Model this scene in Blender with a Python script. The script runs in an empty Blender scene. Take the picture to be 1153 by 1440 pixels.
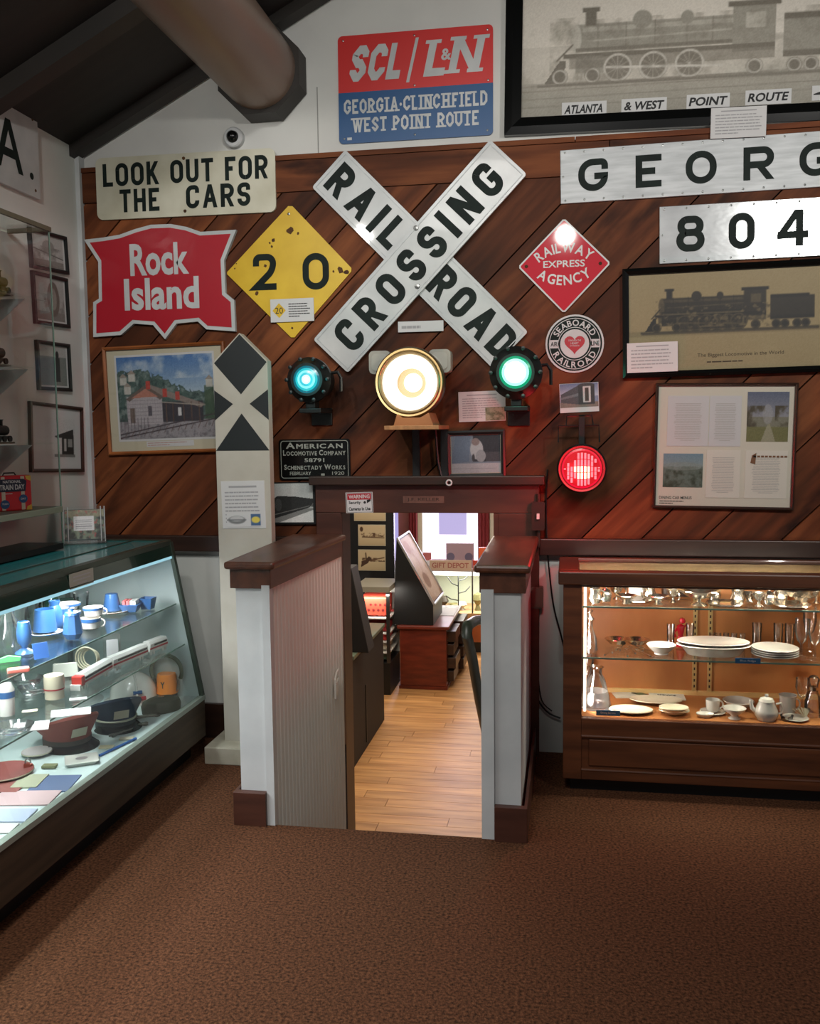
import bpy, bmesh, math, random
import numpy as np
from mathutils import Vector, Matrix, Euler
random.seed(7)
S = bpy.context.scene
C = S.collection
PI = math.pi
def R(d): return math.radians(d)
def lin(c):
    out = []
    for v in c[:3]:
        v = v/255.0
        out.append(v/12.92 if v <= .04045 else ((v+.055)/1.055)**2.4)
    return (out[0], out[1], out[2], 1.0)

# ---------------------------------------------------------------- camera, world, lights, exposure
YAW, PITCH, ROLL, FPX = R(9.7764), R(5.1477), R(-.6709), 1300.0
fw = np.array([-math.sin(YAW)*math.cos(PITCH), math.cos(YAW)*math.cos(PITCH), -math.sin(PITCH)])
rt0 = np.array([math.cos(YAW), math.sin(YAW), 0.0]); up0 = np.cross(rt0, fw)
rt = rt0*math.cos(ROLL)+up0*math.sin(ROLL); upv = -rt0*math.sin(ROLL)+up0*math.cos(ROLL)
EYE = np.array([0, 0, 1.5])
cd = bpy.data.cameras.new('camera'); cam = bpy.data.objects.new('camera', cd); C.objects.link(cam)
cd.sensor_fit = 'HORIZONTAL'; cd.sensor_width = 36.0; cd.lens = 36.0*FPX/1153.0; cd.clip_start = .02
mm = Matrix(((rt[0], upv[0], -fw[0], 0), (rt[1], upv[1], -fw[1], 0), (rt[2], upv[2], -fw[2], 1.5), (0, 0, 0, 1)))
cam.matrix_world = mm
S.camera = cam
def ray(x, y): return fw*FPX + rt*(x-576.5) - upv*(y-720.0)
def onY(x, y, Y): d = ray(x, y); return Vector(EYE+d*(Y/d[1]))
def onX(x, y, X): d = ray(x, y); return Vector(EYE+d*(X/d[0]))
def onZ(x, y, Z): d = ray(x, y); return Vector(EYE+d*((Z-1.5)/d[2]))

W = bpy.data.worlds.new('world'); S.world = W; W.use_nodes = True
W.node_tree.nodes['Background'].inputs[0].default_value = (.93, .96, 1.0, 1)
W.node_tree.nodes['Background'].inputs[1].default_value = 0.155
S.view_settings.view_transform = 'Standard'; S.view_settings.look = 'None'
S.view_settings.exposure = 0.0; S.view_settings.gamma = 1.0; S.view_settings.use_curve_mapping = False
S.cycles.use_denoising = True
S.cycles.max_bounces = 8; S.cycles.transparent_max_bounces = 24
S.cycles.sample_clamp_indirect = 4.0; S.cycles.caustics_reflective = False; S.cycles.caustics_refractive = False

def area(name, loc, rot, sx, sy, power, col=(1, 1, 1), spread=180):
    l = bpy.data.lights.new(name, 'AREA'); l.shape = 'RECTANGLE'; l.size = sx; l.size_y = sy
    l.energy = power; l.color = col; l.spread = R(spread)
    o = bpy.data.objects.new(name, l); C.objects.link(o); o.location = loc; o.rotation_euler = rot
    return o
def point(name, loc, power, col, rad=.03):
    l = bpy.data.lights.new(name, 'POINT'); l.energy = power; l.color = col; l.shadow_soft_size = rad
    o = bpy.data.objects.new(name, l); C.objects.link(o); o.location = loc
    return o
def spot(name, loc, target, power, col, ang=60, blend=.6, rad=.06):
    l = bpy.data.lights.new(name, 'SPOT'); l.energy = power; l.color = col; l.spot_size = R(ang); l.spot_blend = blend; l.shadow_soft_size = rad
    o = bpy.data.objects.new(name, l); C.objects.link(o); o.location = loc
    o.rotation_euler = (Vector(target)-Vector(loc)).to_track_quat('-Z', 'Y').to_euler()
    return o
# room ceiling lights, above and behind the camera (to its left); the far right bay is unlit
area('ceiling_light', (-.7, .9, 3.3), (R(28), R(4), 0), 1.0, .8, 40, (1, .97, .92))
spot('track_light', (1.54, 1.6, 2.85), (.8, 4.2, 1.95), 104, (1, .96, .9), 75, rad=.05)
spot('track_light', (-.03, 1.6, 2.85), (-.3, 4.2, 2.3), 46, (1, .96, .9), 80, rad=.05)
spot('track_light', (-1.5, 1.5, 2.95), (-1.75, 4.2, 2.25), 62, (1, .97, .92), 80, rad=.06)
spot('track_light', (-.4, 1.2, 3.4), (-2.31, 3.3, 2.3), 60, (1, .98, .94), 70, rad=.08)
spot('floor_light', (-.75, 1.4, 3.3), (-1.2, 2.45, 0), 95, (1, .95, .88), 48, 1.0, .12)
# fluorescent tube in the slanted case, tubes in the right cabinet
area('case_tube_light', (-1.90, 2.35, .93), (0, R(-12), 0), .05, 2.4, 32, (.96, .98, 1))
area('cabinet_tube_light', (.56, 3.80, .845), (R(35), 0, 0), 1.0, .03, 13, (1, .88, .72))
area('cabinet_side_tube', (.078, 3.83, .6), (0, R(-90), R(20)), .5, .02, 4, (1, .92, .85))
# the lower room: ceiling lights and daylight at the windows
area('lower_room_light', (-1.2, 6.4, 1.45), (0, 0, 0), 1.2, 1.2, 46, (1, .86, .68))
area('lower_room_light_far', (-1.2, 9.0, 1.45), (0, 0, 0), 2.0, 1.5, 36, (1, .90, .78))
area('window_daylight', (-1.4, 10.85, .45), (R(-90), 0, 0), .8, 1.0, 34, (.86, .78, 1))

# ---------------------------------------------------------------- materials
MATS = {}
def mat(name, col, rough=.6, metal=0.0, spec=.5, emit=0.0, emit_col=None, coat=0.0):
    if name in MATS: return MATS[name]
    m = bpy.data.materials.new(name); m.use_nodes = True
    b = m.node_tree.nodes['Principled BSDF']
    b.inputs['Base Color'].default_value = lin(col); b.inputs['Roughness'].default_value = rough
    b.inputs['Metallic'].default_value = metal; b.inputs['Specular IOR Level'].default_value = spec
    b.inputs['Coat Weight'].default_value = coat; b.inputs['Coat Roughness'].default_value = .05
    if emit:
        b.inputs['Emission Color'].default_value = lin(emit_col or col); b.inputs['Emission Strength'].default_value = emit
    MATS[name] = m
    return m
def noisy(name, c1, c2, scale=8, rough=.7, metal=0.0, bump=0.0, stretch=(1, 1, 1), detail=5, coat=0.0, lo=.35, hi=.65, bscale=None, perobj=0.0, spec=.5):
    """two-tone noise material in object coordinates"""
    if name in MATS: return MATS[name]
    m = mat(name, c1, rough, metal, spec, coat=coat); nt = m.node_tree; b = nt.nodes['Principled BSDF']; L = nt.links.new
    tc = nt.nodes.new('ShaderNodeTexCoord'); mp = nt.nodes.new('ShaderNodeMapping'); mp.inputs['Scale'].default_value = stretch
    L(tc.outputs['Object'], mp.inputs['Vector'])
    n = nt.nodes.new('ShaderNodeTexNoise'); n.inputs['Scale'].default_value = scale; n.inputs['Detail'].default_value = detail
    vec = mp.outputs['Vector']
    if perobj:
        oi = nt.nodes.new('ShaderNodeObjectInfo'); ad = nt.nodes.new('ShaderNodeVectorMath'); ad.operation = 'ADD'
        sc = nt.nodes.new('ShaderNodeMath'); sc.operation = 'MULTIPLY'; sc.inputs[1].default_value = 37.0
        L(oi.outputs['Random'], sc.inputs[0]); L(vec, ad.inputs[0]); L(sc.outputs[0], ad.inputs[1]); vec = ad.outputs[0]
    L(vec, n.inputs['Vector'])
    cr = nt.nodes.new('ShaderNodeValToRGB'); cr.color_ramp.elements[0].position = lo; cr.color_ramp.elements[1].position = hi
    cr.color_ramp.elements[0].color = lin(c1); cr.color_ramp.elements[1].color = lin(c2)
    L(n.outputs['Fac'], cr.inputs['Fac']); out = cr.outputs['Color']
    if perobj:
        hs = nt.nodes.new('ShaderNodeHueSaturation'); mr = nt.nodes.new('ShaderNodeMapRange')
        mr.inputs['To Min'].default_value = 1-perobj; mr.inputs['To Max'].default_value = 1+perobj
        L(oi.outputs['Random'], mr.inputs['Value']); L(mr.outputs[0], hs.inputs['Value']); L(out, hs.inputs['Color']); out = hs.outputs['Color']
    L(out, b.inputs['Base Color'])
    if bump:
        n2 = nt.nodes.new('ShaderNodeTexNoise'); n2.inputs['Scale'].default_value = bscale or scale*4; n2.inputs['Detail'].default_value = 3
        L(vec, n2.inputs['Vector'])
        bp = nt.nodes.new('ShaderNodeBump'); bp.inputs['Strength'].default_value = bump; bp.inputs['Distance'].default_value = .01
        L(n2.outputs['Fac'], bp.inputs['Height']); L(bp.outputs['Normal'], b.inputs['Normal'])
    return m
def glass(name, tint=(1, 1, 1), refl=.9, rough=.02, ior=1.45, extra=0.0):
    """thin clear glass: sees through, mirrors by Fresnel"""
    if name in MATS: return MATS[name]
    m = bpy.data.materials.new(name); m.use_nodes = True; nt = m.node_tree; nt.nodes.clear(); L = nt.links.new
    o = nt.nodes.new('ShaderNodeOutputMaterial'); mx = nt.nodes.new('ShaderNodeMixShader')
    t = nt.nodes.new('ShaderNodeBsdfTransparent'); t.inputs[0].default_value = (*tint, 1)
    g = nt.nodes.new('ShaderNodeBsdfGlossy'); g.inputs['Roughness'].default_value = rough; g.inputs[0].default_value = (1, 1, 1, 1)
    f = nt.nodes.new('ShaderNodeFresnel'); f.inputs['IOR'].default_value = ior
    ml = nt.nodes.new('ShaderNodeMath'); ml.operation = 'MULTIPLY_ADD'; ml.inputs[1].default_value = refl; ml.inputs[2].default_value = extra
    L(f.outputs[0], ml.inputs[0]); L(ml.outputs[0], mx.inputs[0]); L(t.outputs[0], mx.inputs[1]); L(g.outputs[0], mx.inputs[2]); L(mx.outputs[0], o.inputs[0])
    MATS[name] = m
    return m
def wood_plank_mat(name, dark, mid, light):
    m = mat(name, mid, .62, spec=.2); nt = m.node_tree; b = nt.nodes['Principled BSDF']; L = nt.links.new
    tc = nt.nodes.new('ShaderNodeTexCoord'); oi = nt.nodes.new('ShaderNodeObjectInfo')
    sc = nt.nodes.new('ShaderNodeMath'); sc.operation = 'MULTIPLY'; sc.inputs[1].default_value = 53.0; L(oi.outputs['Random'], sc.inputs[0])
    def nz(stretch, scale, detail=6):
        mp = nt.nodes.new('ShaderNodeMapping'); mp.inputs['Scale'].default_value = stretch; L(tc.outputs['Object'], mp.inputs['Vector'])
        ad = nt.nodes.new('ShaderNodeVectorMath'); ad.operation = 'ADD'; L(mp.outputs[0], ad.inputs[0]); L(sc.outputs[0], ad.inputs[1])
        n = nt.nodes.new('ShaderNodeTexNoise'); n.inputs['Scale'].default_value = scale; n.inputs['Detail'].default_value = detail
        L(ad.outputs[0], n.inputs['Vector']); return n
    g = nz((1.0, 1, 9), 2.0); k = nz((1.6, 1, 4.5), 1.7, 4); h = nz((1, 1, 1.4), 1.1, 2)
    cr = nt.nodes.new('ShaderNodeValToRGB'); e = cr.color_ramp.elements
    e[0].position = .28; e[0].color = lin(dark); e[1].position = .72; e[1].color = lin(light)
    q = e.new(.5); q.color = lin(mid)
    mxv = nt.nodes.new('ShaderNodeMath'); mxv.operation = 'MULTIPLY_ADD'; mxv.inputs[1].default_value = .55
    half = nt.nodes.new('ShaderNodeMath'); half.operation = 'MULTIPLY'; half.inputs[1].default_value = .5
    L(h.outputs['Fac'], half.inputs[0]); L(g.outputs['Fac'], mxv.inputs[0]); L(half.outputs[0], mxv.inputs[2])
    L(mxv.outputs[0], cr.inputs['Fac'])
    st = nt.nodes.new('ShaderNodeValToRGB'); st.color_ramp.elements[0].position = .56; st.color_ramp.elements[1].position = .72
    L(k.outputs['Fac'], st.inputs['Fac'])
    mc = nt.nodes.new('ShaderNodeMix'); mc.data_type = 'RGBA'; mc.blend_type = 'MULTIPLY'
    inv = nt.nodes.new('ShaderNodeMath'); inv.operation = 'MULTIPLY'; inv.inputs[1].default_value = .9; L(st.outputs['Color'], inv.inputs[0])
    L(inv.outputs[0], mc.inputs['Factor']); L(cr.outputs['Color'], mc.inputs['A']); mc.inputs['B'].default_value = lin((70, 50, 42))
    hs = nt.nodes.new('ShaderNodeHueSaturation'); mr = nt.nodes.new('ShaderNodeMapRange'); mr.inputs['To Min'].default_value = .66; mr.inputs['To Max'].default_value = 1.22
    L(oi.outputs['Random'], mr.inputs['Value']); L(mr.outputs[0], hs.inputs['Value']); L(mc.outputs['Result'], hs.inputs['Color'])
    L(hs.outputs[0], b.inputs['Base Color'])
    bp = nt.nodes.new('ShaderNodeBump'); bp.inputs['Strength'].default_value = .25; bp.inputs['Distance'].default_value = .004
    L(g.outputs['Fac'], bp.inputs['Height']); L(bp.outputs['Normal'], b.inputs['Normal'])
    return m
def print_mat(name='printed_paper', rough=.5, coat=0.0):
    if name in MATS: return MATS[name]
    m = mat(name, (200, 200, 200), rough, coat=coat); nt = m.node_tree
    a = nt.nodes.new('ShaderNodeAttribute'); a.attribute_name = 'ink'
    nt.links.new(a.outputs['Color'], nt.nodes['Principled BSDF'].inputs['Base Color'])
    return m

M_plank = wood_plank_mat('stained_cedar', (40, 21, 11), (94, 49, 26), (142, 82, 46))
M_trim = noisy('brown_painted_wood', (64, 36, 28), (84, 49, 37), 3, .42, bump=.05, stretch=(1, 1, 5))
M_cap = noisy('cap_wood', (74, 42, 28), (98, 58, 40), 3, .38, bump=.03, stretch=(8, 1, 8), coat=.1)
M_dark = noisy('dark_brown_wood', (40, 25, 19), (54, 34, 25), 4, .4, stretch=(1, 1, 6))
M_wall = noisy('white_wall_paint', (206, 206, 202), (216, 216, 211), 3, .8, bump=.03, bscale=120)
M_white = noisy('white_gloss_paint', (190, 193, 194), (204, 206, 206), 5, .45, bump=.02, bscale=60)
M_bead = noisy('beadboard_paint', (216, 210, 200), (228, 222, 213), 2, .55, stretch=(1, 1, .6))
M_carpet = noisy('brown_loop_carpet', (48, 31, 22), (118, 78, 54), 110, .95, bump=.6, bscale=200, detail=4, lo=.3, hi=.7, spec=.1)
M_ceil = noisy('dark_stained_ceiling', (22, 20, 18), (31, 27, 24), 3, .6, stretch=(1, 6, 1))
M_raft = noisy('dark_rafter_wood', (32, 28, 24), (43, 37, 32), 4, .55)
M_beam = noisy('grey_brown_log', (118, 102, 90), (138, 120, 105), 2.5, .38, bump=.05, stretch=(1, .3, 1))
M_black = mat('black_paint', (14, 16, 17), .45)
M_blackgloss = mat('black_gloss', (12, 13, 13), .2)
M_alu = noisy('brushed_aluminium', (166, 170, 172), (188, 192, 194), 6, .5, metal=.35, bump=.03, stretch=(1, 1, 8), bscale=30)
M_alush = noisy('shiny_aluminium', (176, 180, 182), (196, 200, 202), 6, .24, metal=.4, bump=.16, stretch=(1, 1, 2), bscale=7)
M_signw = noisy('white_enamel_worn', (182, 186, 187), (200, 203, 203), 7, .35, coat=.3)
M_signcream = noisy('cream_enamel_worn', (190, 186, 164), (212, 209, 190), 5, .4)
M_inkb = noisy('black_sign_ink', (10, 22, 20), (20, 34, 30), 14, .6, spec=.2)
M_red = mat('red_sign_paint', (170, 22, 40), .35, coat=.15)
M_redshiny = mat('red_porcelain', (190, 24, 46), .55, coat=1.0, spec=.2)
M_orange = mat('orange_red_sign', (206, 44, 42), .38)
M_blue = mat('blue_sign', (20, 78, 130), .4)
M_yellow = noisy('yellow_sign_worn', (206, 166, 22), (222, 184, 40), 6, .45)
M_rust = noisy('rust_spots', (60, 34, 14), (96, 60, 20), 30, .8)
M_paper = mat('white_paper', (205, 205, 205), .7)
M_cream = mat('cream_mat_board', (196, 188, 164), .7)
M_inkline = mat('grey_print', (158, 158, 160), .7)
M_ink = mat('dark_print', (30, 30, 32), .7)
M_print = print_mat()
M_printg = print_mat('printed_glossy', .55, .0)
M_glass = glass('clear_glass', (.975, .99, .985), .8)
M_fglass = glass('picture_glass', (.97, .97, .97), .55, .015)
M_shelfg = glass('glass_shelf', (.965, .99, .98), .5)
M_edge = mat('glass_edge_green', (120, 150, 136), .2)
M_goblet = glass('drinking_glass', (.96, .96, .95), 1.0, .12, 1.5, .08)
M_silver = mat('polished_silver', (214, 208, 198), .18, 1.0)
M_brass = mat('brass', (140, 126, 98), .4, 1.0)
M_steel = mat('steel', (150, 152, 150), .3, 1.0)
M_china = mat('white_china', (226, 222, 214), .2, coat=.5)
M_chinac = mat('cream_china', (224, 212, 184), .2, coat=.5)
M_dinblue = mat('blue_ware', (52, 98, 152), .35, coat=.4)
M_cabw = noisy('cabinet_oak_dark', (70, 38, 22), (100, 57, 33), 2.5, .4, stretch=(1, 1, 10), coat=.15)
M_cabin = noisy('cabinet_inside_veneer', (158, 98, 52), (196, 130, 76), 1.6, .5, stretch=(2, 1, .7))
M_teal = mat('case_lining_pale_teal', (200, 214, 212), .6)
M_casewood = noisy('dark_case_wood', (46, 36, 26), (66, 52, 38), 6, .5, stretch=(1, .3, 6))
M_casemetal = mat('dark_green_metal', (70, 80, 70), .35, .5)

# ---------------------------------------------------------------- mesh builder
class MB:
    def __init__(s): s.v = []; s.f = []; s.m = []
    def add(s, vs, fs, mi=0):
        o = len(s.v); s.v += [tuple(p) for p in vs]; s.f += [tuple(i+o for i in f) for f in fs]; s.m += [mi]*len(fs); return s
    def box(s, x0, x1, y0, y1, z0, z1, mi=0):
        return s.add([(x0, y0, z0), (x1, y0, z0), (x1, y1, z0), (x0, y1, z0), (x0, y0, z1), (x1, y0, z1), (x1, y1, z1), (x0, y1, z1)],
                     [(0, 3, 2, 1), (4, 5, 6, 7), (0, 1, 5, 4), (1, 2, 6, 5), (2, 3, 7, 6), (3, 0, 4, 7)], mi)
    def hexa(s, lo, hi, mi=0):
        """lo, hi: four points each, same winding (counter-clockwise from above)"""
        return s.add(list(lo)+list(hi), [(0, 3, 2, 1), (4, 5, 6, 7), (0, 1, 5, 4), (1, 2, 6, 5), (2, 3, 7, 6), (3, 0, 4, 7)], mi)
    def prism(s, pts, y0, y1, mi=0, mi_side=None):
        """polygon in XZ extruded from y1 (back) to y0 (front)"""
        n = len(pts); ar = sum(pts[i][0]*pts[(i+1) % n][1]-pts[(i+1) % n][0]*pts[i][1] for i in range(n))
        if ar < 0: pts = pts[::-1]
        o = [(x, y0, z) for x, z in pts]+[(x, y1, z) for x, z in pts]
        s.add(o, [tuple(range(n))], mi)
        s.add(o, [tuple(range(2*n-1, n-1, -1))]+[(i, n+i, n+(i+1) % n, (i+1) % n) for i in range(n)], mi if mi_side is None else mi_side)
        return s
    def lathe(s, prof, n=24, c=(0, 0, 0), mi=0, sx=1, sy=1, axis='z', a0=0, a1=2*PI):
        full = abs(a1-a0-2*PI) < 1e-6; k = n if full else n+1
        vs = []; fs = []
        for r, h in prof:
            for i in range(k):
                a = a0+(a1-a0)*i/n; x = r*math.cos(a)*sx; y = r*math.sin(a)*sy
                vs.append((c[0]+x, c[1]+y, c[2]+h) if axis == 'z' else ((c[0]+x, c[1]-h, c[2]+y) if axis == 'y' else (c[0]+h, c[1]+x, c[2]+y)))
        for j in range(len(prof)-1):
            for i in range(n if full else n):
                i2 = (i+1) % k if full else i+1
                fs.append((j*k+i, j*k+i2, (j+1)*k+i2, (j+1)*k+i))
        return s.add(vs, fs, mi)
    def tube(s, path, r, n=8, mi=0, closed=False, caps=True):
        P = [Vector(p) for p in path]; m = len(P); vs = []; up = Vector((0, 0, 1)); prev = None
        for i, p in enumerate(P):
            a = P[(i-1) % m] if (closed or i > 0) else p; b = P[(i+1) % m] if (closed or i < m-1) else p
            t = (b-a).normalized()
            if prev is None:
                u = t.cross(up); u = t.cross(Vector((1, 0, 0))) if u.length < 1e-3 else u
            else: u = prev-t*prev.dot(t)
            u.normalize(); prev = u; w = t.cross(u)
            rr = r[i] if isinstance(r, (list, tuple)) else r
            for k in range(n):
                an = 2*PI*k/n; vs.append(p+u*math.cos(an)*rr+w*math.sin(an)*rr)
        fs = []
        for i in range(m if closed else m-1):
            for k in range(n):
                k2 = (k+1) % n; j = (i+1) % m
                fs.append((i*n+k, i*n+k2, j*n+k2, j*n+k))
        if caps and not closed: fs += [tuple(range(n-1, -1, -1)), tuple((m-1)*n+k for k in range(n))]
        return s.add(vs, fs, mi)
    def xf(s, M):
        s.v = [tuple(M @ Vector(p)) for p in s.v]; return s
    def merge(s, o, mi=None):
        b = len(s.v); s.v += o.v; s.f += [tuple(i+b for i in f) for f in o.f]; s.m += (o.m if mi is None else [mi]*len(o.f)); return s
def tag(o, label=None, cat=None, group=None, kind=None):
    if label: o['label'] = label
    if cat: o['category'] = cat
    if group: o['group'] = group
    if kind: o['kind'] = kind
    return o
def part(name, mb, mats, parent=None, smooth=False, label=None, bevel=0, kind=None, world=False):
    if not isinstance(mats, (list, tuple)): mats = [mats]
    me = bpy.data.meshes.new(name)
    vs = mb.v
    if world and parent is not None:
        q = parent.matrix_basis.inverted() if parent.parent is None else (parent.parent.matrix_basis @ parent.matrix_basis).inverted()
        vs = [tuple(q @ Vector(p)) for p in vs]
    me.from_pydata(vs, [], mb.f); me.materials.clear()
    for m in mats: me.materials.append(m)
    me.polygons.foreach_set('material_index', [min(i, len(mats)-1) for i in mb.m])
    if smooth:
        me.polygons.foreach_set('use_smooth', [True]*len(me.polygons))
        try: me.set_sharp_from_angle(angle=R(38))
        except Exception: pass
    me.update()
    o = bpy.data.objects.new(name, me); C.objects.link(o)
    if parent is not None: o.parent = parent
    if label: o['label'] = label
    if kind: o['kind'] = kind
    elif name in ('lettering', 'small_lettering', 'fine_print', 'raised_lettering', 'caption', 'rivets', 'ornament', 'numerals'): o['kind'] = 'stuff'
    if bevel:
        b = o.modifiers.new('bevel', 'BEVEL'); b.width = bevel; b.segments = 2; b.limit_method = 'ANGLE'; b.angle_limit = R(50)
    return o
def thing(name, label, cat, loc=(0, 0, 0), rot=(0, 0, 0), group=None):
    o = bpy.data.objects.new(name, None); C.objects.link(o); o.location = loc; o.rotation_euler = rot; o.empty_display_size = .05
    o.matrix_basis = Matrix.LocRotScale(Vector(loc), Euler(rot), None)
    tag(o, label, cat, group); return o
def struct(name, mb, mats, parent=None, **k):
    o = part(name, mb, mats, parent, **k)
    if parent is None: o['kind'] = 'structure'
    return o
def dup(src, loc, rotz=None, label=None, group=None, scale=None):
    r = src.copy(); C.objects.link(r); r.location = loc
    if rotz is not None: r.rotation_euler = (0, 0, rotz)
    if scale: r.scale = scale
    if label: r['label'] = label
    if group: r['group'] = group
    for ch in list(src.children):
        c = ch.copy(); C.objects.link(c); c.parent = r
        for g in list(ch.children):
            d = g.copy(); C.objects.link(d); d.parent = c
    return r
B = lambda *a, **k: MB().box(*a, **k)

# ---------------------------------------------------------------- lettering
def T(x, z): return (x, z)
# stroke font on a unit box: 'p' polyline (third value 1 = curved corner), 'o' closed polyline, 'd' diagonal with flat ends
GL = {
 'A': (.95, [('d', 0, 0, .5, 1), ('d', 1, 0, .5, 1), ('p', (.17, .3), (.83, .3))]),
 'C': (.85, [('p', (1, .70), (1, 1, 1), (0, 1, 1), (0, 0, 1), (1, 0, 1), (1, .30))]),
 'D': (.85, [('o', (0, 0), (1, 0, 1), (1, 1, 1), (0, 1))]),
 'E': (.75, [('p', (1, 1), (0, 1), (0, 0), (1, 0)), ('p', (0, .5), (.85, .5))]),
 'F': (.72, [('p', (1, 1), (0, 1), (0, 0)), ('p', (0, .5), (.85, .5))]),
 'G': (.88, [('p', (1, .70), (1, 1, 1), (0, 1, 1), (0, 0, 1), (1, 0, 1), (1, .45), (.55, .45))]),
 'H': (.85, [('p', (0, 0), (0, 1)), ('p', (1, 0), (1, 1)), ('p', (0, .5), (1, .5))]),
 'I': (.0, [('p', (0, 0), (0, 1))]),
 'K': (.85, [('p', (0, 0), (0, 1)), ('d', 0.1, .33, .95, 1), ('d', .38, .55, 1, 0)]),
 'L': (.70, [('p', (0, 1), (0, 0), (1, 0))]),
 'N': (.88, [('p', (0, 0), (0, 1)), ('d', 0, 1, 1, 0), ('p', (1, 0), (1, 1))]),
 'O': (.88, [('o', (0, 0, 1), (1, 0, 1), (1, 1, 1), (0, 1, 1))]),
 'P': (.80, [('p', (0, 0), (0, 1), (1, 1, 1), (1, .45, 1), (0, .45))]),
 'R': (.85, [('p', (0, 0), (0, 1), (1, 1, 1), (1, .45, 1), (0, .45)), ('d', .5, .45, 1, 0)]),
 'S': (.82, [('p', (1, .72), (1, 1, 1), (0, 1, 1), (0, .5, 1), (1, .5, 1), (1, 0, 1), (0, 0, 1), (0, .28))]),
 'T': (.80, [('p', (0, 1), (1, 1)), ('p', (.5, 0), (.5, 1))]),
 'U': (.85, [('p', (0, 1), (0, 0, 1), (1, 0, 1), (1, 1))]),
 'W': (1.25, [('d', 0, 1, .27, 0), ('d', .27, 0, .5, 1), ('d', .5, 1, .73, 0), ('d', .73, 0, 1, 1)]),
 '0': (.80, [('o', (0, 0, 1), (1, 0, 1), (1, 1, 1), (0, 1, 1))]),
 '2': (.80, [('p', (0, .70), (0, 1, 1), (1, 1, 1), (1, .56, 1), (0, 0), (1, 0))]),
 '4': (.85, [('p', (.78, 0), (.78, 1)), ('d', 0, .28, .74, 1), ('p', (0, .27), (1, .27))]),
 '8': (.80, [('o', (.05, .54, 1), (.95, .54, 1), (.95, 1, 1), (.05, 1, 1)), ('o', (0, 0, 1), (1, 0, 1), (1, .54, 1), (0, .54, 1))]),
}
def thick(pts, t, closed):
    n = len(pts); L_, R_ = [], []
    for i in range(n):
        p = Vector(pts[i]); a = Vector(pts[i-1]) if (closed or i > 0) else None; b = Vector(pts[(i+1) % n]) if (closed or i < n-1) else None
        d1 = (p-a).normalized() if a is not None else None; d2 = (b-p).normalized() if b is not None else None
        if d1 is None: d1 = d2
        if d2 is None: d2 = d1
        n1 = Vector((-d1.y, d1.x)); n2 = Vector((-d2.y, d2.x)); m = n1+n2
        m = n1 if m.length < 1e-4 else m.normalized(); k = 1/max(.35, m.dot(n1))
        L_.append(p+m*t/2*k); R_.append(p-m*t/2*k)
    q = []
    for i in range(n if closed else n-1):
        j = (i+1) % n; q.append([L_[i], R_[i], R_[j], L_[j]])
    return q
def glyph(ch, W, H, t, rad, seg, serif=0.0):
    quads = []
    X = lambda x: (x*(W-t)+t/2) if W > t*1.2 else t/2
    Z = lambda z: z*(H-t)+t/2
    ends = []
    for st in GL[ch][1]:
        if st[0] == 'd':
            x0, z0, x1, z1 = st[1:]
            e = lambda z: 0 if z <= 0 else (H if z >= 1 else Z(z))
            a = Vector((X(x0), e(z0))); b = Vector((X(x1), e(z1))); d = b-a
            h = t/2*d.length/max(abs(d.y), 1e-5)*.92
            quads.append([a+Vector((h, 0)), a-Vector((h, 0)), b-Vector((h, 0)), b+Vector((h, 0))])
            for (x, z) in ((x0, z0), (x1, z1)):
                if z in (0, 1) and ch in 'AKRWV' and not (ch == 'W' and z == 0) and not (ch == 'A' and z == 1): ends.append((X(x), z))
            continue
        pts = []; raw = list(st[1:]); closed = st[0] == 'o'; n = len(raw)
        for i, r in enumerate(raw):
            p = Vector((X(r[0]), Z(r[1])))
            if not closed and i in (0, n-1):
                q = raw[1] if i == 0 else raw[-2]; d = (p-Vector((X(q[0]), Z(q[1])))).normalized()
                if r[1] in (0, 1) or r[0] in (0, 1):
                    if abs(d.y) > .9 and r[1] in (0, 1): p = p+d*t/2
                    elif abs(d.x) > .9 and r[0] in (0, 1): p = p+d*t/2
                if abs(d.y) > .9 and r[1] in (0, 1): ends.append((p.x, r[1]))
            if len(r) > 2:
                a = Vector((X(raw[i-1][0]), Z(raw[i-1][1]))); b_ = raw[(i+1) % n]; b = Vector((X(b_[0]), Z(b_[1])))
                d1 = a-p; d2 = b-p
                r1 = min(rad, d1.length/2*.98, d2.length*.98 if not (len(b_) > 2) else d2.length/2*.98)
                u1 = d1.normalized()*r1; u2 = d2.normalized()*r1
                for k in range(seg+1):
                    f = k/seg
                    if seg == 1: pts.append(p+(u1 if k == 0 else u2))
                    else:
                        an = f*PI/2; c0 = p+u1+u2
                        pts.append(c0-u2*math.cos(an)-u1*math.sin(an))
            else: pts.append(p)
        quads += thick(pts, t, closed)
    if serif:
        for x, z in ends:
            z0, z1 = (0, serif) if z == 0 else (H-serif, H); w = t*.62+serif*.9
            quads.append([Vector((x-w, z0)), Vector((x+w, z0)), Vector((x+w, z1)), Vector((x-w, z1))])
    return quads
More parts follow.
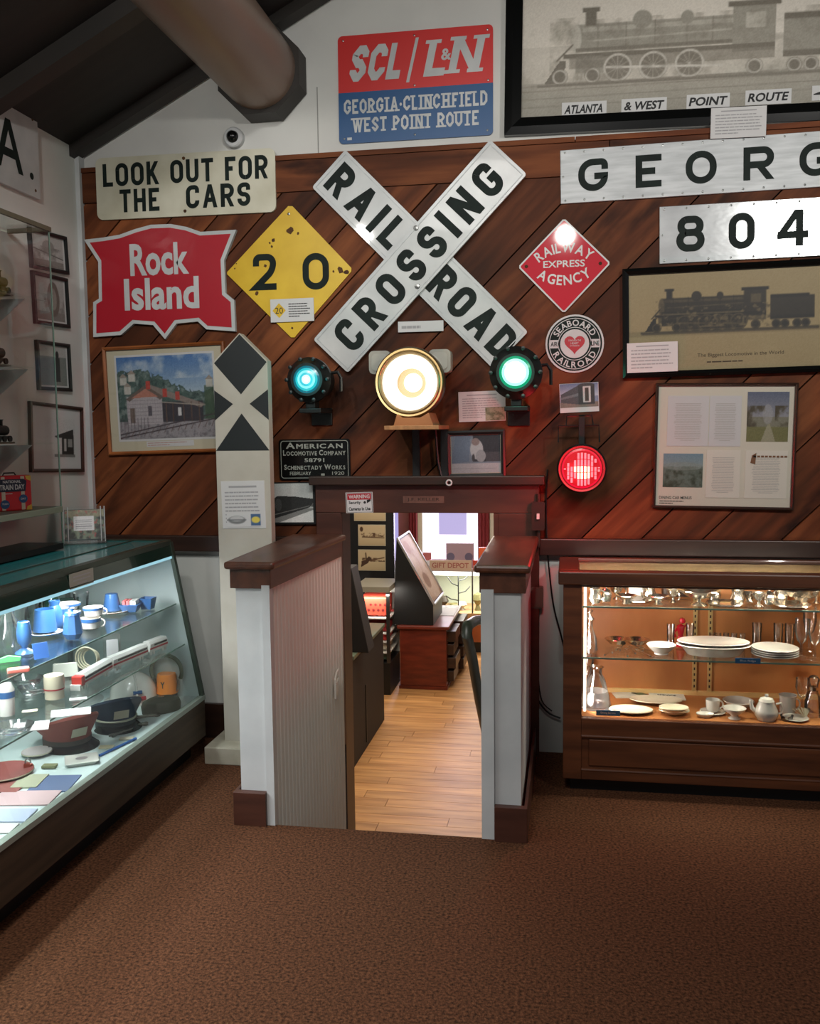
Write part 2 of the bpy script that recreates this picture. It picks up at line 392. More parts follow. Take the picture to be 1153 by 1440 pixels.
def letters(s, H, t, gap, rad=None, seg=6, serif=0.0, wscale=1.0, space=.5, shear=0.0, fit=None):
    """returns list of 2D quads centred at origin"""
    rad = H*.3 if rad is None else rad; x = 0; out = []
    for ch in s:
        if ch == ' ': x += space*H; continue
        if ch == '.': out.append([Vector((x, 0)), Vector((x+t, 0)), Vector((x+t, t)), Vector((x, t))]); x += t+gap; continue
        if ch == '*':
            c = Vector((x+t*.6, H*.45)); k = [c+Vector((math.cos(a), math.sin(a)))*t*.6 for a in [2*PI*i/8 for i in range(8)]]
            out.append(k); x += t*1.2+gap; continue
        W_ = GL[ch][0]*H*wscale; W_ = t if W_ < t*1.1 else W_
        ex = t*.5 if (serif and ch in 'IH') else 0
        for q in glyph(ch, W_, H, t, rad, seg, serif): out.append([p+Vector((x+ex, 0)) for p in q])
        x += W_+gap+2*ex
    x -= gap; k = fit/x if fit else 1
    return [[Vector(((p.x-x/2)*k+shear*(p.y-H/2), p.y-H/2)) for p in q] for q in out]
def put(mb, quads, cx, cz, ang=0, y=-.001, mi=0):
    c, s_ = math.cos(ang), math.sin(ang)
    for i, q in enumerate(quads):
        yy = y-(i % 29)*.000025
        pts = [(cx+p.x*c-p.y*s_, yy, cz+p.x*s_+p.y*c) for p in q]
        ar = sum(pts[k][0]*pts[(k+1) % len(pts)][2]-pts[(k+1) % len(pts)][0]*pts[k][2] for k in range(len(pts)))
        if ar < 0: pts = pts[::-1]
        mb.add(pts, [tuple(range(len(pts)))], mi)
    return mb
_tc = {}
def text2d(s, bold=0.0):
    k = (s, bold)
    if k not in _tc:
        cu = bpy.data.curves.new('t', 'FONT'); cu.body = s; cu.size = 1; cu.offset = bold; cu.resolution_u = 3
        o = bpy.data.objects.new('t', cu); me = bpy.data.meshes.new_from_object(o)
        vs = [(v.co.x, v.co.y) for v in me.vertices]; fs = [tuple(p.vertices) for p in me.polygons]
        bpy.data.objects.remove(o); bpy.data.meshes.remove(me); bpy.data.curves.remove(cu)
        _tc[k] = (vs, fs)
    return _tc[k]
def text(mb, s, cx, cz, H=None, Wd=None, bold=0.0, ang=0, y=-.001, mi=0, shear=0.0, align='c'):
    vs, fs = text2d(s, bold)
    if not vs: return mb
    x0 = min(v[0] for v in vs); x1 = max(v[0] for v in vs); z0 = min(v[1] for v in vs); z1 = max(v[1] for v in vs)
    kz = H/(z1-z0) if H else None; kx = Wd/(x1-x0) if Wd else kz
    if kz is None: kz = kx
    c, s_ = math.cos(ang), math.sin(ang); out = []
    ox = {'c': (x0+x1)/2, 'l': x0, 'r': x1}[align]
    for x, z in vs:
        a = (x-ox)*kx; b = (z-(z0+z1)/2)*kz; a += shear*b
        out.append((cx+a*c-b*s_, y, cz+a*s_+b*c))
    return mb.add(out, fs, mi)
def arc_text(mb, s, cx, cz, rad, H, a_mid, span, bold=0.0, inner=False, y=-.001, mi=0, wk=1.0):
    """letters along a circle; inner=True reads along the bottom"""
    n = len(s)
    ws = []
    for ch in s:
        vs, _ = text2d(ch, bold); ws.append((max(v[0] for v in vs)-min(v[0] for v in vs)) if vs else .3)
    tot = sum(ws)+.12*(n-1); x = 0; ref = text2d('H', bold)[0]; h = max(v[1] for v in ref)
    for ch, w in zip(s, ws):
        f = (x+w/2)/tot-.5; a = a_mid-f*span*(-1 if inner else 1)
        vs, fs = text2d(ch, bold)
        x0 = min(v[0] for v in vs); rot = a-PI/2+(PI if inner else 0)
        kx = rad*span/tot*wk; c, s_ = math.cos(rot), math.sin(rot); out = []
        for px, pz in vs:
            u = (px-x0-w/2)*kx; v = (pz/h-.5)*H
            out.append((cx+rad*math.cos(a)+u*c-v*s_, y, cz+rad*math.sin(a)+u*s_+v*c))
        mb.add(out, fs, mi); x += w+.12
    return mb
def para(mb, x0, x1, z1, z0, n, y=-.001, mi=0, seed=1, fill=.36, center=False):
    """fine print too small to read: broken thin lines"""
    rn = random.Random(seed); dz = (z1-z0)/n
    for i in range(n):
        z = z1-dz*(i+.5); L_ = (x1-x0)*(rn.uniform(.85, 1) if i < n-1 else .5)
        xs = (x0+x1)/2-L_/2 if center else x0; x = xs
        while x < xs+L_-1e-5:
            w = min(rn.uniform(.015, .05)*(x1-x0)*3, xs+L_-x)
            mb.add([(x, y, z-dz*fill/2), (x+w, y, z-dz*fill/2), (x+w, y, z+dz*fill/2), (x, y, z+dz*fill/2)], [(0, 1, 2, 3)], mi)
            x += w+.012*(x1-x0)
    return mb
def round_rect(w, h, r, n=5, cx=0, cz=0):
    pts = []
    for (sx, sz, a) in ((1, 1, 0), (-1, 1, PI/2), (-1, -1, PI), (1, -1, 3*PI/2)):
        for i in range(n+1):
            b = a+PI/2*i/n; pts.append((cx+sx*(w/2-r)+r*math.cos(b), cz+sz*(h/2-r)+r*math.sin(b)))
    return pts
def circle(r, n=32, cx=0, cz=0): return [(cx+r*math.cos(2*PI*i/n), cz+r*math.sin(2*PI*i/n)) for i in range(n)]
def studs(mb, pts, r=.006, y=0.0, h=.003, mi=0):
    for x, z in pts: mb.lathe([(r, 0), (r*.8, h*.7), (0, h)], 8, (x, y, z), mi, axis='y')
    return mb

# ---------------------------------------------------------------- printed pictures (drawn into vertex colours of a fine grid)
class Img:
    def __init__(s, w, h, col=(200, 200, 200)):
        s.w, s.h = w, h; s.a = np.ones((h, w, 3))*np.array(col, float)
        s.X, s.Z = np.meshgrid((np.arange(w)+.5)/w, (np.arange(h)+.5)/h)      # x right, z up, 0..1
        s.asp = w/h
        s.rn = np.random.RandomState(3)
    def mix(s, m, col, al=1.0):
        m = (np.clip(m, 0, 1)*al)[..., None]; s.a = s.a*(1-m)+np.array(col, float)*m; return s
    def rect(s, x0, x1, z0, z1, col, al=1.0):
        k = s.w; kz = s.h
        m = np.clip((s.X-x0)*k+.5, 0, 1)*np.clip((x1-s.X)*k+.5, 0, 1)*np.clip((s.Z-z0)*kz+.5, 0, 1)*np.clip((z1-s.Z)*kz+.5, 0, 1)
        return s.mix(m, col, al)
    def ell(s, cx, cz, rx, rz, col, al=1.0, soft=None):
        d = np.sqrt(((s.X-cx)/rx)**2+((s.Z-cz)/rz)**2); k = min(rx*s.w, rz*s.h) if soft is None else soft
        return s.mix(.5-(d-1)*k, col, al)
    def ring(s, cx, cz, r, w, col, al=1.0):
        """r, w in units of height"""
        d = np.hypot((s.X-cx)*s.asp, s.Z-cz); return s.mix(.5+(w/2-np.abs(d-r))*s.h, col, al)
    def line(s, x0, z0, x1, z1, w, col, al=1.0):
        ax, az, bx, bz = x0*s.asp, z0, x1*s.asp, z1; X = s.X*s.asp; dx, dz = bx-ax, bz-az; L2 = dx*dx+dz*dz+1e-9
        t = np.clip(((X-ax)*dx+(s.Z-az)*dz)/L2, 0, 1); d = np.hypot(X-ax-t*dx, s.Z-az-t*dz)
        return s.mix(.5+(w/2-d)*s.h, col, al)
    def poly(s, pts, col, al=1.0):
        m = np.zeros((s.h, s.w), bool); n = len(pts)
        for i in range(n):
            x0, z0 = pts[i]; x1, z1 = pts[(i+1) % n]
            if z0 == z1: continue
            c = ((s.Z > z0) != (s.Z > z1)) & (s.X < (x1-x0)*(s.Z-z0)/(z1-z0)+x0); m ^= c
        return s.mix(m.astype(float), col, al)
    def noise(s, n, seed=1):
        rn = np.random.RandomState(seed); out = np.zeros((s.h, s.w)); amp = 1; tot = 0
        for o in range(4):
            k = n*2**o; g = rn.rand(k+2, int(k*s.asp)+3); gx = s.X*(g.shape[1]-1.001); gz = s.Z*(g.shape[0]-1.001)
            xi = gx.astype(int); zi = gz.astype(int); fx = gx-xi; fz = gz-zi; fx = fx*fx*(3-2*fx); fz = fz*fz*(3-2*fz)
            v = g[zi, xi]*(1-fx)*(1-fz)+g[zi, xi+1]*fx*(1-fz)+g[zi+1, xi]*(1-fx)*fz+g[zi+1, xi+1]*fx*fz
            out += v*amp; tot += amp; amp *= .55
        return out/tot
    def grad(s, z0, z1, c0, c1):
        t = np.clip((s.Z-z0)/(z1-z0), 0, 1)[..., None]; m = ((s.Z >= z0) & (s.Z <= z1))[..., None]
        s.a = np.where(m, np.array(c0)*(1-t)+np.array(c1)*t, s.a); return s
    def grain(s, amt, seed=5):
        s.a += (np.random.RandomState(seed).rand(s.h, s.w, 1)-.5)*amt; return s
def picture(name, img, w, h, parent, y=-.004, cx=0, cz=0, mat_=None, **k):
    """quad grid with the drawing stored per face corner"""
    a = np.clip(img.a, 0, 255)/255.0; a = np.where(a <= .04045, a/12.92, ((a+.055)/1.055)**2.4)
    W_, H_ = img.w, img.h
    xs = np.linspace(-w/2, w/2, W_)+cx; zs = np.linspace(-h/2, h/2, H_)+cz
    gx, gz = np.meshgrid(xs, zs); co = np.stack([gx, np.full_like(gx, y), gz], -1).reshape(-1, 3)
    i = np.arange((H_-1)*(W_-1)); r = i//(W_-1); c = i % (W_-1); v0 = r*W_+c
    f = np.stack([v0, v0+1, v0+W_+1, v0+W_], -1).ravel()
    me = bpy.data.meshes.new(name); me.vertices.add(len(co)); me.vertices.foreach_set('co', co.ravel())
    me.loops.add(len(f)); me.loops.foreach_set('vertex_index', f); me.polygons.add(len(i)); me.polygons.foreach_set('loop_start', i*4)
    me.update(calc_edges=True)
    at = me.color_attributes.new('ink', 'FLOAT_COLOR', 'POINT')
    at.data.foreach_set('color', np.concatenate([a.reshape(-1, 3), np.ones((W_*H_, 1))], 1).ravel())
    me.materials.append(mat_ or M_print)
    o = bpy.data.objects.new(name, me); C.objects.link(o); o.parent = parent
    for q, v in k.items(): o[q] = v
    return o
def draw_loco(im, x0, x1, zr, H, body=(70, 62, 52), hi=(140, 128, 108), lo=(40, 34, 28), wheels=3, tender=True, left=True, light=None, w0=.30, w1=.56):
    """steam locomotive side view facing left, rail at zr, height H"""
    L_ = x1-x0; A = im.asp
    X = lambda f: x0+L_*f
    Z = lambda f: zr+H*f
    rim = light or lo
    im.rect(X(.10), X(.60), Z(.42), Z(.78), body)
    im.ell(X(.10), Z(.60), .012*L_/.9+.004, H*.18, hi)
    im.rect(X(.12), X(.60), Z(.68), Z(.74), hi, .7)
    im.rect(X(.10), X(.60), Z(.42), Z(.47), lo, .8)
    for f in (.17, .26, .35, .45, .53): im.line(X(f), Z(.44), X(f), Z(.78), .006, lo, .7)
    im.rect(X(.13), X(.165), Z(.76), Z(.98), lo); im.rect(X(.12), X(.175), Z(.94), Z(1.0), lo)      # chimney
    im.ell(X(.31), Z(.80), .03*L_, H*.12, body); im.ell(X(.45), Z(.79), .02*L_, H*.09, body)     # domes
    im.line(X(.14), Z(.56), X(.60), Z(.60), .010, hi, .8)
    im.rect(X(.59), X(.72), Z(.30), Z(.92), body); im.rect(X(.575), X(.735), Z(.88), Z(.95), lo)
    im.rect(X(.63), X(.69), Z(.60), Z(.80), hi, .9)
    im.rect(X(.06), X(.72), Z(.34), Z(.40), lo)
    im.poly([(X(0), Z(.02)), (X(.06), Z(.02)), (X(.07), Z(.32)), (X(.05), Z(.32))], lo)
    im.line(X(.04), Z(.32), X(.09), Z(.52), .010, lo)
    im.rect(X(.10), X(.19), Z(.14), Z(.36), body); im.rect(X(.10), X(.19), Z(.30), Z(.33), hi, .6)
    im.rect(X(.08), X(.72), Z(.20), Z(.36), lo, .55)
    r = H*.19
    for i in range(wheels):
        cx = X(w0+(w1-w0)*i/max(1, wheels-1)); im.ell(cx, zr+r, r/A, r, lo, .85); im.ring(cx, zr+r, r*.9, r*.16, light or hi, .8)
        for k in range(6): a = k*PI/6; im.line(cx-math.cos(a)*r*.8/A, zr+r-math.sin(a)*r*.8, cx+math.cos(a)*r*.8/A, zr+r+math.sin(a)*r*.8, .004, light or hi, .5)
    im.line(X(.2), Z(.2), X(.56), Z(.14), .014, light or hi, .9)
    for f in ((.05, .155, .66) if light else (.07, .19, .66)): im.ell(X(f), zr+r*.55, r*.55/A, r*.55, lo, .9); im.ring(X(f), zr+r*.55, r*.45, r*.12, light or hi, .8)
    if tender:
        im.rect(X(.745), X(1), Z(.26), Z(.72), body); im.rect(X(.745), X(.97), Z(.68), Z(.76), lo); im.rect(X(.745), X(1), Z(.2), Z(.28), lo)
        for f in (.78, .83, .90, .95): im.ell(X(f), zr+r*.5, r*.5/A, r*.5, lo); im.ring(X(f), zr+r*.5, r*.4, r*.12, light or hi, .7)
    im.rect(x0-.02, x1+.02, zr-.012, zr+.006, lo, .8)
    return im

# ================================================================ THE SETTING
XL, YW, ZT, ZR = -2.31, 4.2, 2.75, .95       # left wall, plank face of the back wall, top of planks, top of the rail
OX0, OX1, OZ1 = -1.045, -.315, 1.115            # opening to the lower room
LOW = -.95                                    # lower floor
XR = 2.6
# carpet floor with the stair cut-out
fl = MB()
fl.box(XL, XR, -1.5, 3.27, -.12, 0).box(XL, -1.13, 3.27, 4.22, -.12, 0).box(-.28, XR, 3.27, 4.22, -.12, 0)
struct('floor', fl, M_carpet)
# back wall drywall with opening, in one piece
YB = 4.225
def zc(x): return 2.84+.5*(x-XL) if x < .9 else 2.84+.5*(.9-XL)-.5*(x-.9)
bw = MB()
def wslab(pts): bw.prism(pts, YB, YB+.1)
wslab([(XL-.1, -.12), (OX0, -.12), (OX0, OZ1), (XL-.1, OZ1)])
wslab([(OX1, -.12), (XR, -.12), (XR, OZ1), (OX1, OZ1)])
wslab([(XL-.1, OZ1), (XR, OZ1), (XR, zc(XR)+.05), (.9, zc(.9)+.05), (XL-.1, zc(XL))])
struct('wall_back', bw, M_wall)
# white painted wainscot below the rail
wc = MB()
wc.box(XL, -1.17, YB-.012, YB, 0, ZR-.05); wc.box(-.145, XR, YB-.012, YB, 0, ZR-.05)
struct('trim_1', wc, noisy('wainscot_paint', (188, 192, 188), (202, 204, 200), 4, .6))
# drywall above the planks stands 1 cm behind them
struct('wall_left', B(XL-.1, XL, -1.5, 4.32, -.12, 2.90), M_wall)
bb = MB(); bb.box(XL, -1.28, YB-.035, YB-.012, 0, .17)
struct('baseboard_back', bb, M_dark)
rl = MB(); rl.box(XL, -1.19, 4.165, YB-.012, .925, 1.0); rl.box(-.13, XR, 4.165, YB-.012, .925, 1.0)
rail = struct('trim_2', rl, M_dark, bevel=.004)
# corner bead at left, white trim following the rake
struct('trim_3', B(XL, XL+.022, YB-.05, YB, 1.0, 2.85), M_white)
rk = MB(); rk.prism([(XL, 2.80), (.9, 4.405), (.9, 4.48), (XL, 2.875)], YB-.03, YB)
struct('trim_4', rk, M_white)
# plank cladding: 45 degree boards, each one its own object (child of the back wall)
wall = bpy.data.objects['wall_back']
m = MB().box(XL, OX0-.02, 4.2196, YB, ZR, 2.745).box(OX1+.02, XR, 4.2196, YB, ZR, 2.745).box(OX0-.02, OX1+.02, 4.2196, YB, OZ1+.01, 2.745)  # black sheet added behind the planks, standing in for shade in the joints
part('joint_shade_sheet', m, mat('joint_shade_black', (12, 9, 7), .95, spec=.05), wall, kind='stuff')
def clip(poly, a, b, c):          # keep a*x+b*z<=c
    out = []
    for i in range(len(poly)):
        p, q = poly[i], poly[(i+1) % len(poly)]; dp = a*p[0]+b*p[1]-c; dq = a*q[0]+b*q[1]-c
        if dp <= 0: out.append(p)
        if (dp < 0 < dq) or (dq < 0 < dp): t = dp/(dp-dq); out.append((p[0]+t*(q[0]-p[0]), p[1]+t*(q[1]-p[1])))
    return out
regs = [(XL+.02, XR, OZ1, 2.585), (XL+.02, OX0, ZR, OZ1), (OX1, XR, ZR, OZ1)]
SP = .228; c45 = math.cos(PI/4)
x_ref = -.176-2.334                # a joint passes X-Z = x_ref
rn = random.Random(11)
joints = [x_ref, x_ref+.228, x_ref+.228+.35]
while joints[-1] < XR-.9: joints.append(joints[-1]+rn.choice((.228, .262, .30, .33)))
while joints[0] > XL-2.75: joints.insert(0, joints[0]-rn.choice((.228, .262, .30, .33)))
for lo, hi in zip(joints[:-1], joints[1:]):
    lo, hi = lo+.0045, hi-.0045
    dy = rn.uniform(0, .005); pl = MB(); cx = (lo+hi)/2+1.8; org = Vector((cx, YW+dy, 1.8))
    for (a0, a1, b0, b1) in regs:
        p = clip([(a0, b0), (a1, b0), (a1, b1), (a0, b1)], -1, 1, -lo); p = clip(p, 1, -1, hi) if len(p) > 2 else p
        if len(p) < 3: continue
        q = []
        for x, z in p:
            dx, dz = x-org.x, z-org.z; q.append((dx*c45+dz*c45, -dx*c45+dz*c45))
        pl.prism(q, 0, .019)
    if not pl.v: continue
    o = part('plank', pl, M_plank, wall); o.location = org; o.rotation_euler = (0, -PI/4, 0)
# horizontal boards at the top of the cladding
xj = [XL+.02, -1.42, .17, XR]
for i in range(3):
    o = part('plank', B(0, xj[i+1]-xj[i]-.004, 0, .022, -.07, .068), M_plank, wall); o.location = (xj[i], YW-.004, 2.658)
for a, b in ((XL+.02, .02), (.024, XR)):
    o = part('plank', B(0, b-a, 0, .03, 0, .022), M_plank, wall); o.location = (a, YW-.01, 2.728)
# opening casing: header, side casings, ledge
cs = MB(); cs.box(-1.165, -.13, 4.165, 4.2, OZ1, 1.245)
hdr = struct('door_1', MB().box(OX0-.002, OX0, 4.2, 4.33, LOW, OZ1).box(OX1, OX1+.002, 4.2, 4.33, LOW, OZ1), M_dark)
part('header_board', cs, M_trim, hdr, bevel=.003)
part('casing', B(-1.165, OX0, 4.17, 4.2, 0, OZ1), M_trim, hdr, bevel=.003)
part('casing', B(OX1, -.13, 4.17, 4.2, 0, OZ1), M_trim, hdr, bevel=.003)
part('jamb', B(OX0-.02, OX0+.001, 4.19, 4.345, LOW, OZ1), M_dark, hdr)
part('jamb', B(OX1-.02, OX1+.001, 4.17, 4.36, LOW, OZ1), M_trim, hdr)
part('jamb', B(OX0, OX1, 4.2, 4.36, OZ1, OZ1+.02), M_trim, hdr)
part('ledge', B(-1.185, -.105, 4.125, 4.2, 1.245, 1.285), M_dark, hdr, bevel=.004)
# ceiling slopes and rafters
ce = MB()
def slope(x0, x1, y0, y1, t, d=0):
    ce.add([(x0, y0, zc(x0)+d), (x1, y0, zc(x1)+d), (x1, y1, zc(x1)+d), (x0, y1, zc(x0)+d), (x0, y0, zc(x0)+d+t), (x1, y0, zc(x1)+d+t), (x1, y1, zc(x1)+d+t), (x0, y1, zc(x0)+d+t)],
           [(0, 3, 2, 1), (4, 5, 6, 7), (0, 1, 5, 4), (1, 2, 6, 5), (2, 3, 7, 6), (3, 0, 4, 7)])
slope(XL-.1, .9, -1.5, 4.33, .06); slope(.9, XR, -1.5, 4.33, .06)
ceil = struct('ceiling', ce, M_ceil)
for yy in (3.45, 2.5, 1.5, .5):
    ce = MB(); slope(XL, .9, yy, yy+.09, .075, -.075); part('rafter', ce, M_raft, ceil)
ce = MB(); slope(XL, .9, 4.13, 4.21, .05, -.05); part('rafter', ce, M_raft, ceil)
# the log purlin with its octagonal collar
lg = thing('log_beam', 'fat round grey-brown log beam running under the dark ceiling', 'beam', (-1.37, 4.2, 3.10))
b = MB(); b.lathe([(.172, .02), (.172, .9), (.172, 2.0), (.172, 5.6), (0, 5.6)], 40, (0, .02, 0), axis='y'); part('log', b, M_beam, lg, smooth=True)
b = MB(); oc = [(.205*math.cos(PI/8+i*PI/4), .205*math.sin(PI/8+i*PI/4)) for i in range(8)]
b.prism(oc, -.10, .02); part('collar', b, M_raft, lg, bevel=.004)
# dome camera on the white wall
q = onY(328, 193, 4.2); t = thing('dome_camera', 'small white dome security camera on the white wall below the log beam', 'camera', (q.x, YB, q.z))
part('base', MB().lathe([(0, .035), (.040, .035), (.046, .028), (.047, 0)], 28, (0, 0, 0), axis='y'), M_white, t, smooth=True)
part('lens', MB().lathe([(0, .062), (.014, .060), (.024, .050), (.028, .034)], 24, (0, 0, 0), axis='y'), M_blackgloss, t, smooth=True, label='black dome lens')
struct('trim_5', MB().box(-1.135, -1.131, YB-.003, YB, 2.75, 3.05), mat('wall_seam', (150, 150, 146), .8))

# knee walls beside the stair
def knee(name, label, xo0, xo1, xi0, xi1, bx0, bx1, left):
    """xo: outer x front/back, xi: inner x front/back"""
    t = thing(name, label, 'half wall', ((xo0+xi0)/2, 3.27, 0)); ox = (xo0+xi0)/2
    y1 = 4.165; a, b_ = (xo0, xi0) if left else (xi0, xo0); a2, b2 = (xo1, xi1) if left else (xi1, xo1)
    m = MB(); m.hexa([(a+.012, 3.275, 0), (b_-.012, 3.275, 0), (b2-.012, y1, 0), (a2+.012, y1, 0)], [(a+.012, 3.275, .925), (b_-.012, 3.275, .925), (b2-.012, y1, .925), (a2+.012, y1, .925)])
    part('body', m, M_white, t, world=True)
    # inner face boards run down the stair side
    m = MB(); sx = -1 if left else 1; n = 22
    if left:
        for i in range(n):
            f0, f1 = i/n, (i+1)/n; y0 = 3.30+(y1-3.30)*f0; yb = 3.30+(y1-3.30)*f1; xa = xi0+(xi1-xi0)*f0; xb = xi0+(xi1-xi0)*f1
            g = (yb-y0)*.42
            prof = [(xa-.007, y0), (xa-.007, y0+g*.5), (xa, y0+g), (xb, yb-.0005), (xb-.007, yb)]
            for (p, q2) in zip(prof[:-1], prof[1:]):
                m.add([(p[0], p[1], LOW), (q2[0], q2[1], LOW), (q2[0], q2[1], .93), (p[0], p[1], .93)], [(3, 2, 1, 0)])
        part('beadboard', m, M_bead, t, world=True, kind='stuff')
        m = MB(); m.box(xi0-.030, xi0+.001, 3.262, 3.302, LOW, .925); part('corner_board', m, M_white, t, world=True)
    else:
        m.hexa([(xi0, 3.27, LOW), (xi0+.012, 3.27, LOW), (xi1+.012, y1, LOW), (xi1, y1, LOW)], [(xi0, 3.27, .93), (xi0+.012, 3.27, .93), (xi1+.012, y1, .93), (xi1, y1, .93)])
        part('side_panel', m, M_white, t, world=True)
        m = MB(); m.box(xi0-.001, xi0+.045, 3.262, 3.302, LOW, .925); part('corner_board', m, M_white, t, world=True)
    # cap: apron and top
    o = .012
    def ring(z0, z1, e, mb):
        mb.hexa([(a-e, 3.27-e, z0), (b_+e, 3.27-e, z0), (b2+e, 4.165, z0), (a2-e, 4.165, z0)], [(a-e, 3.27-e, z1), (b_+e, 3.27-e, z1), (b2+e, 4.165, z1), (a2-e, 4.165, z1)])
    m = MB(); ring(.912, .985, .006, m); part('apron', m, M_cap, t, world=True, bevel=.002, label='brown apron board')
    m = MB(); ring(.985, 1.014, .024, m); part('cap', m, M_cap, t, world=True, bevel=.010, label='dark brown rounded cap')
    m = MB(); m.box(bx0, bx1, 3.245, 3.275, 0, .13).box(bx0 if left else bx1-.012, bx0+.012 if left else bx1, 3.27, 4.16, 0, .13)
    part('base_block', m, M_trim, t, world=True, bevel=.002, label='brown base block')
    return t
kl = knee('half_wall', 'white half wall with ribbed inner side and brown cap, left of the stair opening', -1.245, -1.258, -1.098, -1.045, -1.256, -1.127, True)
kr = knee('half_wall', 'short white half wall with brown cap and base, right of the stair opening', -.155, -.155, -.308, -.315, -.262, -.143, False)
# small white hook latch on the ribbed side
q = onX(470, 962, -1.055)
t = thing('hook_latch', 'small white bent latch on the ribbed inner side of the half wall', 'latch', (q.x+.012, q.y, q.z))
m = MB(); m.box(-.006, 0, -.02, .02, -.055, -.005); part('plate', m, M_bead, t)
m = MB(); m.tube([(0, -.03, -.06), (0, -.03, .03), (0, .0, .055), (0, .03, .06)], .005, 6); m.tube([(0, -.02, .01), (0, .03, .02)], .005, 6); part('hook', m, M_bead, t, smooth=True)

# stair and the lower room
n = 5
for i in range(n-1):
    st = MB(); z = -(i+1)*.19; st.box(-1.09, -.31, 3.27+i*.28, 3.27+(i+1)*.28+.02, z-.19, z); struct('trim_%d' % (6+i), st, M_carpet)
M_lfloor = noisy('oak_laminate', (160, 112, 64), (196, 146, 90), 2.0, .42, stretch=(1.2, 9, 1), perobj=.14, coat=.0)
lf = struct('floor', B(-4.0, 2.0, 4.33, 11.2, LOW-.1, LOW-.012), M_dark)
rn = random.Random(3); y = 4.34
while y < 11.1:
    w = .125; x = -2.6-rn.uniform(0, .9)
    while x < .9:
        L_ = rn.uniform(.8, 1.3)
        if x+L_ > -2.3 and y > 4.6: part('floor_plank', B(x, x+L_-.003, y, y+w-.003, LOW-.012, LOW), M_lfloor, lf)
        x += L_
    y += w
M_lowwall = noisy('lower_wall_brown', (112, 62, 54), (134, 78, 66), 3, .6)
struct('wall_lower_far', MB().box(-4.0, -1.83, 11, 11.1, LOW, 1.7).box(-.98, 2.0, 11, 11.1, LOW, 1.7).box(-1.83, -.98, 11, 11.1, LOW, -.12).box(-1.83, -.98, 11, 11.1, .95, 1.7), M_lowwall)
struct('wall_lower_left', B(-4.1, -4.0, 4.33, 11.1, LOW, 1.7), M_wall)
struct('wall_lower_right', B(1.6, 1.7, 4.33, 11.1, LOW, 1.7), M_wall)
struct('ceiling_lower', B(-4.1, 1.7, 4.33, 11.1, 1.6, 1.7), M_wall)

# ================================================================ THINGS ON THE BACK WALL
def fit(tl, tr, br, bl, Y=4.18):
    P = [onY(*p, Y) for p in (tl, tr, br, bl)]; c = sum(P, Vector())/4
    u = ((P[1]-P[0])+(P[2]-P[3]))/2; v = ((P[0]-P[3])+(P[1]-P[2]))/2
    return c, u.length, v.length, math.atan2(u.z, u.x)
def hang(name, label, cat, tl, tr, br, bl, ysurf=4.2, group=None, flat=False, Y=None):
    c, w, h, a = fit(tl, tr, br, bl, Y or ysurf-.015)
    if flat: a = 0
    return thing(name, label, cat, (c.x, ysurf, c.z), (0, -a, 0), group), w, h
def frame4(w, h, fwid, d, profile=True):
    m = MB(); o = [(-w/2, -h/2), (w/2, -h/2), (w/2, h/2), (-w/2, h/2)]; i = [(-w/2+fwid, -h/2+fwid), (w/2-fwid, -h/2+fwid), (w/2-fwid, h/2-fwid), (-w/2+fwid, h/2-fwid)]
    mid = [((a[0]*.55+b[0]*.45), (a[1]*.55+b[1]*.45)) for a, b in zip(o, i)]
    for k in range(4):
        j = (k+1) % 4
        for (p, yp), (q, yq) in (((o, 0), (o, -d*.8)), ((o, -d*.8), (mid, -d)), ((mid, -d), (i, -d*.72)), ((i, -d*.72), (i, -.001))):
            m.add([(p[k][0], yp, p[k][1]), (p[j][0], yp, p[j][1]), (q[j][0], yq, q[j][1]), (q[k][0], yq, q[k][1])], [(0, 1, 2, 3)])
    return m
def framed(t, w, h, fwid, d, fmat, gl=True, backmat=None):
    part('frame', frame4(w, h, fwid, d), fmat, t)
    part('mat_board', B(-w/2+fwid*.5, w/2-fwid*.5, -.006, 0, -h/2+fwid*.5, h/2-fwid*.5), backmat or M_cream, t)
    if gl: part('glass', B(-w/2+fwid*.8, w/2-fwid*.8, -d*.72, -d*.72+.001, -h/2+fwid*.8, h/2-fwid*.8), M_fglass, t)
def card(name, label, cat, tl, tr, br, bl, ysurf, lines=6, title=True, group=None, seed=1, extra=None):
    t, w, h = hang(name, label, cat, tl, tr, br, bl, ysurf, group)
    part('sheet', B(-w/2, w/2, -.003, 0, -h/2, h/2), M_paper, t)
    m = MB()
    if title: m.add([(-w*.32, -.0036, h*.36), (w*.32, -.0036, h*.36), (w*.32, -.0036, h*.40), (-w*.32, -.0036, h*.40)], [(0, 1, 2, 3)])
    para(m, -w*.42, w*.42, h*.30, -h*.40, lines, -.0036, seed=seed); part('fine_print', m, M_inkline, t)
    return t, w, h

# LOOK OUT FOR THE CARS
t, w, h = hang('warning_sign', 'cream metal sign reading LOOK OUT FOR THE CARS in black letters', 'sign', (134, 222), (387, 208), (387, 297), (136, 310))
part('plate', MB().prism(round_rect(w, h, .03), -.012, 0), M_signcream, t)
m = MB(); H_ = h*.37
put(m, letters('LOOK OUT FOR', H_, H_*.19, H_*.14, rad=H_*.3, wscale=.72, space=.42, fit=w*.92), 0, h*.215, y=-.0125)
put(m, letters('THE', H_, H_*.19, H_*.15, wscale=.72, fit=w*.225), -w*.255, -h*.21, y=-.0125)
put(m, letters('CARS', H_, H_*.19, H_*.15, wscale=.72, fit=w*.355), w*.185, -h*.20, y=-.0125)
part('lettering', m, M_inkb, t)
part('bolt', studs(MB(), [(0, h*.42)], .008, -.012, .006), M_rust, t); part('bolt', studs(MB(), [(0, -h*.42)], .008, -.012, .006), M_rust, t)

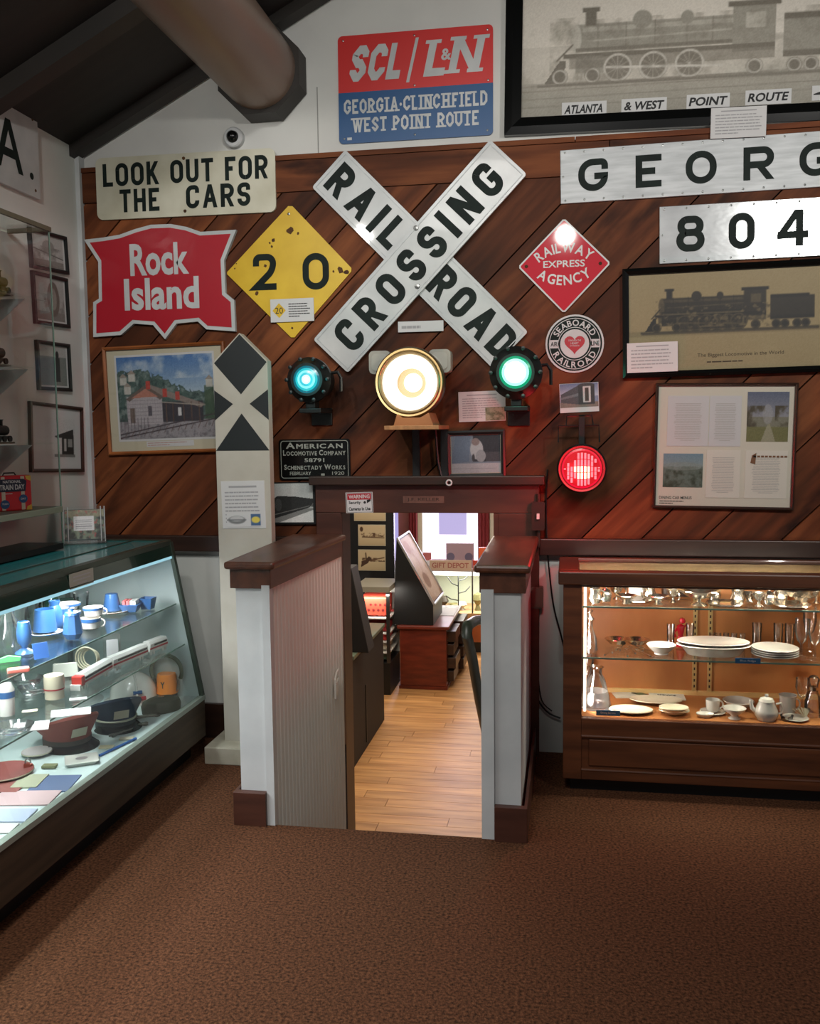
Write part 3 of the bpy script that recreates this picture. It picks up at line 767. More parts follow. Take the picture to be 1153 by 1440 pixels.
# Rock Island shield
q = onY(226, 396, 4.18); t = thing('shield_sign', 'red shield sign with white border reading Rock Island', 'sign', (q.x, 4.2, q.z))
px = [(118, 337), (145, 334), (168, 330), (190, 322), (212, 316), (240, 315), (262, 319), (282, 326), (332, 323), (315, 366), (317, 412), (329, 422), (331, 466), (290, 463), (278, 452), (248, 455), (232, 477), (215, 457), (188, 455), (170, 471), (131, 474), (131, 425), (139, 420), (138, 368)]
P = [onY(x, y, 4.18)-Vector((q.x, 0, q.z)) for x, y in px]; P = [(p.x, p.z) for p in P]
def inset(P, d):
    out = []; n = len(P); ar = sum(P[i][0]*P[(i+1) % n][1]-P[(i+1) % n][0]*P[i][1] for i in range(n)); s_ = 1 if ar > 0 else -1
    for i in range(n):
        a, b, c = Vector(P[i-1]), Vector(P[i]), Vector(P[(i+1) % n]); d1 = (b-a).normalized(); d2 = (c-b).normalized()
        n1 = Vector((-d1.y, d1.x)); n2 = Vector((-d2.y, d2.x)); k = (n1+n2).normalized(); f = 1/max(.35, k.dot(n1)); out.append(tuple(b+k*d*f*s_))
    return out
part('border', MB().prism(P, -.02, 0), M_signw, t); part('face', MB().prism(inset(P, .017), -.0215, -.019), M_red, t)
m = MB(); text(m, 'Rock', -.003, .104, H=.150, Wd=.295, bold=.03, y=-.0222); text(m, 'Island', .002, -.056, H=.150, Wd=.375, bold=.03, y=-.0222)
part('lettering', m, M_signw, t)

# yellow diamond
t, w, h = hang('diamond_sign', 'rusty yellow diamond sign with black number 20', 'sign', (318, 380), (407, 287), (493, 378), (411, 474))
t.rotation_euler = (0, 0, 0); c = t.location
P = [onY(x, y, 4.18) for x, y in ((318, 382), (404, 289), (410, 289), (493, 376), (493, 381), (413, 474), (408, 474), (318, 385))]; P = [(p.x-c.x, p.z-c.z) for p in P]
part('plate', MB().prism(P, -.008, 0), M_yellow, t)
m = MB(); n2, n0 = [onY(x, y, 4.18) for x, y in ((371, 382), (443, 381))]
put(m, letters('2', .165, .03, 0, rad=.05, wscale=.85), n2.x-c.x, n2.z-c.z, y=-.0085); put(m, letters('0', .165, .03, 0, rad=.06, wscale=.95, seg=8), n0.x-c.x, n0.z-c.z, y=-.0085)
part('numerals', m, M_inkb, t)
m = MB(); rn = random.Random(5)
for (x, y, r) in ((407, 324, .017), (418, 327, .007), (383, 337, .010), (381, 346, .007), (378, 341, .005), (372, 373, .008), (478, 379, .016), (486, 382, .012), (360, 412, .010), (356, 406, .006), (329, 377, .004), (331, 370, .004), (468, 381, .006), (405, 300, .007), (410, 461, .006), (366, 401, .006)):
    p = onY(x, y, 4.18); m.add([(p.x-c.x+r*rn.uniform(.6, 1.2)*math.cos(a), -.0088, p.z-c.z+r*rn.uniform(.6, 1.2)*math.sin(a)) for a in [2*PI*i/9 for i in range(9)]], [tuple(range(9))])
part('rust_patches', m, M_rust, t, kind='stuff')
part('bolt', studs(MB(), [((onY(405, 300, 4.18)-c).x, (onY(405, 300, 4.18)-c).z)], .007, -.008), M_steel, t)
t, w, h = hang('caption_card', 'white caption card with yellow 20 emblem on the yellow diamond sign', 'card', (379, 421), (440, 418), (441, 451), (380, 453), 4.19)
part('sheet', B(-w/2, w/2, -.006, 0, -h/2, h/2), M_paper, t)
part('emblem', MB().prism([(-w*.30-.032, 0), (-w*.30, -.034), (-w*.30+.032, 0), (-w*.30, .034)], -.0066, -.006), M_yellow, t)
m = MB(); text(m, '20', -w*.30, 0, H=.028, y=-.007); para(m, -w*.08, w*.42, h*.32, -h*.32, 6, -.0068); part('fine_print', m, M_ink, t)

# crossbuck
q = onY(591, 358, 4.17); t = thing('crossbuck_sign', 'large white X-shaped sign reading RAILROAD CROSSING', 'sign', (q.x, 4.2, q.z))
def blade(e1, e2, wd, y0, y1, nm):
    a = onY(*e1, 4.17)-q; b_ = onY(*e2, 4.17)-q; a = Vector((a.x, a.z)); b_ = Vector((b_.x, b_.z)); L_ = (b_-a).length; an = math.atan2(b_.y-a.y, b_.x-a.x); c_ = (a+b_)/2
    def tr(pts): return [(c_.x+x*math.cos(an)-z*math.sin(an), c_.y+x*math.sin(an)+z*math.cos(an)) for x, z in pts]
    o = part('blade', MB().prism(tr(round_rect(L_, wd, .012, 3)), y0, y1), M_signw, t, label=nm)
    r = MB(); iw = wd-.03
    for (x0, x1, z0, z1) in ((-L_/2+.012, L_/2-.012, iw/2, iw/2+.004), (-L_/2+.012, L_/2-.012, -iw/2-.004, -iw/2), (-L_/2+.012, -L_/2+.016, -iw/2, iw/2), (L_/2-.016, L_/2-.012, -iw/2, iw/2)):
        r.prism(tr([(x0, z0), (x1, z0), (x1, z1), (x0, z1)]), y0-.003, y0)
    part('raised_rim', r, M_alu, o)
    return o, c_, an, L_
wd = .222
o1, c1, an1, L1 = blade((461, 236), (717, 492), wd, -.018, -.004, 'white blade reading RAIL and ROAD')
m = MB(); tk = .033
put(m, letters('RAIL', .145, tk, .036, rad=.035, wscale=.78), c1.x-math.cos(an1)*L1*.29, c1.y-math.sin(an1)*L1*.29, an1, -.0188)
put(m, letters('ROAD', .145, tk, .030, rad=.035, wscale=.74), c1.x+math.cos(an1)*L1*.295, c1.y+math.sin(an1)*L1*.295, an1, -.0188)
part('lettering', m, M_inkb, o1)
o2, c2, an2, L2 = blade((465, 501), (715, 221), wd, -.034, -.019, 'white blade reading CROSSING, lying over the other')
m = MB(); put(m, letters('CROSSING', .150, tk, .042, rad=.036, wscale=.74, fit=L2*.86), c2.x, c2.y, an2, -.0348); part('lettering', m, M_inkb, o2)
for (x, y) in ((585, 321), (587, 403)):
    p = onY(x, y, 4.17)-q; part('bolt', studs(MB(), [(p.x, p.z)], .013, -.034, .006), M_steel, t)

# SCL / L&N sign
t, w, h = hang('railroad_sign', 'red and blue metal sign reading SCL/L&N Georgia Clinchfield West Point Route', 'sign', (474, 50), (692, 34), (694, 188), (477, 203), YB)
rr = round_rect(w, h, .02)
part('plate', MB().prism(clip(rr, 0, 1, -.012), -.010, 0), M_blue, t, label='blue lower half of the sign'); part('upper_field', MB().prism(clip(rr, 0, -1, .012), -.010, 0), M_orange, t, label='red upper half of the sign')
m = MB(); H_ = h*.33; zc1 = h*.235
put(m, letters('SCL', H_, H_*.24, H_*.10, rad=H_*.16, seg=1, wscale=.82, shear=.22, fit=w*.335), -w*.245, zc1, y=-.011)
m.add([(-.055*w, -.011, zc1-H_*.62), (-.035*w, -.011, zc1-H_*.62), (.03*w, -.011, zc1+H_*.60), (.01*w, -.011, zc1+H_*.60)], [(0, 1, 2, 3)])
put(m, letters('L', H_, H_*.22, 0, serif=H_*.10, shear=.22, wscale=.85), w*.145, zc1, y=-.011); put(m, letters('N', H_, H_*.22, 0, serif=H_*.10, shear=.22, wscale=1.0), w*.335, zc1+.006, y=-.011)
text(m, '&', w*.205, zc1+.012, H=H_*.32, bold=.03, y=-.0116)
H_ = h*.135
put(m, letters('GEORGIA*CLINCHFIELD', H_, H_*.19, H_*.13, rad=H_*.2, seg=1, serif=H_*.13, wscale=.74, fit=w*.93), 0, -h*.16, y=-.011)
put(m, letters('WEST POINT ROUTE', H_, H_*.19, H_*.13, rad=H_*.2, seg=1, serif=H_*.13, wscale=.78, space=.45, fit=w*.82), 0, -h*.335, y=-.011)
m.add([(-w*.445, -.011, -h*.47), (-w*.415, -.011, -h*.47), (-w*.415, -.011, -h*.445), (-w*.445, -.011, -h*.445)], [(0, 1, 2, 3)])
part('lettering', m, M_signw, t)
part('rivets', studs(MB(), [(sx*w*.465, sz*h*.455) for sx in (-1, 0, 1) for sz in (-1, 1)]+[(0, 0), (w*.47, .0)], .005, -.010), M_steel, t)

# big framed locomotive photograph
t, w, h = hang('framed_photograph', 'very large pale locomotive photograph in a wide black frame, top right', 'picture', (709, -85), (1290, -122), (1292, 158), (713, 197), YB)
framed(t, w, h, .073, .04, M_blackgloss, gl=False)
im = Img(330, 150, (214, 208, 196)); im.grad(0, .22, (150, 146, 134), (176, 170, 158)); nz = im.noise(7, 2)
im.mix((im.Z < .45)*nz, (120, 116, 104), .45); im.mix(np.clip((nz-.5)*4, 0, 1)*(im.Z < .62)*(im.X < .16), (150, 146, 132), .6)
for zz in (.07, .12, .17, .20): im.line(0, zz, 1, zz+.03, .006, (118, 112, 100), .6)
draw_loco(im, .065, .93, .205, .47, (152, 148, 136), (190, 186, 174), (116, 110, 98), 3, True, light=(208, 204, 194), w0=.235, w1=.46)
im.mix(np.clip((im.noise(16, 9)-.45)*3, 0, 1)*(im.Z > .2)*(im.Z < .6)*(im.X > .08), (120, 114, 102), .45); im.grain(14)
iw, ih = w-.146, h-.146
picture('print', im, iw, ih, t, -.0085)
for (xa, xb, s_, yy) in ((790, 853, 'ATLANTA', 152), (874, 938, '& WEST', 147), (966, 1027, 'POINT', 141), (1049, 1114, 'ROUTE', 135), (1143, 1180, '4', 129)):
    p0, p1 = onY(xa, yy, 4.2)-t.location, onY(xb, yy-1, 4.2)-t.location; a = -t.rotation_euler.y
    def rot(p): return (p.x*math.cos(a)+p.z*math.sin(a), -p.x*math.sin(a)+p.z*math.cos(a))
    (xa2, za), (xb2, zb) = rot(p0), rot(p1); cx, cz, ww = (xa2+xb2)/2, (za+zb)/2, xb2-xa2
    m = MB().box(cx-ww/2, cx+ww/2, -.0105, -.009, cz-.030, cz+.030); o = part('caption_strip', m, M_paper, t)
    part('lettering', text(MB(), s_, cx, cz, H=.036, Wd=ww*.86, bold=.03, y=-.011, shear=.2), M_ink, o)
card('note_card', 'white typed note card hung over the bottom of the large black frame', 'card', (999, 151), (1078, 147), (1079, 190), (1001, 194), YB-.042, 7, seed=3)

# GEORGIA and 804 number boards
t, w, h = hang('name_board', 'long bare aluminium board with black letters GEORGIA', 'sign', (787, 208), (1290, 176), (1290, 250), (789, 289))
part('plate', B(-w/2, w/2, -.008, 0, -h/2, h/2), M_alu, t, bevel=.002)
m = MB(); H_ = h*.60
for ch, x in zip('GEORGIA', (834, 912, 986, 1067, 1147, 1205, 1262)):
    p = onY(x, 240-(x-834)*.066, 4.19)-t.location; a = -t.rotation_euler.y
    part('letter', put(MB(), letters(ch, H_, H_*.205, 0, rad=H_*.42, seg=8, wscale=1.06), p.x/math.cos(a), 0, y=-.0086), M_inkb, t)
part('rivets', studs(MB(), [(-w/2+.02+i*(w-.04)/17, s_*(h/2-.012)) for i in range(18) for s_ in (-1, 1)]+[(-w/2+.012, 0)], .005, -.008), M_steel, t)
t, w, h = hang('number_board', 'shiny aluminium board with black number 804 below the GEORGIA board', 'sign', (927, 290), (1230, 272), (1230, 355), (928, 371))
part('plate', B(-w/2, w/2, -.008, 0, -h/2, h/2), M_alush, t, bevel=.002)
m = MB(); H_ = h*.62
for ch, x in zip('804', (971, 1043, 1115)):
    p = onY(x, 322, 4.19)-t.location; part('letter', put(MB(), letters(ch, H_, H_*.20, 0, rad=H_*.32, seg=8, wscale=.98 if ch != '0' else .88), p.x, 0, y=-.0086), M_inkb, t)
part('rivets', studs(MB(), [(-w/2+.02+i*(w-.04)/9, s_*(h/2-.012)) for i in range(10) for s_ in (-1, 1)]+[(-w/2+.012, 0)], .005, -.008), M_steel, t)

# Railway Express Agency
q = onY(793, 372, 4.18); t = thing('enamel_sign', 'small red enamel diamond reading RAILWAY EXPRESS AGENCY', 'sign', (q.x, 4.2, q.z))
rad = .195; P = [(rad, .006), (.006, rad), (-.006, rad), (-rad, .006), (-rad, -.006), (-.006, -rad*1.04), (.006, -rad*1.04), (rad, -.006)]
part('border', MB().prism(P, -.008, 0), M_signw, t); part('face', MB().prism(inset(P, -.006 if False else .007), -.0095, -.007), M_redshiny, t)
m = MB(); arc_text(m, 'RAILWAY', 0, -.115, .19, .042, PI/2, 1.38, .02, y=-.0102); text(m, 'EXPRESS', 0, .005, H=.030, Wd=.18, bold=.015, y=-.0102); arc_text(m, 'AGENCY', 0, .125, .19, .042, -PI/2, 1.22, .02, inner=True, y=-.0102)
part('lettering', m, M_signw, t)
part('bolt', studs(MB(), [(-rad*.84, 0)], .008, -.0095), M_rust, t); part('bolt', studs(MB(), [(rad*.80, 0)], .008, -.0095), M_rust, t)

# Seaboard roundel
q = onY(808, 483, 4.18); t = thing('round_sign', 'round black and white sign reading SEABOARD AIR LINE RAILROAD with red heart', 'sign', (q.x, 4.2, q.z))
part('plate', MB().prism(circle(.127, 40), -.008, 0), M_signw, t)
part('black_ring', MB().add([(r*math.cos(2*PI*i/40), -.0086, r*math.sin(2*PI*i/40)) for r in (.119, .063) for i in range(40)], [(i+40, i, (i+1) % 40, (i+1) % 40+40)[::-1] for i in range(40)]), M_inkb, t)
m = MB()
for r0, r1 in ((.112, .109), (.073, .070)): m.add([(r*math.cos(2*PI*i/40), -.0092, r*math.sin(2*PI*i/40)) for r in (r0, r1) for i in range(40)], [(i+40, i, (i+1) % 40, (i+1) % 40+40)[::-1] for i in range(40)])
for s_ in (-1, 1): m.add([(s_*.070, -.0092, -.018), (s_*.109, -.0092, -.018), (s_*.109, -.0092, .018), (s_*.070, -.0092, .018)], [(0, 1, 2, 3) if s_ > 0 else (3, 2, 1, 0)])
arc_text(m, 'SEABOARD', 0, 0, .091, .026, PI/2, 2.3, .02, y=-.0096); arc_text(m, 'RAILROAD', 0, 0, .091, .026, -PI/2, 2.3, .02, inner=True, y=-.0096)
part('lettering', m, M_signw, t)
m = MB(); text(m, 'AIR', -.0895, 0, H=.020, Wd=.03, bold=.02, y=-.0099); text(m, 'LINE', .0895, 0, H=.020, Wd=.034, bold=.02, y=-.0099); part('small_lettering', m, M_inkb, t)
hp = []
for i in range(28): a = 2*PI*i/28; hp.append((.0028*16*math.sin(a)**3, .0028*(13*math.cos(a)-5*math.cos(2*a)-2*math.cos(3*a)-math.cos(4*a))))
hp = [(x, z) for x, z in hp]; part('heart', MB().prism(hp, -.0092, -.008), M_red, t)
m = MB(); text(m, 'THROUGH THE', 0, .014, H=.008, Wd=.055, y=-.0097); text(m, 'HEART', 0, .002, H=.009, Wd=.034, y=-.0097); text(m, 'OF THE SOUTH', 0, -.009, H=.007, Wd=.040, y=-.0097); part('small_lettering', m, M_signw, t)

# small railcar photo
t, w, h = hang('photo_card', 'small color photo of a passenger railcar end, pinned under the round sign', 'photo', (787, 540), (842, 537), (842, 578), (787, 581))
part('sheet', B(-w/2, w/2, -.003, 0, -h/2, h/2), M_paper, t)
im = Img(80, 46, (112, 134, 158)); im.grad(.45, 1, (170, 186, 200), (84, 108, 140)); im.rect(0, 1, 0, .22, (116, 110, 100)); im.poly([(.02, .22), (.5, .12), (.5, .92), (.02, .55)], (66, 72, 76)); im.poly([(.02, .34), (.5, .48), (.5, .60), (.02, .42)], (100, 108, 112)); im.rect(.48, .90, .12, .93, (44, 48, 50)); im.ell(.69, .9, .2, .1, (50, 54, 56)); im.rect(.60, .80, .2, .86, (190, 192, 190)); im.rect(.65, .75, .25, .8, (60, 50, 44)); im.grain(20)
picture('print', im, w*.98, h*.82, t, -.0036, 0, h*.08)

# framed sepia locomotive
t, w, h = hang('framed_photograph', 'sepia locomotive photograph in a thin black frame under the 804 board', 'picture', (875, 377), (1215, 362), (1215, 519), (876, 534))
framed(t, w, h, .026, .028, M_blackgloss, backmat=mat('sepia_board', (160, 142, 104), .7))
im = Img(240, 112, (162, 144, 104)); nz = im.noise(3, 4); im.mix(nz, (150, 130, 88), .5); im.rect(0, 1, .36, .415, (120, 104, 70), .5)
draw_loco(im, .075, .82, .40, .44, (38, 32, 22), (88, 76, 52), (20, 17, 12), 6, True, w0=.24, w1=.56); im.mix(np.clip((im.noise(18, 7)-.5)*4, 0, 1)*(im.Z > .42)*(im.Z < .72)*(im.X > .12)*(im.X < .8), (32, 26, 18), .5)
im.mix(np.clip((im.noise(26, 17)-.55)*7, 0, 1)*(im.Z > .44)*(im.Z < .66)*(im.X > .14)*(im.X < .62), (128, 112, 78), .6); im.rect(.06, .84, .375, .40, (70, 60, 42), .7); im.grain(10); picture('print', im, w-.055, h-.055, t, -.0075)
m = MB(); text(m, 'The Biggest Locomotive in the World', w*.0, -h*.315, H=.020, Wd=w*.36, y=-.0084); para(m, -w*.14, w*.16, -h*.36, -h*.39, 1, -.0084); part('caption', m, mat('sepia_ink', (70, 54, 34), .7), t)
card('note_card', 'small white typed card tucked in the lower left of the sepia locomotive frame', 'card', (882, 482), (953, 480), (954, 521), (882, 525), 4.2-.0285, 6, seed=4)

# dining car menus in one frame
t, w, h = hang('framed_menus', 'thin brown frame with cream board of old menus and two landscape photos', 'picture', (922, 538), (1121, 539), (1117, 717), (918, 715))
framed(t, w, h, .012, .022, M_dark, backmat=mat('ivory_board', (212, 207, 190), .7))
def sub(x0, x1, z0, z1): return ((x0+x1)/2-.5)*w, ((z0+z1)/2-.5)*h, (x1-x0)*w, (z1-z0)*h
for (x0, x1, z0, z1) in ((.09, .385, .50, .90), (.39, .615, .50, .90), (.38, .62, .09, .47), (.655, .95, .09, .47)):
    cx, cz, pw, ph = sub(x0, x1, z0, z1); o = part('menu_sheet', B(cx-pw/2, cx+pw/2, -.008, -.006, cz-ph/2, cz+ph/2), M_paper if z0 > .4 else mat('ivory_paper', (220, 215, 202), .7), t)
    m = MB(); para(m, cx-pw*.34, cx+pw*.34, cz+ph*.36, cz-ph*.40, 22, -.0086, seed=int(x0*100), fill=.35, center=True); part('fine_print', m, mat('pale_print', (180, 177, 172), .7), o)
im = Img(60, 68, (120, 118, 100)); im.grad(.5, 1, (140, 140, 146), (84, 92, 116)); im.mix(np.clip((im.noise(5, 3)-.42)*4, 0, 1)*(im.Z < .72)*(im.Z > .3)*(np.abs(im.X-.55) > .12), (66, 56, 34)); im.rect(0, 1, 0, .30, (110, 108, 60)); im.ell(.5, .55, .12, .2, (160, 160, 160), .6); im.poly([(.35, 0), (.7, 0), (.56, .35), (.5, .35)], (150, 146, 118)); im.grain(16)
cx, cz, pw, ph = sub(.655, .945, .54, .93); picture('print', im, pw, ph, t, -.0078, cx, cz, label='color photo of trees and a lawn')
im = Img(60, 48, (96, 110, 100)); im.grad(.6, 1, (130, 150, 150), (110, 140, 156)); im.mix(np.clip((im.noise(6, 8)-.4)*3, 0, 1)*(im.Z < .62), (46, 54, 34)); im.ell(.5, .62, .5, .12, (130, 146, 140), .7); im.grain(16)
cx, cz, pw, ph = sub(.07, .355, .17, .44); picture('print', im, pw, ph, t, -.0078, cx, cz, label='color photo of a wooded valley')
m = MB(); text(m, 'DINING CAR MENUS', -w*.335, -h*.415, H=.013, Wd=w*.235, bold=.01, y=-.0070); para(m, -w*.45, -w*.25, -h*.435, -h*.47, 2, -.007)
m2 = MB()
part('caption', m, M_ink, t)
m = MB(); rn = random.Random(2)
for i in range(9): x = w*(.21+.027*i); m.add([(x, -.009, h*-.085), (x+w*.02, -.009, h*-.085), (x+w*.02, -.009, h*-.07), (x, -.009, h*-.07)], [(0, 1, 2, 3)])
m.add([(w*.19, -.009, -h*.13), (w*.225, -.009, -h*.14), (w*.23, -.009, -h*.05), (w*.2, -.009, -h*.07)], [(0, 1, 2, 3)]); part('ornament', m, mat('brown_print', (120, 80, 50), .7), t)

# depot painting
t, w, h = hang('framed_painting', 'watercolor print of a stone railway depot in an orange-brown wood frame', 'picture', (144, 488), (318, 480), (319, 634), (152, 641))
framed(t, w, h, .016, .024, noisy('honey_oak_frame', (120, 66, 30), (156, 90, 44), 6, .35))
pw, ph = w*.79, h*.76; part('white_liner', B(-w*.41, w*.41, -.0072, -.006, h*.02-ph*.525, h*.02+ph*.525), M_paper, t)
im = Img(180, 142, (120, 146, 176)); im.grad(.55, 1, (160, 180, 196), (70, 112, 168)); nz = im.noise(6, 5); im.mix(np.clip((nz-.45)*3, 0, 1)*(im.Z > .72), (190, 200, 208), .8)
nz = im.noise(14, 8); hill = .72+.14*np.sin(im.X*5+.6)-.02; im.mix(im.Z < hill+.05*(nz-.5)*4, (70, 92, 88)); im.mix(np.clip((nz-.5)*5, 0, 1)*(im.Z < hill), (128, 142, 138), .8); im.mix(np.clip((im.noise(22, 18)-.55)*6, 0, 1)*(im.Z < hill), (40, 58, 58), .7)
im.rect(.9, 1, .2, .62, (62, 84, 60), .7)
for (x, z) in ((.03, .66), (.12, .70), (.07, .55), (.92, .60)): im.rect(x, x+.07, z, z+.09, (190, 188, 180)); im.poly([(x-.01, z+.09), (x+.035, z+.14), (x+.08, z+.09)], (150, 140, 130))
im.rect(0, 1, 0, .22, (150, 146, 150)); im.mix(np.clip((im.noise(24, 6)-.5)*4, 0, 1)*(im.Z < .22), (92, 90, 96), .6)
im.rect(.09, .46, .18, .52, (172, 166, 170)); im.rect(.46, .88, .20, .44, (54, 52, 60))                 # stone front, shaded porch
for i in range(7): im.line(.09, .2+.045*i, .46, .2+.045*i, .006, (120, 112, 120), .7)
for i in range(14): im.line(.1+.026*i, .19, .1+.026*i, .5, .004, (128, 120, 126), .4)
im.poly([(.08, .49), (.30, .66), (.50, .52), (.44, .47), (.29, .60), (.12, .46)], (104, 90, 84)); im.poly([(.29, .66), (.33, .66), (.90, .40), (.86, .36), (.46, .52)], (134, 122, 116)); im.poly([(.14, .50), (.29, .61), (.42, .51)], (176, 120, 104))
for x in (.30, .47, .60): im.rect(x, x+.045, .60-.1*(x > .4)-.04*(x > .55), .70-.1*(x > .4)-.04*(x > .55), (176, 70, 62))
im.rect(.31, .35, .28, .40, (88, 84, 92)); im.rect(.12, .17, .2, .38, (110, 96, 90)); im.rect(.62, .655, .27, .37, (210, 210, 210))
for x in (.5, .57, .68, .76, .84): im.line(x, .2, x, .43, .012, (96, 74, 62))
im.line(.46, .44, .9, .385, .012, (160, 150, 140))
for a, b_ in ((.02, .10), (.06, .16)): im.line(0, a, 1, b_+.12, .014, (66, 56, 62))
for i in range(14): x = .05+.07*i; im.line(x, .02+x*.12, x+.03, .085+x*.13, .010, (96, 80, 78), .8)
for i in range(9): im.line(.02+.035*i, .1, .02+.035*i, .26, .006, (70, 60, 70), .8)
im.grain(22); picture('print', im, pw, ph, t, -.0078, 0, h*.02)
part('title_strip', B(-w*.18, w*.21, -.0075, -.006, -h*.435, -h*.385), M_paper, t); m = MB(); para(m, -w*.17, w*.20, -h*.39, -h*.43, 2, -.008); part('fine_print', m, mat('pale_red_print', (190, 150, 140), .7), t)

# American Locomotive builder's plate
t, w, h = hang('builder_plate', 'black metal plate reading AMERICAN LOCOMOTIVE COMPANY Schenectady Works', 'plate', (391, 618), (491, 617), (493, 674), (393, 675))
part('plate', MB().prism(round_rect(w, h, .014), -.010, 0), M_blackgloss, t)
m = MB(); rr = round_rect(w*.95, h*.93, .014); ri = round_rect(w*.95-.006, h*.93-.006, .012); n_ = len(rr)
m.add([(p[0], -.0106, p[1]) for p in rr]+[(p[0], -.0106, p[1]) for p in ri], [(i, (i+1) % n_, (i+1) % n_+n_, i+n_) for i in range(n_)])
def smallcaps(m, s, cx, cz, Wd, H):
    words = s.split(' '); x = 0; items = []
    for wd_ in words:
        for i, ch in enumerate(wd_):
            vs = text2d(ch, .03)[0]; ww = (max(v[0] for v in vs)-min(v[0] for v in vs)); k = 1.0 if i == 0 else .78
            items.append((ch, x+ww*k/2, ww*k, k)); x += ww*k+.10
        x += .28
    x -= .38; f = Wd/x
    for ch, c_, ww, k in items: text(m, ch, cx-Wd/2+c_*f, cz-H*(1-k)/2, H=H*k, Wd=ww*f, bold=.03, y=-.0108)
smallcaps(m, 'AMERICAN', 0, h*.345, w*.80, h*.15); smallcaps(m, 'LOCOMOTIVE COMPANY', 0, h*.165, w*.88, h*.135); text(m, '58791', 0, -h*.02, H=h*.10, Wd=w*.28, bold=.02, y=-.0108)
smallcaps(m, 'SCHENECTADY WORKS', 0, -h*.19, w*.86, h*.13); text(m, 'FEBRUARY', -w*.20, -h*.345, H=h*.085, Wd=w*.30, bold=.01, y=-.0108); text(m, '1920', w*.33, -h*.345, H=h*.085, Wd=w*.17, bold=.01, y=-.0108)
m.add([(w*.09, -.0108, -h*.40), (w*.14, -.0108, -h*.40), (w*.14, -.0108, -h*.35), (w*.09, -.0108, -h*.35)], [(0, 1, 2, 3)])
part('raised_lettering', m, mat('silvered_relief', (150, 156, 148), .4, .3), t)

# black-edged locomotive photo under the plate
t, w, h = hang('photo_board', 'black and white locomotive photo on black board under the builder plate', 'photo', (383, 678), (443, 678), (443, 737), (383, 738))
part('board', B(-w/2, w/2, -.012, 0, -h/2, h/2), M_black, t)
im = Img(90, 86, (176, 180, 178)); im.rect(0, 1, 0, .36, (120, 122, 120)); im.poly([(0, 0), (1, 0), (1, .32), (.12, .0)], (206, 208, 206)); im.mix(np.clip((im.noise(8, 3)-.35)*5, 0, 1)*(im.Z < .62)*(im.Z > .40)*(im.X > .1), (56, 58, 56)); im.poly([(0, .1), (.9, .38), (1, .5), (1, .6), (.55, .66), (.1, .68), (0, .6)], (34, 36, 36)); im.ell(.12, .45, .09, .16, (60, 62, 62)); im.line(.0, .2, .9, .42, .02, (110, 110, 108)); im.grain(24)
picture('print', im, w*.92, h*.92, t, -.0125, -w*.01, h*.01)

# framed dark photo right of the headlight shelf
t, w, h = hang('framed_photograph', 'small black-framed bluish photo of a man with white beard, by the green lamp', 'picture', (627, 606), (710, 604), (711, 671), (628, 673))
t['label'] = 'small black-framed bluish photo of a person with white beard above the header'
framed(t, w, h, .020, .022, M_black)
im = Img(90, 70, (120, 134, 148)); im.rect(.45, 1, .3, 1, (40, 42, 50)); im.poly([(.0, .25), (.1, 1), (.4, 1), (.36, .3)], (104, 122, 142)); im.ell(.52, .62, .13, .26, (176, 182, 186)); im.ell(.5, .82, .08, .1, (134, 120, 118)); im.ell(.6, .45, .1, .16, (150, 156, 160)); im.ell(.45, .4, .03, .1, (60, 58, 62)); im.rect(.7, 1, .3, .55, (86, 84, 88), .6); im.rect(0, 1, 0, .26, (178, 180, 184)); im.line(0, .12, .9, .12, .01, (140, 142, 146)); im.grain(18)
picture('print', im, w-.045, h-.045, t, -.0066)

# paper cards
card('caption_strip_card', 'narrow white caption strip under the crossbuck, above the headlight', 'card', (559, 452), (623, 450), (623, 465), (559, 467), 4.19, 1, False, seed=6)
t, w, h = card('note_card', 'white typed note with small photo pinned between headlight and right green lamp', 'card', (644, 551), (710, 549), (711, 591), (645, 594), 4.2, 9, seed=8)
im = Img(40, 30, (150, 152, 126)); im.mix(np.clip((im.noise(5, 3)-.4)*4, 0, 1), (96, 104, 74)); im.grain(20); picture('photo', im, w*.42, h*.44, t, -.005, w*.28, -h*.26)

# sign on the header, faint name plate, coil hook
t, w, h = hang('security_sign', 'small white WARNING Security Cameras In Use sign on the header', 'sign', (485, 693), (523, 692), (524, 721), (486, 722), 4.165)
part('plate', B(-w/2, w/2, -.003, 0, -h/2, h/2), M_paper, t)
part('red_band', MB().prism([(-w*.44, h*.14), (w*.44, h*.14), (w*.44, h*.44), (-w*.44, h*.44)], -.0036, -.003), M_red, t)
part('lettering', text(MB(), 'WARNING', 0, h*.29, H=h*.19, Wd=w*.78, bold=.03, y=-.004), M_paper, t, label='white letters reading WARNING')
m = MB(); text(m, 'Security', -w*.17, -.01*h, H=h*.19, Wd=w*.44, bold=.03, y=-.0036); text(m, 'Cameras In Use', 0, -h*.30, H=h*.17, Wd=w*.80, bold=.03, y=-.0036)
m.lathe([(.006, 0), (0, 0)], 12, (w*.20, -.0036, 0), axis='y').prism([(w*.28, -.004), (w*.42, .006), (w*.42, .014), (w*.28, .012)], -.0036, -.003)
for (x0, x1, z0, z1) in ((-.46, .46, .46, .475), (-.46, .46, -.475, -.46), (-.475, -.46, -.475, .475), (.46, .475, -.475, .475)): m.add([(x0*w, -.0034, z0*h), (x1*w, -.0034, z0*h), (x1*w, -.0034, z1*h), (x0*w, -.0034, z1*h)], [(0, 1, 2, 3)])
part('small_lettering', m, M_ink, t)
t, w, h = hang('name_plate', 'faint dark wooden name plate in the middle of the header', 'plate', (566, 698), (624, 698), (624, 708), (566, 708), 4.165)
part('plate', B(-w/2, w/2, -.004, 0, -h/2, h/2), noisy('faded_plate', (92, 62, 52), (110, 76, 64), 20, .5), t)
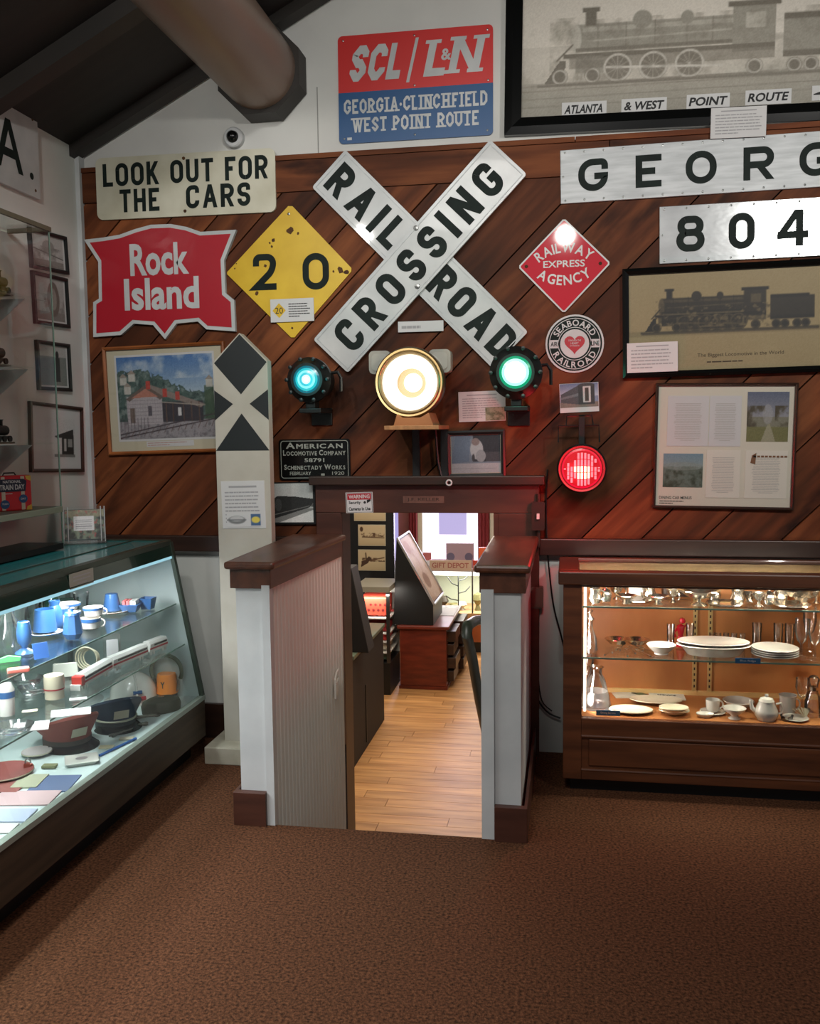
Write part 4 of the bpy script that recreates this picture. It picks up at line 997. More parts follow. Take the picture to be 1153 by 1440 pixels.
part('lettering', text(MB(), 'J.F. KELLER', 0, 0, H=h*.55, Wd=w*.78, y=-.0046), M_dark, t)

# ================================================================ LEFT WALL
def hangL(name, label, cat, tl, tr, br, bl, group=None):
    P = [onX(*p, XL+.01) for p in (tl, tr, br, bl)]; c = sum(P, Vector())/4
    u = ((P[1]-P[0])+(P[2]-P[3]))/2; v = ((P[0]-P[3])+(P[1]-P[2]))/2; a = math.atan2(u.z, u.y)
    t = thing(name, label, cat, (XL, c.y, c.z), (0, 0, 0), group); t.rotation_euler = (Matrix.Rotation(PI/2, 3, 'Z') @ Matrix.Rotation(-a, 3, 'Y')).to_euler()
    return t, u.length, v.length
t, w, h = hangL('letter_board', 'white wooden letter board ending in A. high on the left wall', 'sign', (-190, 120), (50, 165), (53, 284), (-190, 196))
t.rotation_euler = (0, 0, PI/2); h = .36; t.location.z = 2.70
part('board', B(-w/2, w/2, -.02, 0, -h/2, h/2), M_signw, t, bevel=.003)
m = MB(); put(m, letters('A', .205, .036, 0, wscale=1.0), w/2-.175-.05, -.008, y=-.0206); m.lathe([(.015, 0), (0, .001)], 14, (w/2-.065, -.0206, -.095), axis='y'); put(m, letters('G', .205, .036, 0, rad=.07), w/2-.55, -.008, y=-.0206)
part('lettering', m, M_inkb, t); part('rivets', studs(MB(), [(w/2-.04, h/2-.03), (w/2-.04, -h/2+.03)], .007, -.02), M_rust, t)
LW = [((42, 322), (95, 332), (94, 388), (42, 373), 'black-framed photo on the left wall, top of the column of four', 1),
      ((46, 381), (96, 392), (96, 462), (48, 454), 'black-framed photo on the left wall, second from the top', 2),
      ((51, 478), (98, 484), (100, 551), (54, 548), 'black-framed photo of a standing figure on the left wall, third from the top', 3),
      ((40, 566), (116, 571), (117, 666), (45, 662), 'brown-framed photo with wide white mat, lowest on the left wall', 4)]
for tl, tr, br, bl, lab, k in LW:
    t, w, h = hangL('framed_photograph', lab, 'picture', tl, tr, br, bl); framed(t, w, h, .016, .02, M_black if k < 4 else M_dark, gl=False, backmat=M_paper)
    im = Img(70, 60, (176, 178, 176)); nz = im.noise(4, k+20); im.mix(np.clip((nz-.45)*3, 0, 1)*(im.Z < .6), (96, 98, 94), .8); im.rect(0, 1, 0, .2, (130, 130, 126))
    if k == 1: im.line(.0, .5, 1, .3, .03, (80, 82, 80)); im.ell(.5, .6, .2, .2, (120, 122, 118), .7)
    if k == 2: im.ell(.6, .5, .22, .4, (110, 104, 98)); im.ell(.6, .5, .12, .25, (150, 146, 140))
    if k == 3: im.rect(0, 1, 0, .7, (120, 128, 124)); im.ell(.65, .75, .06, .09, (40, 44, 44)); im.rect(.56, .74, .1, .68, (44, 50, 50))
    if k == 4: im.a[:] = 200; im.poly([(.3, .55), (.95, .75), (.95, .6), (.4, .5)], (40, 42, 42)); im.rect(.55, .95, .1, .6, (34, 36, 36)); im.rect(.62, .7, .2, .5, (180, 180, 178)); im.rect(.75, .9, .3, .5, (150, 150, 148)); im.rect(.3, 1, .05, .12, (120, 120, 118))
    im.grain(16); kx = .86 if k < 4 else .62; picture('print', im, w*kx-.02, h*(.84 if k < 4 else .60), t, -.0066, w*(0 if k < 4 else .06), h*(.03 if k < 4 else .0))

# ================================================================ WHISTLE POST, LAMPS, BOXES
t = thing('whistle_post', 'tall white wooden post with pointed top and white X on black', 'post', (-1.43, 3.97, 0))
def PX(x, y): p = onY(x, y, 3.945); return (p.x+1.43, p.z)
pk = [PX(305, 508), PX(342, 468), PX(379, 508)]; hb = PX(305, 634)[1]; xl, xr = PX(305, 634)[0]-.004, PX(379, 634)[0]; zt, zs = pk[1][1], (pk[0][1]+pk[2][1])/2
xm = (xl+xr)/2
part('board', MB().prism([(xl, .075), (xr, .075), (xr, zs), (xm, zt), (xl, zs)], -.025, .03), noisy('post_cream_paint', (176, 171, 158), (192, 188, 177), 4, .6), t, bevel=.002)
m = MB(); hw = .030; y = -.0258; zb = hb; zm = (zs+zb)/2+.01; W2 = (xr-xl)/2
k = (zs-zb)/2/W2
def tri(pts): m.add([(x, y, z) for x, z in pts], [tuple(range(len(pts)))])
g = .042
tri([(xm, zm+g), (xr-.003, zs-.006), (xm, zt-.006), (xl+.003, zs-.006)])
tri([(xl, zb), (xr, zb), (xm, zm-g*1.0)])
tri([(xl, zb+.135), (xl+W2-g*.92, zm), (xl, zs-.125)][::-1]); tri([(xr, zb+.135), (xr, zs-.125), (xr-W2+g*.92, zm)][::-1])
part('black_paint', m, mat('post_black_paint', (26, 32, 34), .5), t, kind='stuff', label='black field leaving a white X')
part('base', B(onZ(285, 1077, 0).x+1.43, .14, -.125, .125, 0, .078), noisy('base_cream_paint', (170, 164, 146), (196, 190, 174), 8, .7), t, bevel=.004)
card('notice_sheet', 'white typed notice with two small logos on the white X post', 'notice', (310, 677), (371, 676), (372, 743), (311, 744), 3.945, 9, seed=12)
nt_ = bpy.data.objects['notice_sheet']; im = Img(40, 20, (206, 206, 206)); im.ell(.3, .5, .25, .28, (120, 122, 122)); im.ell(.3, .58, .2, .18, (190, 190, 190)); im.line(0.02, .5, .55, .5, .08, (110, 112, 114)); im.rect(.70, .98, .1, .9, (70, 100, 140)); im.ell(.84, .5, .12, .22, (220, 200, 90))
picture('logos', im, .16, .062, nt_, -.005, 0, -.068)

M_lampblk = mat('lamp_housing_black', (22, 26, 26), .4, .3)
def emis(name, col, st):
    if name in MATS: return MATS[name]
    m_ = bpy.data.materials.new(name); m_.use_nodes = True; b_ = m_.node_tree.nodes['Principled BSDF']; b_.inputs['Base Color'].default_value = lin((30, 30, 30)); b_.inputs['Emission Color'].default_value = lin(col); b_.inputs['Emission Strength'].default_value = st; b_.inputs['Roughness'].default_value = .2
    MATS[name] = m_; return m_
def rings(parent, name, rads, mats, y, n=40, bulge=.0):
    """concentric lens steps, outermost radius first"""
    m = MB(); rr = list(rads)+[0]
    for i in range(len(rads)):
        m.lathe([(rr[i+1] if i < len(rads)-1 else 0, bulge*(1-(rr[i+1]/rads[0])**2)), (rr[i], bulge*(1-(rr[i]/rads[0])**2))], n, (0, y, 0), i, axis='y')
    return part(name, m, mats, parent)
# headlight on its shelf
q = onY(576, 538, 3.93); hl = thing('locomotive_headlight', 'big round brass-rimmed lit headlight on a small shelf above the doorway', 'lamp', (q.x, 3.93, q.z))
m = MB(); m.lathe([(.146, -.02), (.152, .0), (.150, .016), (.144, .024), (.136, .020), (.130, .026), (.122, .018), (.119, 0)], 48, (0, 0, 0), axis='y'); part('rim', m, M_brass, hl, smooth=True, label='brass rim')
m = MB(); m.lathe([(.148, 0), (.150, -.05), (.135, -.14), (.10, -.20), (0, -.205)], 40, (0, 0, 0), axis='y'); part('housing', m, M_lampblk, hl, smooth=True)
m = MB(); m.lathe([(.122, .0), (.112, -.025), (.09, -.045), (.062, -.05)], 48, (0, 0, 0), axis='y'); part('reflector', m, emis('headlight_reflector', (255, 250, 232), 1.9), hl, smooth=True, label='glowing reflector')
m = MB(); m.lathe([(.063, -.048), (.0, -.048)][::1], 40, (0, 0, 0), axis='y'); part('inner_ring', m, emis('headlight_inner', (255, 214, 150), .85), hl)
m = MB(); m.lathe([(.040, -.02), (.036, .0), (.0, .006)][::-1], 32, (.012, -.0, .0), axis='y'); part('bulb', m, emis('headlight_bulb', (255, 250, 236), 3), hl, smooth=True, label='glaring bulb')
m = MB(); m.lathe([(.120, .008), (0, .012)][::-1], 40, (0, 0, 0), axis='y'); part('lens', m, glass('headlight_glass', (1, .98, .95), .6), hl)
point('headlight_glow', (q.x, 3.74, q.z), 2.6, (1, .82, .58), .10)
for s_, (x, y) in ((-1, (535, 510)), (1, (619, 508))):
    p = onY(x, y, 4.02)-q; m = MB(); m.prism([(a+p.x, b_+p.z) for a, b_ in round_rect(.095, .10, .02)], -.02+p.y, .06+p.y); o = part('marker_box', m, mat('grey_white_box', (150, 148, 140), .4), hl, bevel=.004, label='small square marker lamp beside the headlight')
    m = MB(); m.prism([(a+p.x, b_+p.z) for a, b_ in round_rect(.07, .075, .02)], -.026+p.y, -.018+p.y); part('lens', m, mat('grey_lens', (170, 168, 160), .1, coat=1), o)
q2 = onY(578, 597, 3.87)
sh = thing('lamp_shelf', 'small wooden shelf on dark iron brackets carrying the headlight', 'shelf', (q2.x, 4.2, q2.z))
part('board', B(-.115, .12, -.34, 0, -.022, -.004), noisy('shelf_wood', (120, 84, 50), (150, 108, 68), 5, .6, stretch=(6, 1, 1)), sh, bevel=.002)
zb_ = q.z-.150-q2.z
part('cradle', MB().prism([(-.075, -.004), (.095, -.004), (.075, zb_+.02), (.04, zb_-.0), (0, zb_-.0), (-.04, zb_-.0), (-.06, zb_+.015)], -.33, -.12), mat('cradle_wood', (132, 84, 46), .5), sh)
for x in (-.03, .10): part('bracket', MB().box(x-.016, x+.016, -.03, 0, -.27, -.022).prism([(x-.012, -.022), (x+.012, -.022), (x+.012, -.24), (x-.012, -.24)], -.032, -.02), M_black, sh)
# coil of cable and its hook near the header
q = onY(631, 679, 4.1); t = thing('cable', 'black cable drooping from the headlight to a white end at the header', 'cable', (q.x, 4.12, q.z))
P = [onY(x, y, 4.17)-t.location for x, y in ((612, 600), (614, 628), (616, 650), (620, 668), (627, 679), (632, 681))]
m = MB(); m.tube(P, .006, 6); part('cord', m, M_black, t, smooth=True)
m = MB(); m.tube([(.012*math.cos(a), -.01, .012*math.sin(a)) for a in [2*PI*i/12 for i in range(12)]], .004, 6, closed=True); part('end_ring', m, M_white, t, smooth=True)
# green signal lamps
def signal(name, label, px, r, ring_cols, strengths, body_r, Y, rx=.0):
    q = onY(*px, Y); t = thing(name, label, 'lamp', (q.x, Y, q.z), group=None)
    ms = [emis(name+'_'+str(i)+str(px[0]), c_, st) for i, (c_, st) in enumerate(zip(ring_cols, strengths))]
    rings(t, 'lens', [r*(1-i/len(ring_cols)) for i in range(len(ring_cols))], ms, -.02, bulge=.012)
    m = MB(); m.lathe([(r, .0), (r, .024), (r+.012, .024), (body_r*.82, .005), (body_r, -.015), (body_r, -.045), (body_r*.8, -.06), (body_r*.78, -.17), (0, -.172)], 36, (0, 0, 0), axis='y'); part('housing', m, M_lampblk, t, smooth=True)
    m = MB()
    for k in range(10):
        a = 2*PI*k/10; m.lathe([(.009, .0), (.009, .012), (0, .014)][::-1], 8, (body_r*.93*math.cos(a), -.008, body_r*.93*math.sin(a)), axis='y')
    part('rim_bolts', m, M_lampblk, t, kind='stuff')
    m = MB(); m.box(-.022, .022, .03, .10, -body_r*1.25, -body_r*.7).box(-.05, .05, .02, 4.2-Y, -body_r*1.25-.02, -body_r*1.25).box(-.05, .05, 4.2-Y-.012, 4.2-Y, -body_r*2, -body_r*1.2); part('wall_bracket', m, M_lampblk, t, bevel=.003)
    m = MB(); m.tube([(body_r*.7, .08, .03), (body_r*1.15, .08, .035), (body_r*1.3, .08, 0.01), (body_r*1.3, .08, -.05)], .008, 6); part('hinge', m, M_lampblk, t, smooth=True)
    return t, q
t, q = signal('signal_lamp', 'black round signal lamp with small glowing blue-green lens, left of the headlight', (433, 534), .060, [(0, 120, 140), (30, 190, 200), (130, 232, 242), (60, 200, 215), (190, 238, 250), (240, 238, 255)], [.8, 1.1, 1.3, 1.1, 1.6, 2.2], .10, 3.97)
point('green_glow', (q.x, q.y-.10, q.z), .55, (.1, .9, .9), .05)
t, q = signal('signal_lamp', 'black round signal lamp with white-green glowing lens, right of the headlight', (725, 524), .068, [(0, 170, 120), (150, 250, 215), (215, 255, 242), (230, 255, 248), (240, 255, 252), (245, 255, 253)], [.9, 1.8, 2.4, 2.8, 3.0, 3.0], .112, 3.95)
point('green_glow', (q.x, q.y-.10, q.z), .9, (.1, 1, .6), .05)
# red lamp
q = onY(818, 659, 4.02); t = thing('signal_lamp', 'glowing red ribbed round signal lamp on the right part of the wall', 'lamp', (q.x, 4.02, q.z))
r_ = .090
rings(t, 'lens', [r_, r_*.94, r_*.86], [emis('red_rim', (150, 10, 20), .6), emis('red_edge', (240, 8, 50), 1.1), emis('red_core', (235, 10, 30), .8)], -.005, bulge=.012)
m = MB(); m2 = MB(); rn = random.Random(4)
for i in range(-5, 6):
    x = i*.0142; zz = math.sqrt(max(0, (r_*.80)**2-x*x))
    nj = 5
    for j in range(nj):
        z0 = -zz+2*zz*j/nj; z1 = z0+2*zz/nj*.88; d = math.hypot(x-.004, (z0+z1)/2+.012)
        if d > .05 and rn.random() < .3: continue
        (m2 if d < .036 else m).box(x-.0042, x+.0042, -.030, -.018, z0, z1)
part('lens_ribs', m, emis('red_ribs', (255, 120, 130), 1.6), t, kind='stuff'); part('lens_glare', m2, emis('red_glare', (255, 236, 190), 3.0), t, kind='stuff')
m = MB(); m.lathe([(r_, .0), (r_, .012), (r_+.008, .014), (r_+.016, .0), (r_+.014, -.10), (r_*.6, -.17), (0, -.172)], 36, (0, 0, 0), axis='y'); part('housing', m, M_lampblk, t, smooth=True)
m = MB(); p0 = [(onY(x, y, 4.1)-t.location) for x, y in ((785, 622), (785, 599), (842, 598), (843, 622))]; m.tube(p0, .004, 6); p1 = [(onY(x, y, 4.1)-t.location) for x, y in ((796, 599), (797, 585), (832, 584), (834, 598))]; m.tube(p1, .004, 6); m.box(-.012, .012, .06, .17, .08, .22)
part('wire_hanger', m, M_lampblk, t, kind='stuff')
point('red_glow', (q.x-.02, q.y-.15, q.z-.02), 8, (1, .02, .03), .06)

# switch and outlet boxes with cords right of the half wall
def boxdev(name, label, x0, x1, z0, z1, Yb, d, m0, toggle):
    t = thing(name, label, 'electrical box', ((x0+x1)/2, Yb, (z0+z1)/2)); w, h = x1-x0, z1-z0
    part('box', MB().prism(round_rect(w, h, .008), -d, 0), m0, t, bevel=.002)
    if toggle: part('toggle', B(-.006, .006, -d-.014, -d, -.012, .012), M_white, t, label='white toggle')
    else: part('cover_plate', MB().prism(round_rect(w*.8, h*.85, .005), -d-.003, -d), m0, t)
    return t
a, b_ = onY(748, 705, 4.16), onY(766, 745, 4.16); boxdev('switch_box', 'brown switch box with white toggle on the casing right of the opening', a.x, b_.x, b_.z, a.z, 4.165, .035, M_dark, True)
p = thing('conduit', 'short dark metal conduit dropping from the switch box', 'pipe', ((a.x+b_.x)/2, 4.165, 0)); part('pipe', MB().tube([(0, -.012, a.z), (0, -.012, a.z+.035)], .010, 8).tube([(0, -.012, b_.z), (0, -.012, .965)], .010, 8), M_dark, p, smooth=True, kind='stuff')
a, b_ = onY(747, 824, 4.2), onY(764, 854, 4.2); boxdev('outlet_box', 'grey-green outlet box low on the wall beside the right cabinet', a.x, b_.x, b_.z, a.z, YB-.012, .045, mat('grey_green_box', (92, 96, 84), .5), False)
def cord(name, label, pts, r=.004):
    P = [onY(x, y, 4.19) for x, y in pts]; t = thing(name, label, 'cord', P[0]); m = MB()
    Q = []
    for i in range(len(P)-1):
        for k in range(4):
            f = k/4; p0 = P[max(i-1, 0)]; p1 = P[i]; p2 = P[i+1]; p3 = P[min(i+2, len(P)-1)]
            Q.append(.5*((2*p1)+(p2-p0)*f+(2*p0-5*p1+4*p2-p3)*f*f+(3*p1-p0-3*p2+p3)*f**3))
    Q.append(P[-1]); m.tube([p-t.location for p in Q], r, 6); part('wire', m, M_black, t, smooth=True)
cord('power_cord', 'long thin black cord running from the red lamp down behind the cabinet', [(770, 660), (768, 700), (769, 760), (772, 800), (778, 850), (788, 890), (793, 910)])
cord('power_cord', 'black cord looping down from the outlet box to the floor', [(752, 855), (751, 900), (751, 940), (753, 975), (768, 1000), (788, 1010)])
cord('power_cord', 'thin black cord just right of the outlet box loop', [(758, 855), (757, 900), (757, 950), (762, 985), (776, 1000)], .003)

# ================================================================ LEFT SLANTED DISPLAY CASE
CY0, CY1 = .5, 3.93
XB = -2.305
def sx(z): return -1.655+(z-.285)*(-.135/.72)           # slanted front at height z
t = case = thing('display_case', 'long slanted glass-front museum case with pale teal lining along the left wall', 'display case', (-1.98, 2.2, 0))
def P3(name, mb, mats, **k): return part(name, mb, mats, case, world=True, **k)
P3('base', B(XB, -1.648, CY0, CY1+.012, .10, .272), M_casewood, bevel=.003)
P3('toe_kick', B(XB, -1.72, CY0, CY1, 0, .10), M_black)
P3('deck', B(XB, -1.665, CY0, CY1, .272, .285), M_teal)
P3('front_rail', MB().box(-1.672, -1.645, CY0, CY1+.012, .272, .292), mat('rail_pale', (150, 160, 150), .4, .3))
e = MB(); e.prism([(XB, .285), (sx(.285), .285), (sx(.985), .985), (XB, .985)], CY1, CY1+.010); P3('end_panel', e, M_teal)
e = MB(); e.prism([(sx(.285)-.008, .275), (sx(.285)+.010, .275), (sx(1.0)+.010, 1.0), (sx(1.0)-.008, 1.0)], CY1-.010, CY1+.014); P3('end_post', e, M_casemetal)
P3('back_panel', B(XB, XB+.008, CY0, CY1, .285, .985), mat('case_back_pale', (176, 196, 188), .5))
e = MB()
for y in (1.1, 1.9, 2.7, 3.35, CY1-.02): e.box(XB+.008, XB+.022, y-.012, y+.012, .30, .97)
P3('shelf_standards', e, mat('standard_grey', (150, 156, 150), .4, .4), kind='stuff')
P3('top_board', B(XB, sx(1.0)-.028, CY0, CY1, .988, 1.004), mat('teal_laminate', (46, 132, 136), .22, coat=.4))
P3('top_edge', B(sx(1.0)-.030, sx(1.0)+.006, CY0, CY1+.012, .985, 1.008), M_casemetal, bevel=.002)
P3('top_rib', B(XB, sx(1.0), CY1-.008, CY1+.014, .985, 1.010), M_casemetal)
P3('top_rib', B(-1.965, -1.958, CY0, CY1, 1.004, 1.008), M_casemetal)
e = MB(); e.prism([(sx(.94)-.004, .938), (sx(.94)+.004, .938), (sx(.985)+.004, .986), (sx(.985)-.004, .986)], CY0, CY1); P3('lamp_shade', e, mat('dark_green_band', (30, 52, 44), .15, coat=.8))
P3('light_diffuser', MB().prism([(sx(.925)-.022, .926), (sx(.925)+.001, .926), (sx(.94)+.001, .938), (sx(.94)-.022, .938)], CY0, CY1), emis('case_tube_diffuser', (170, 224, 240), .85), label='pale blue lit strip')
e = MB(); zl, zh = .292, .926
e.add([(sx(zl), CY0, zl), (sx(zl), CY1, zl), (sx(zh), CY1, zh), (sx(zh), CY0, zh)], [(0, 1, 2, 3)]); P3('front_glass', e, M_glass)
SH1, SH2, DK = .722, .536, .285
for z in (SH1, SH2):
    o = P3('glass_shelf', B(XB+.02, sx(z)-.022, CY0+.02, CY1-.01 if z < .7 else CY1-.02, z-.006, z), M_shelfg)
    part('edge', B(sx(z)-.022-case.location.x, sx(z)-.020-case.location.x, CY0+.02-case.location.y, CY1-.02-case.location.y, z-.006, z), M_edge, o)
q = onY(112, 807, 3.0)
t = thing('label_card', 'small grey card taped on the dark band of the slanted case', 'card', (sx(.965)+.006, onX(112, 806, sx(.965)).y, .962)); t.rotation_euler = (0, 0, PI/2)
m = MB(); m.box(-.085, .085, -.002, 0, -.028, .028); part('sheet', m, mat('grey_card', (150, 150, 138), .7), t); m = MB(); para(m, -.065, .065, .02, -.02, 3, -.0026, seed=5, fill=.4, center=True); part('fine_print', m, M_inkline, t)

def at(px, py, z): return onZ(px, py, z)
def lath(name, label, cat, loc, prof, mats, group=None, n=28, handle=None, sx_=1, sy_=1, rotz=0, smooth=True, body='body', bands=None):
    t = thing(name, label, cat, loc, (0, 0, rotz), group)
    part(body, MB().lathe(prof, n, sx=sx_, sy=sy_), mats, t, smooth=smooth)
    if bands:
        for (r0, z0, z1, mt, nm) in bands: part(nm, MB().lathe([(r0, z0), (r0, z1)], n, sx=sx_, sy=sy_), mt, t, smooth=True, label=nm.replace('_', ' '))
    if handle:
        r, zl_, zh_, out, an = handle; m = MB(); pts = []
        for i in range(9):
            a = -PI/2+PI*i/8; d = r+math.cos(a)*out; pts.append((d*math.cos(an), d*math.sin(an), (zl_+zh_)/2+math.sin(a)*(zh_-zl_)/2))
        m.tube(pts, .0035, 6); part('handle', m, mats if not isinstance(mats, list) else mats[0], t, smooth=True)
    return t
# ---- blue ware on the upper glass shelf
def cupprof(r0, r1, h, th=.003): return [(0, .002), (r0*.8, 0), (r0, .004), (r1, h), (r1-th, h), (r0-th, .008), (0, .006)]
p = at(35, 918, SH1); lath('egg_cup', 'tall narrow blue footed cup nearest the camera on the upper shelf', 'cup', p, [(0, 0), (.034, 0), (.030, .006), (.010, .018), (.012, .026), (.024, .040), (.026, .075), (.020, .112), (.016, .114), (.018, .08), (.014, .045), (0, .035)], M_dinblue)
p = at(64, 893, SH1); sc_ = lath('saucer', 'blue-rimmed white saucers stacked under the blue flared cup', 'saucer', p, [(0, 0), (.03, 0), (.065, .012), (.063, .014), (.03, .004), (0, .004)], M_china, bands=[(.0655, .010, .0135, M_dinblue, 'blue_rim')])
p2 = at(64, 893, SH1); lath('cup', 'large flared blue cup standing on saucers', 'cup', (p2.x, p2.y, SH1+.014), cupprof(.045, .036, .088), M_dinblue, handle=(.040, .02, .07, .022, 2.6))
lath('creamer', 'blue creamer with bulging sides between the cup and the lidded jar', 'pitcher', at(78, 886, SH1), [(0, 0), (.022, 0), (.032, .02), (.028, .08), (.018, .10), (.022, .118), (.018, .118), (.014, .10), (.02, .05), (0, .01)], M_dinblue)
t = lath('sugar_jar', 'faceted blue lidded jar at the front edge of the upper shelf', 'jar', at(103, 898, SH1), [(0, 0), (.024, 0), (.038, .022), (.028, .092), (.0, .095)], M_dinblue, n=8, smooth=False)
part('lid', MB().lathe([(.030, .092), (.026, .102), (.006, .108), (.009, .118), (0, .121)][::-1], 16), M_dinblue, t, smooth=True)
def wcup(px, py, lab, r=.040, h=.045, z0=SH1, an=.2):
    p = at(px, py, z0); t = lath('cup', lab, 'cup', (p.x, p.y, z0), cupprof(r*.85, r, h), M_china, handle=(r*.95, .008, h*.85, .018, an), bands=[(r*1.005, h*.68, h*.97, M_dinblue, 'blue_band')]); return t, p
wcup(86, 880, 'small white cup with blue band half hidden behind the lidded blue jar', .032, .075)
t, p = wcup(128, 884, 'white blue-banded cup, lower of the stacked pair'); t2 = lath('cup', 'white blue-banded cup stacked on top of another', 'cup', (p.x-.004, p.y+.03, SH1+.046), cupprof(.034, .040, .036), M_china, handle=(.038, .006, .03, .018, .2), bands=[(.0403, .026, .035, M_dinblue, 'blue_band')])
p = at(95, 872, SH1); lath('bowl', 'white bowl with blue band, lower one behind the lidded jar', 'bowl', p, cupprof(.035, .055, .035), M_china, bands=[(.0545, .026, .034, M_dinblue, 'blue_band')]); lath('bowl', 'white bowl with blue band, upper one of the nested bowls', 'bowl', (p.x, p.y, SH1+.037), cupprof(.035, .055, .035), M_china, bands=[(.0545, .026, .034, M_dinblue, 'blue_band')])
p = at(159, 862, SH1); lath('saucer', 'white saucer with brown rim under the blue mug', 'saucer', (p.x-.0, p.y, SH1), [(0, 0), (.035, 0), (.066, .010), (.064, .012), (.03, .004), (0, .004)], M_china, bands=[(.0665, .009, .0115, mat('brown_line', (120, 90, 70), .5), 'brown_rim')])
lath('cup', 'upside-down blue mug on a saucer toward the far end', 'mug', (p.x-.004, p.y, SH1+.012), [(0, .072), (.026, .072), (.038, .006), (.036, 0), (.02, .002), (0, .002)], M_dinblue)
p = at(184, 860, SH1); t = thing('packet_bowl', 'square blue bowl holding pink and white sugar packets', 'bowl', p, (0, 0, .2))
m = MB(); m.hexa([(-.028, -.028, 0), (.028, -.028, 0), (.028, .028, 0), (-.028, .028, 0)], [(-.042, -.042, .035), (.042, -.042, .035), (.042, .042, .035), (-.042, .042, .035)]); part('bowl', m, M_dinblue, t, bevel=.003)
for i, (x, c_) in enumerate(((-.022, (226, 120, 120)), (-.006, (226, 130, 128)), (.010, (216, 216, 210)), (.024, (220, 218, 212)))): part('sugar_packet', B(x-.006, x+.006, -.03, .03, .030, .052), mat('packet_%d' % (i//2), c_, .6), t)
t = lath('square_cup', 'small square blue cup at the far end of the upper shelf', 'cup', at(208, 856, SH1), [(0, 0), (.030, 0), (.042, .050), (.039, .050), (.028, .006), (0, .006)], M_dinblue, n=4, rotz=.8, smooth=False)
p = at(59, 926, SH1); t = thing('label_card', 'small blue tent card at the front of the upper shelf', 'card', p, (0, 0, .9)); m = MB(); m.add([(-.026, 0, 0), (.026, 0, 0), (.026, .016, .052), (-.026, .016, .052), (-.026, .002, 0), (.026, .002, 0), (.026, .018, .052), (-.026, .018, .052)], [(0, 1, 2, 3), (7, 6, 5, 4), (0, 3, 7, 4), (1, 5, 6, 2), (3, 2, 6, 7), (0, 4, 5, 1)]); part('sheet', m, mat('blue_card', (58, 112, 190), .6), t)
lath('bottle', 'dark green bottle at the back of the upper shelf', 'bottle', at(72, 868, SH1), [(0, 0), (.030, 0), (.032, .01), (.032, .09), (.012, .12), (.012, .15), (0, .15)], mat('dark_green_glass', (24, 62, 48), .1, coat=.6))
lath('carafe', 'clear glass carafe with white emblem at the left edge of the upper shelf', 'carafe', at(12, 915, SH1), [(.055, 0), (.060, .02), (.045, .09), (.024, .13), (.028, .16)], M_goblet)
for x, y, l in ((48, 868, 'clear glass tumbler behind the flared blue cup'), (60, 862, 'clear glass tumbler beside the dark green bottle'), (28, 880, 'wide clear glass beside the carafe'), (115, 860, 'small bluish glass behind the white bowls')):
    lath('glass_tumbler', l, 'glass', at(x, y, SH1), [(0, .003), (.026, 0), (.034, .085)], M_goblet)
t = thing('hair_clip', 'bright green plastic piece beside the pink one on the upper shelf', 'trinket', at(12, 930, SH1), (0, 0, .6)); part('body', MB().prism([(-.035, 0), (.035, 0), (.04, .012), (0, .02), (-.04, .008)], -.01, .01), mat('bright_green', (90, 210, 110), .5), t, bevel=.002)
t = thing('toy_block', 'pink-orange plastic piece at the front of the upper shelf', 'trinket', at(26, 945, SH1), (0, 0, .6)); part('body', B(-.034, .034, -.018, .018, 0, .014), mat('pink_orange', (236, 120, 104), .5), t, bevel=.005)
t = thing('framed_card', 'dark green photo block at the back of the upper shelf', 'photo', at(98, 858, SH1), (0, 0, .5)); part('block', B(-.04, .04, 0, .012, 0, .055), mat('dark_green_card', (40, 70, 58), .5), t, bevel=.002)
# ---- middle shelf
def train_car(name, label, a, b_, z, head):
    A = at(*a, z); Bq = at(*b_, z); d = Bq-A; L_ = d.length; t = thing(name, label, 'model train', A, (0, 0, math.atan2(d.y, d.x)))
    KS = 1.45
    Mw = mat('model_white', (224, 224, 218), .3, coat=.4); Mr = mat('model_red', (176, 40, 46), .35)
    m = MB(); pr = [(-.014, .010), (.014, .010), (.015, .034), (.009, .042), (-.009, .042), (-.015, .034)]
    for k, (x0, x1) in enumerate(((0.026 if head else 0, L_-.004),)):
        m.add([(x0, y, zz) for y, zz in pr]+[(x1, y, zz) for y, zz in pr], [tuple(range(5, -1, -1)), tuple(range(6, 12))]+[(i, (i+1) % 6, (i+1) % 6+6, i+6) for i in range(6)])
    part('body', m.xf(Matrix.Diagonal((1, KS, KS, 1))), Mw, t, bevel=.001)
    m = MB()
    for s_ in (-1, 1): m.box(.026 if head else 0, L_-.004, s_*.0145-.0012, s_*.0145+.0012, .018, .023)
    part('stripe', m.xf(Matrix.Diagonal((1, KS, KS, 1))), Mr, t, kind='stuff')
    m = MB(); n_ = int(L_/.012)
    for i in range(n_):
        for s_ in (-1, 1): m.box(.03+i*(L_-.04)/n_, .03+i*(L_-.04)/n_+.006, s_*.0152-.001, s_*.0152+.001, .027, .032)
    part('windows', m.xf(Matrix.Diagonal((1, KS, KS, 1))), M_black, t, kind='stuff')
    if head: part('cab', MB().box(0, .030, -.021, .021, .017, .055), mat('cab_red', (190, 50, 40), .3, coat=.5), t, bevel=.004, label='red cab nose'); part('nose', B(-.012, 0, -.020, .020, .004, .026), Mw, t, bevel=.002)
    m = MB()
    for x in (L_*.15, L_*.8):
        for dx in (-.01, .01):
            for s_ in (-1, 1): m.lathe([(0, .002), (.006, .002), (.006, -.002), (0, -.002)], 10, (x+dx, s_*.011, .006), axis='y')
    part('wheels', m.xf(Matrix.Diagonal((1, KS, KS, 1))), Mw, t, kind='stuff')
train_car('model_locomotive', 'white model passenger locomotive with red cab and stripe on the middle shelf', (108, 972), (152, 946), SH2, True)
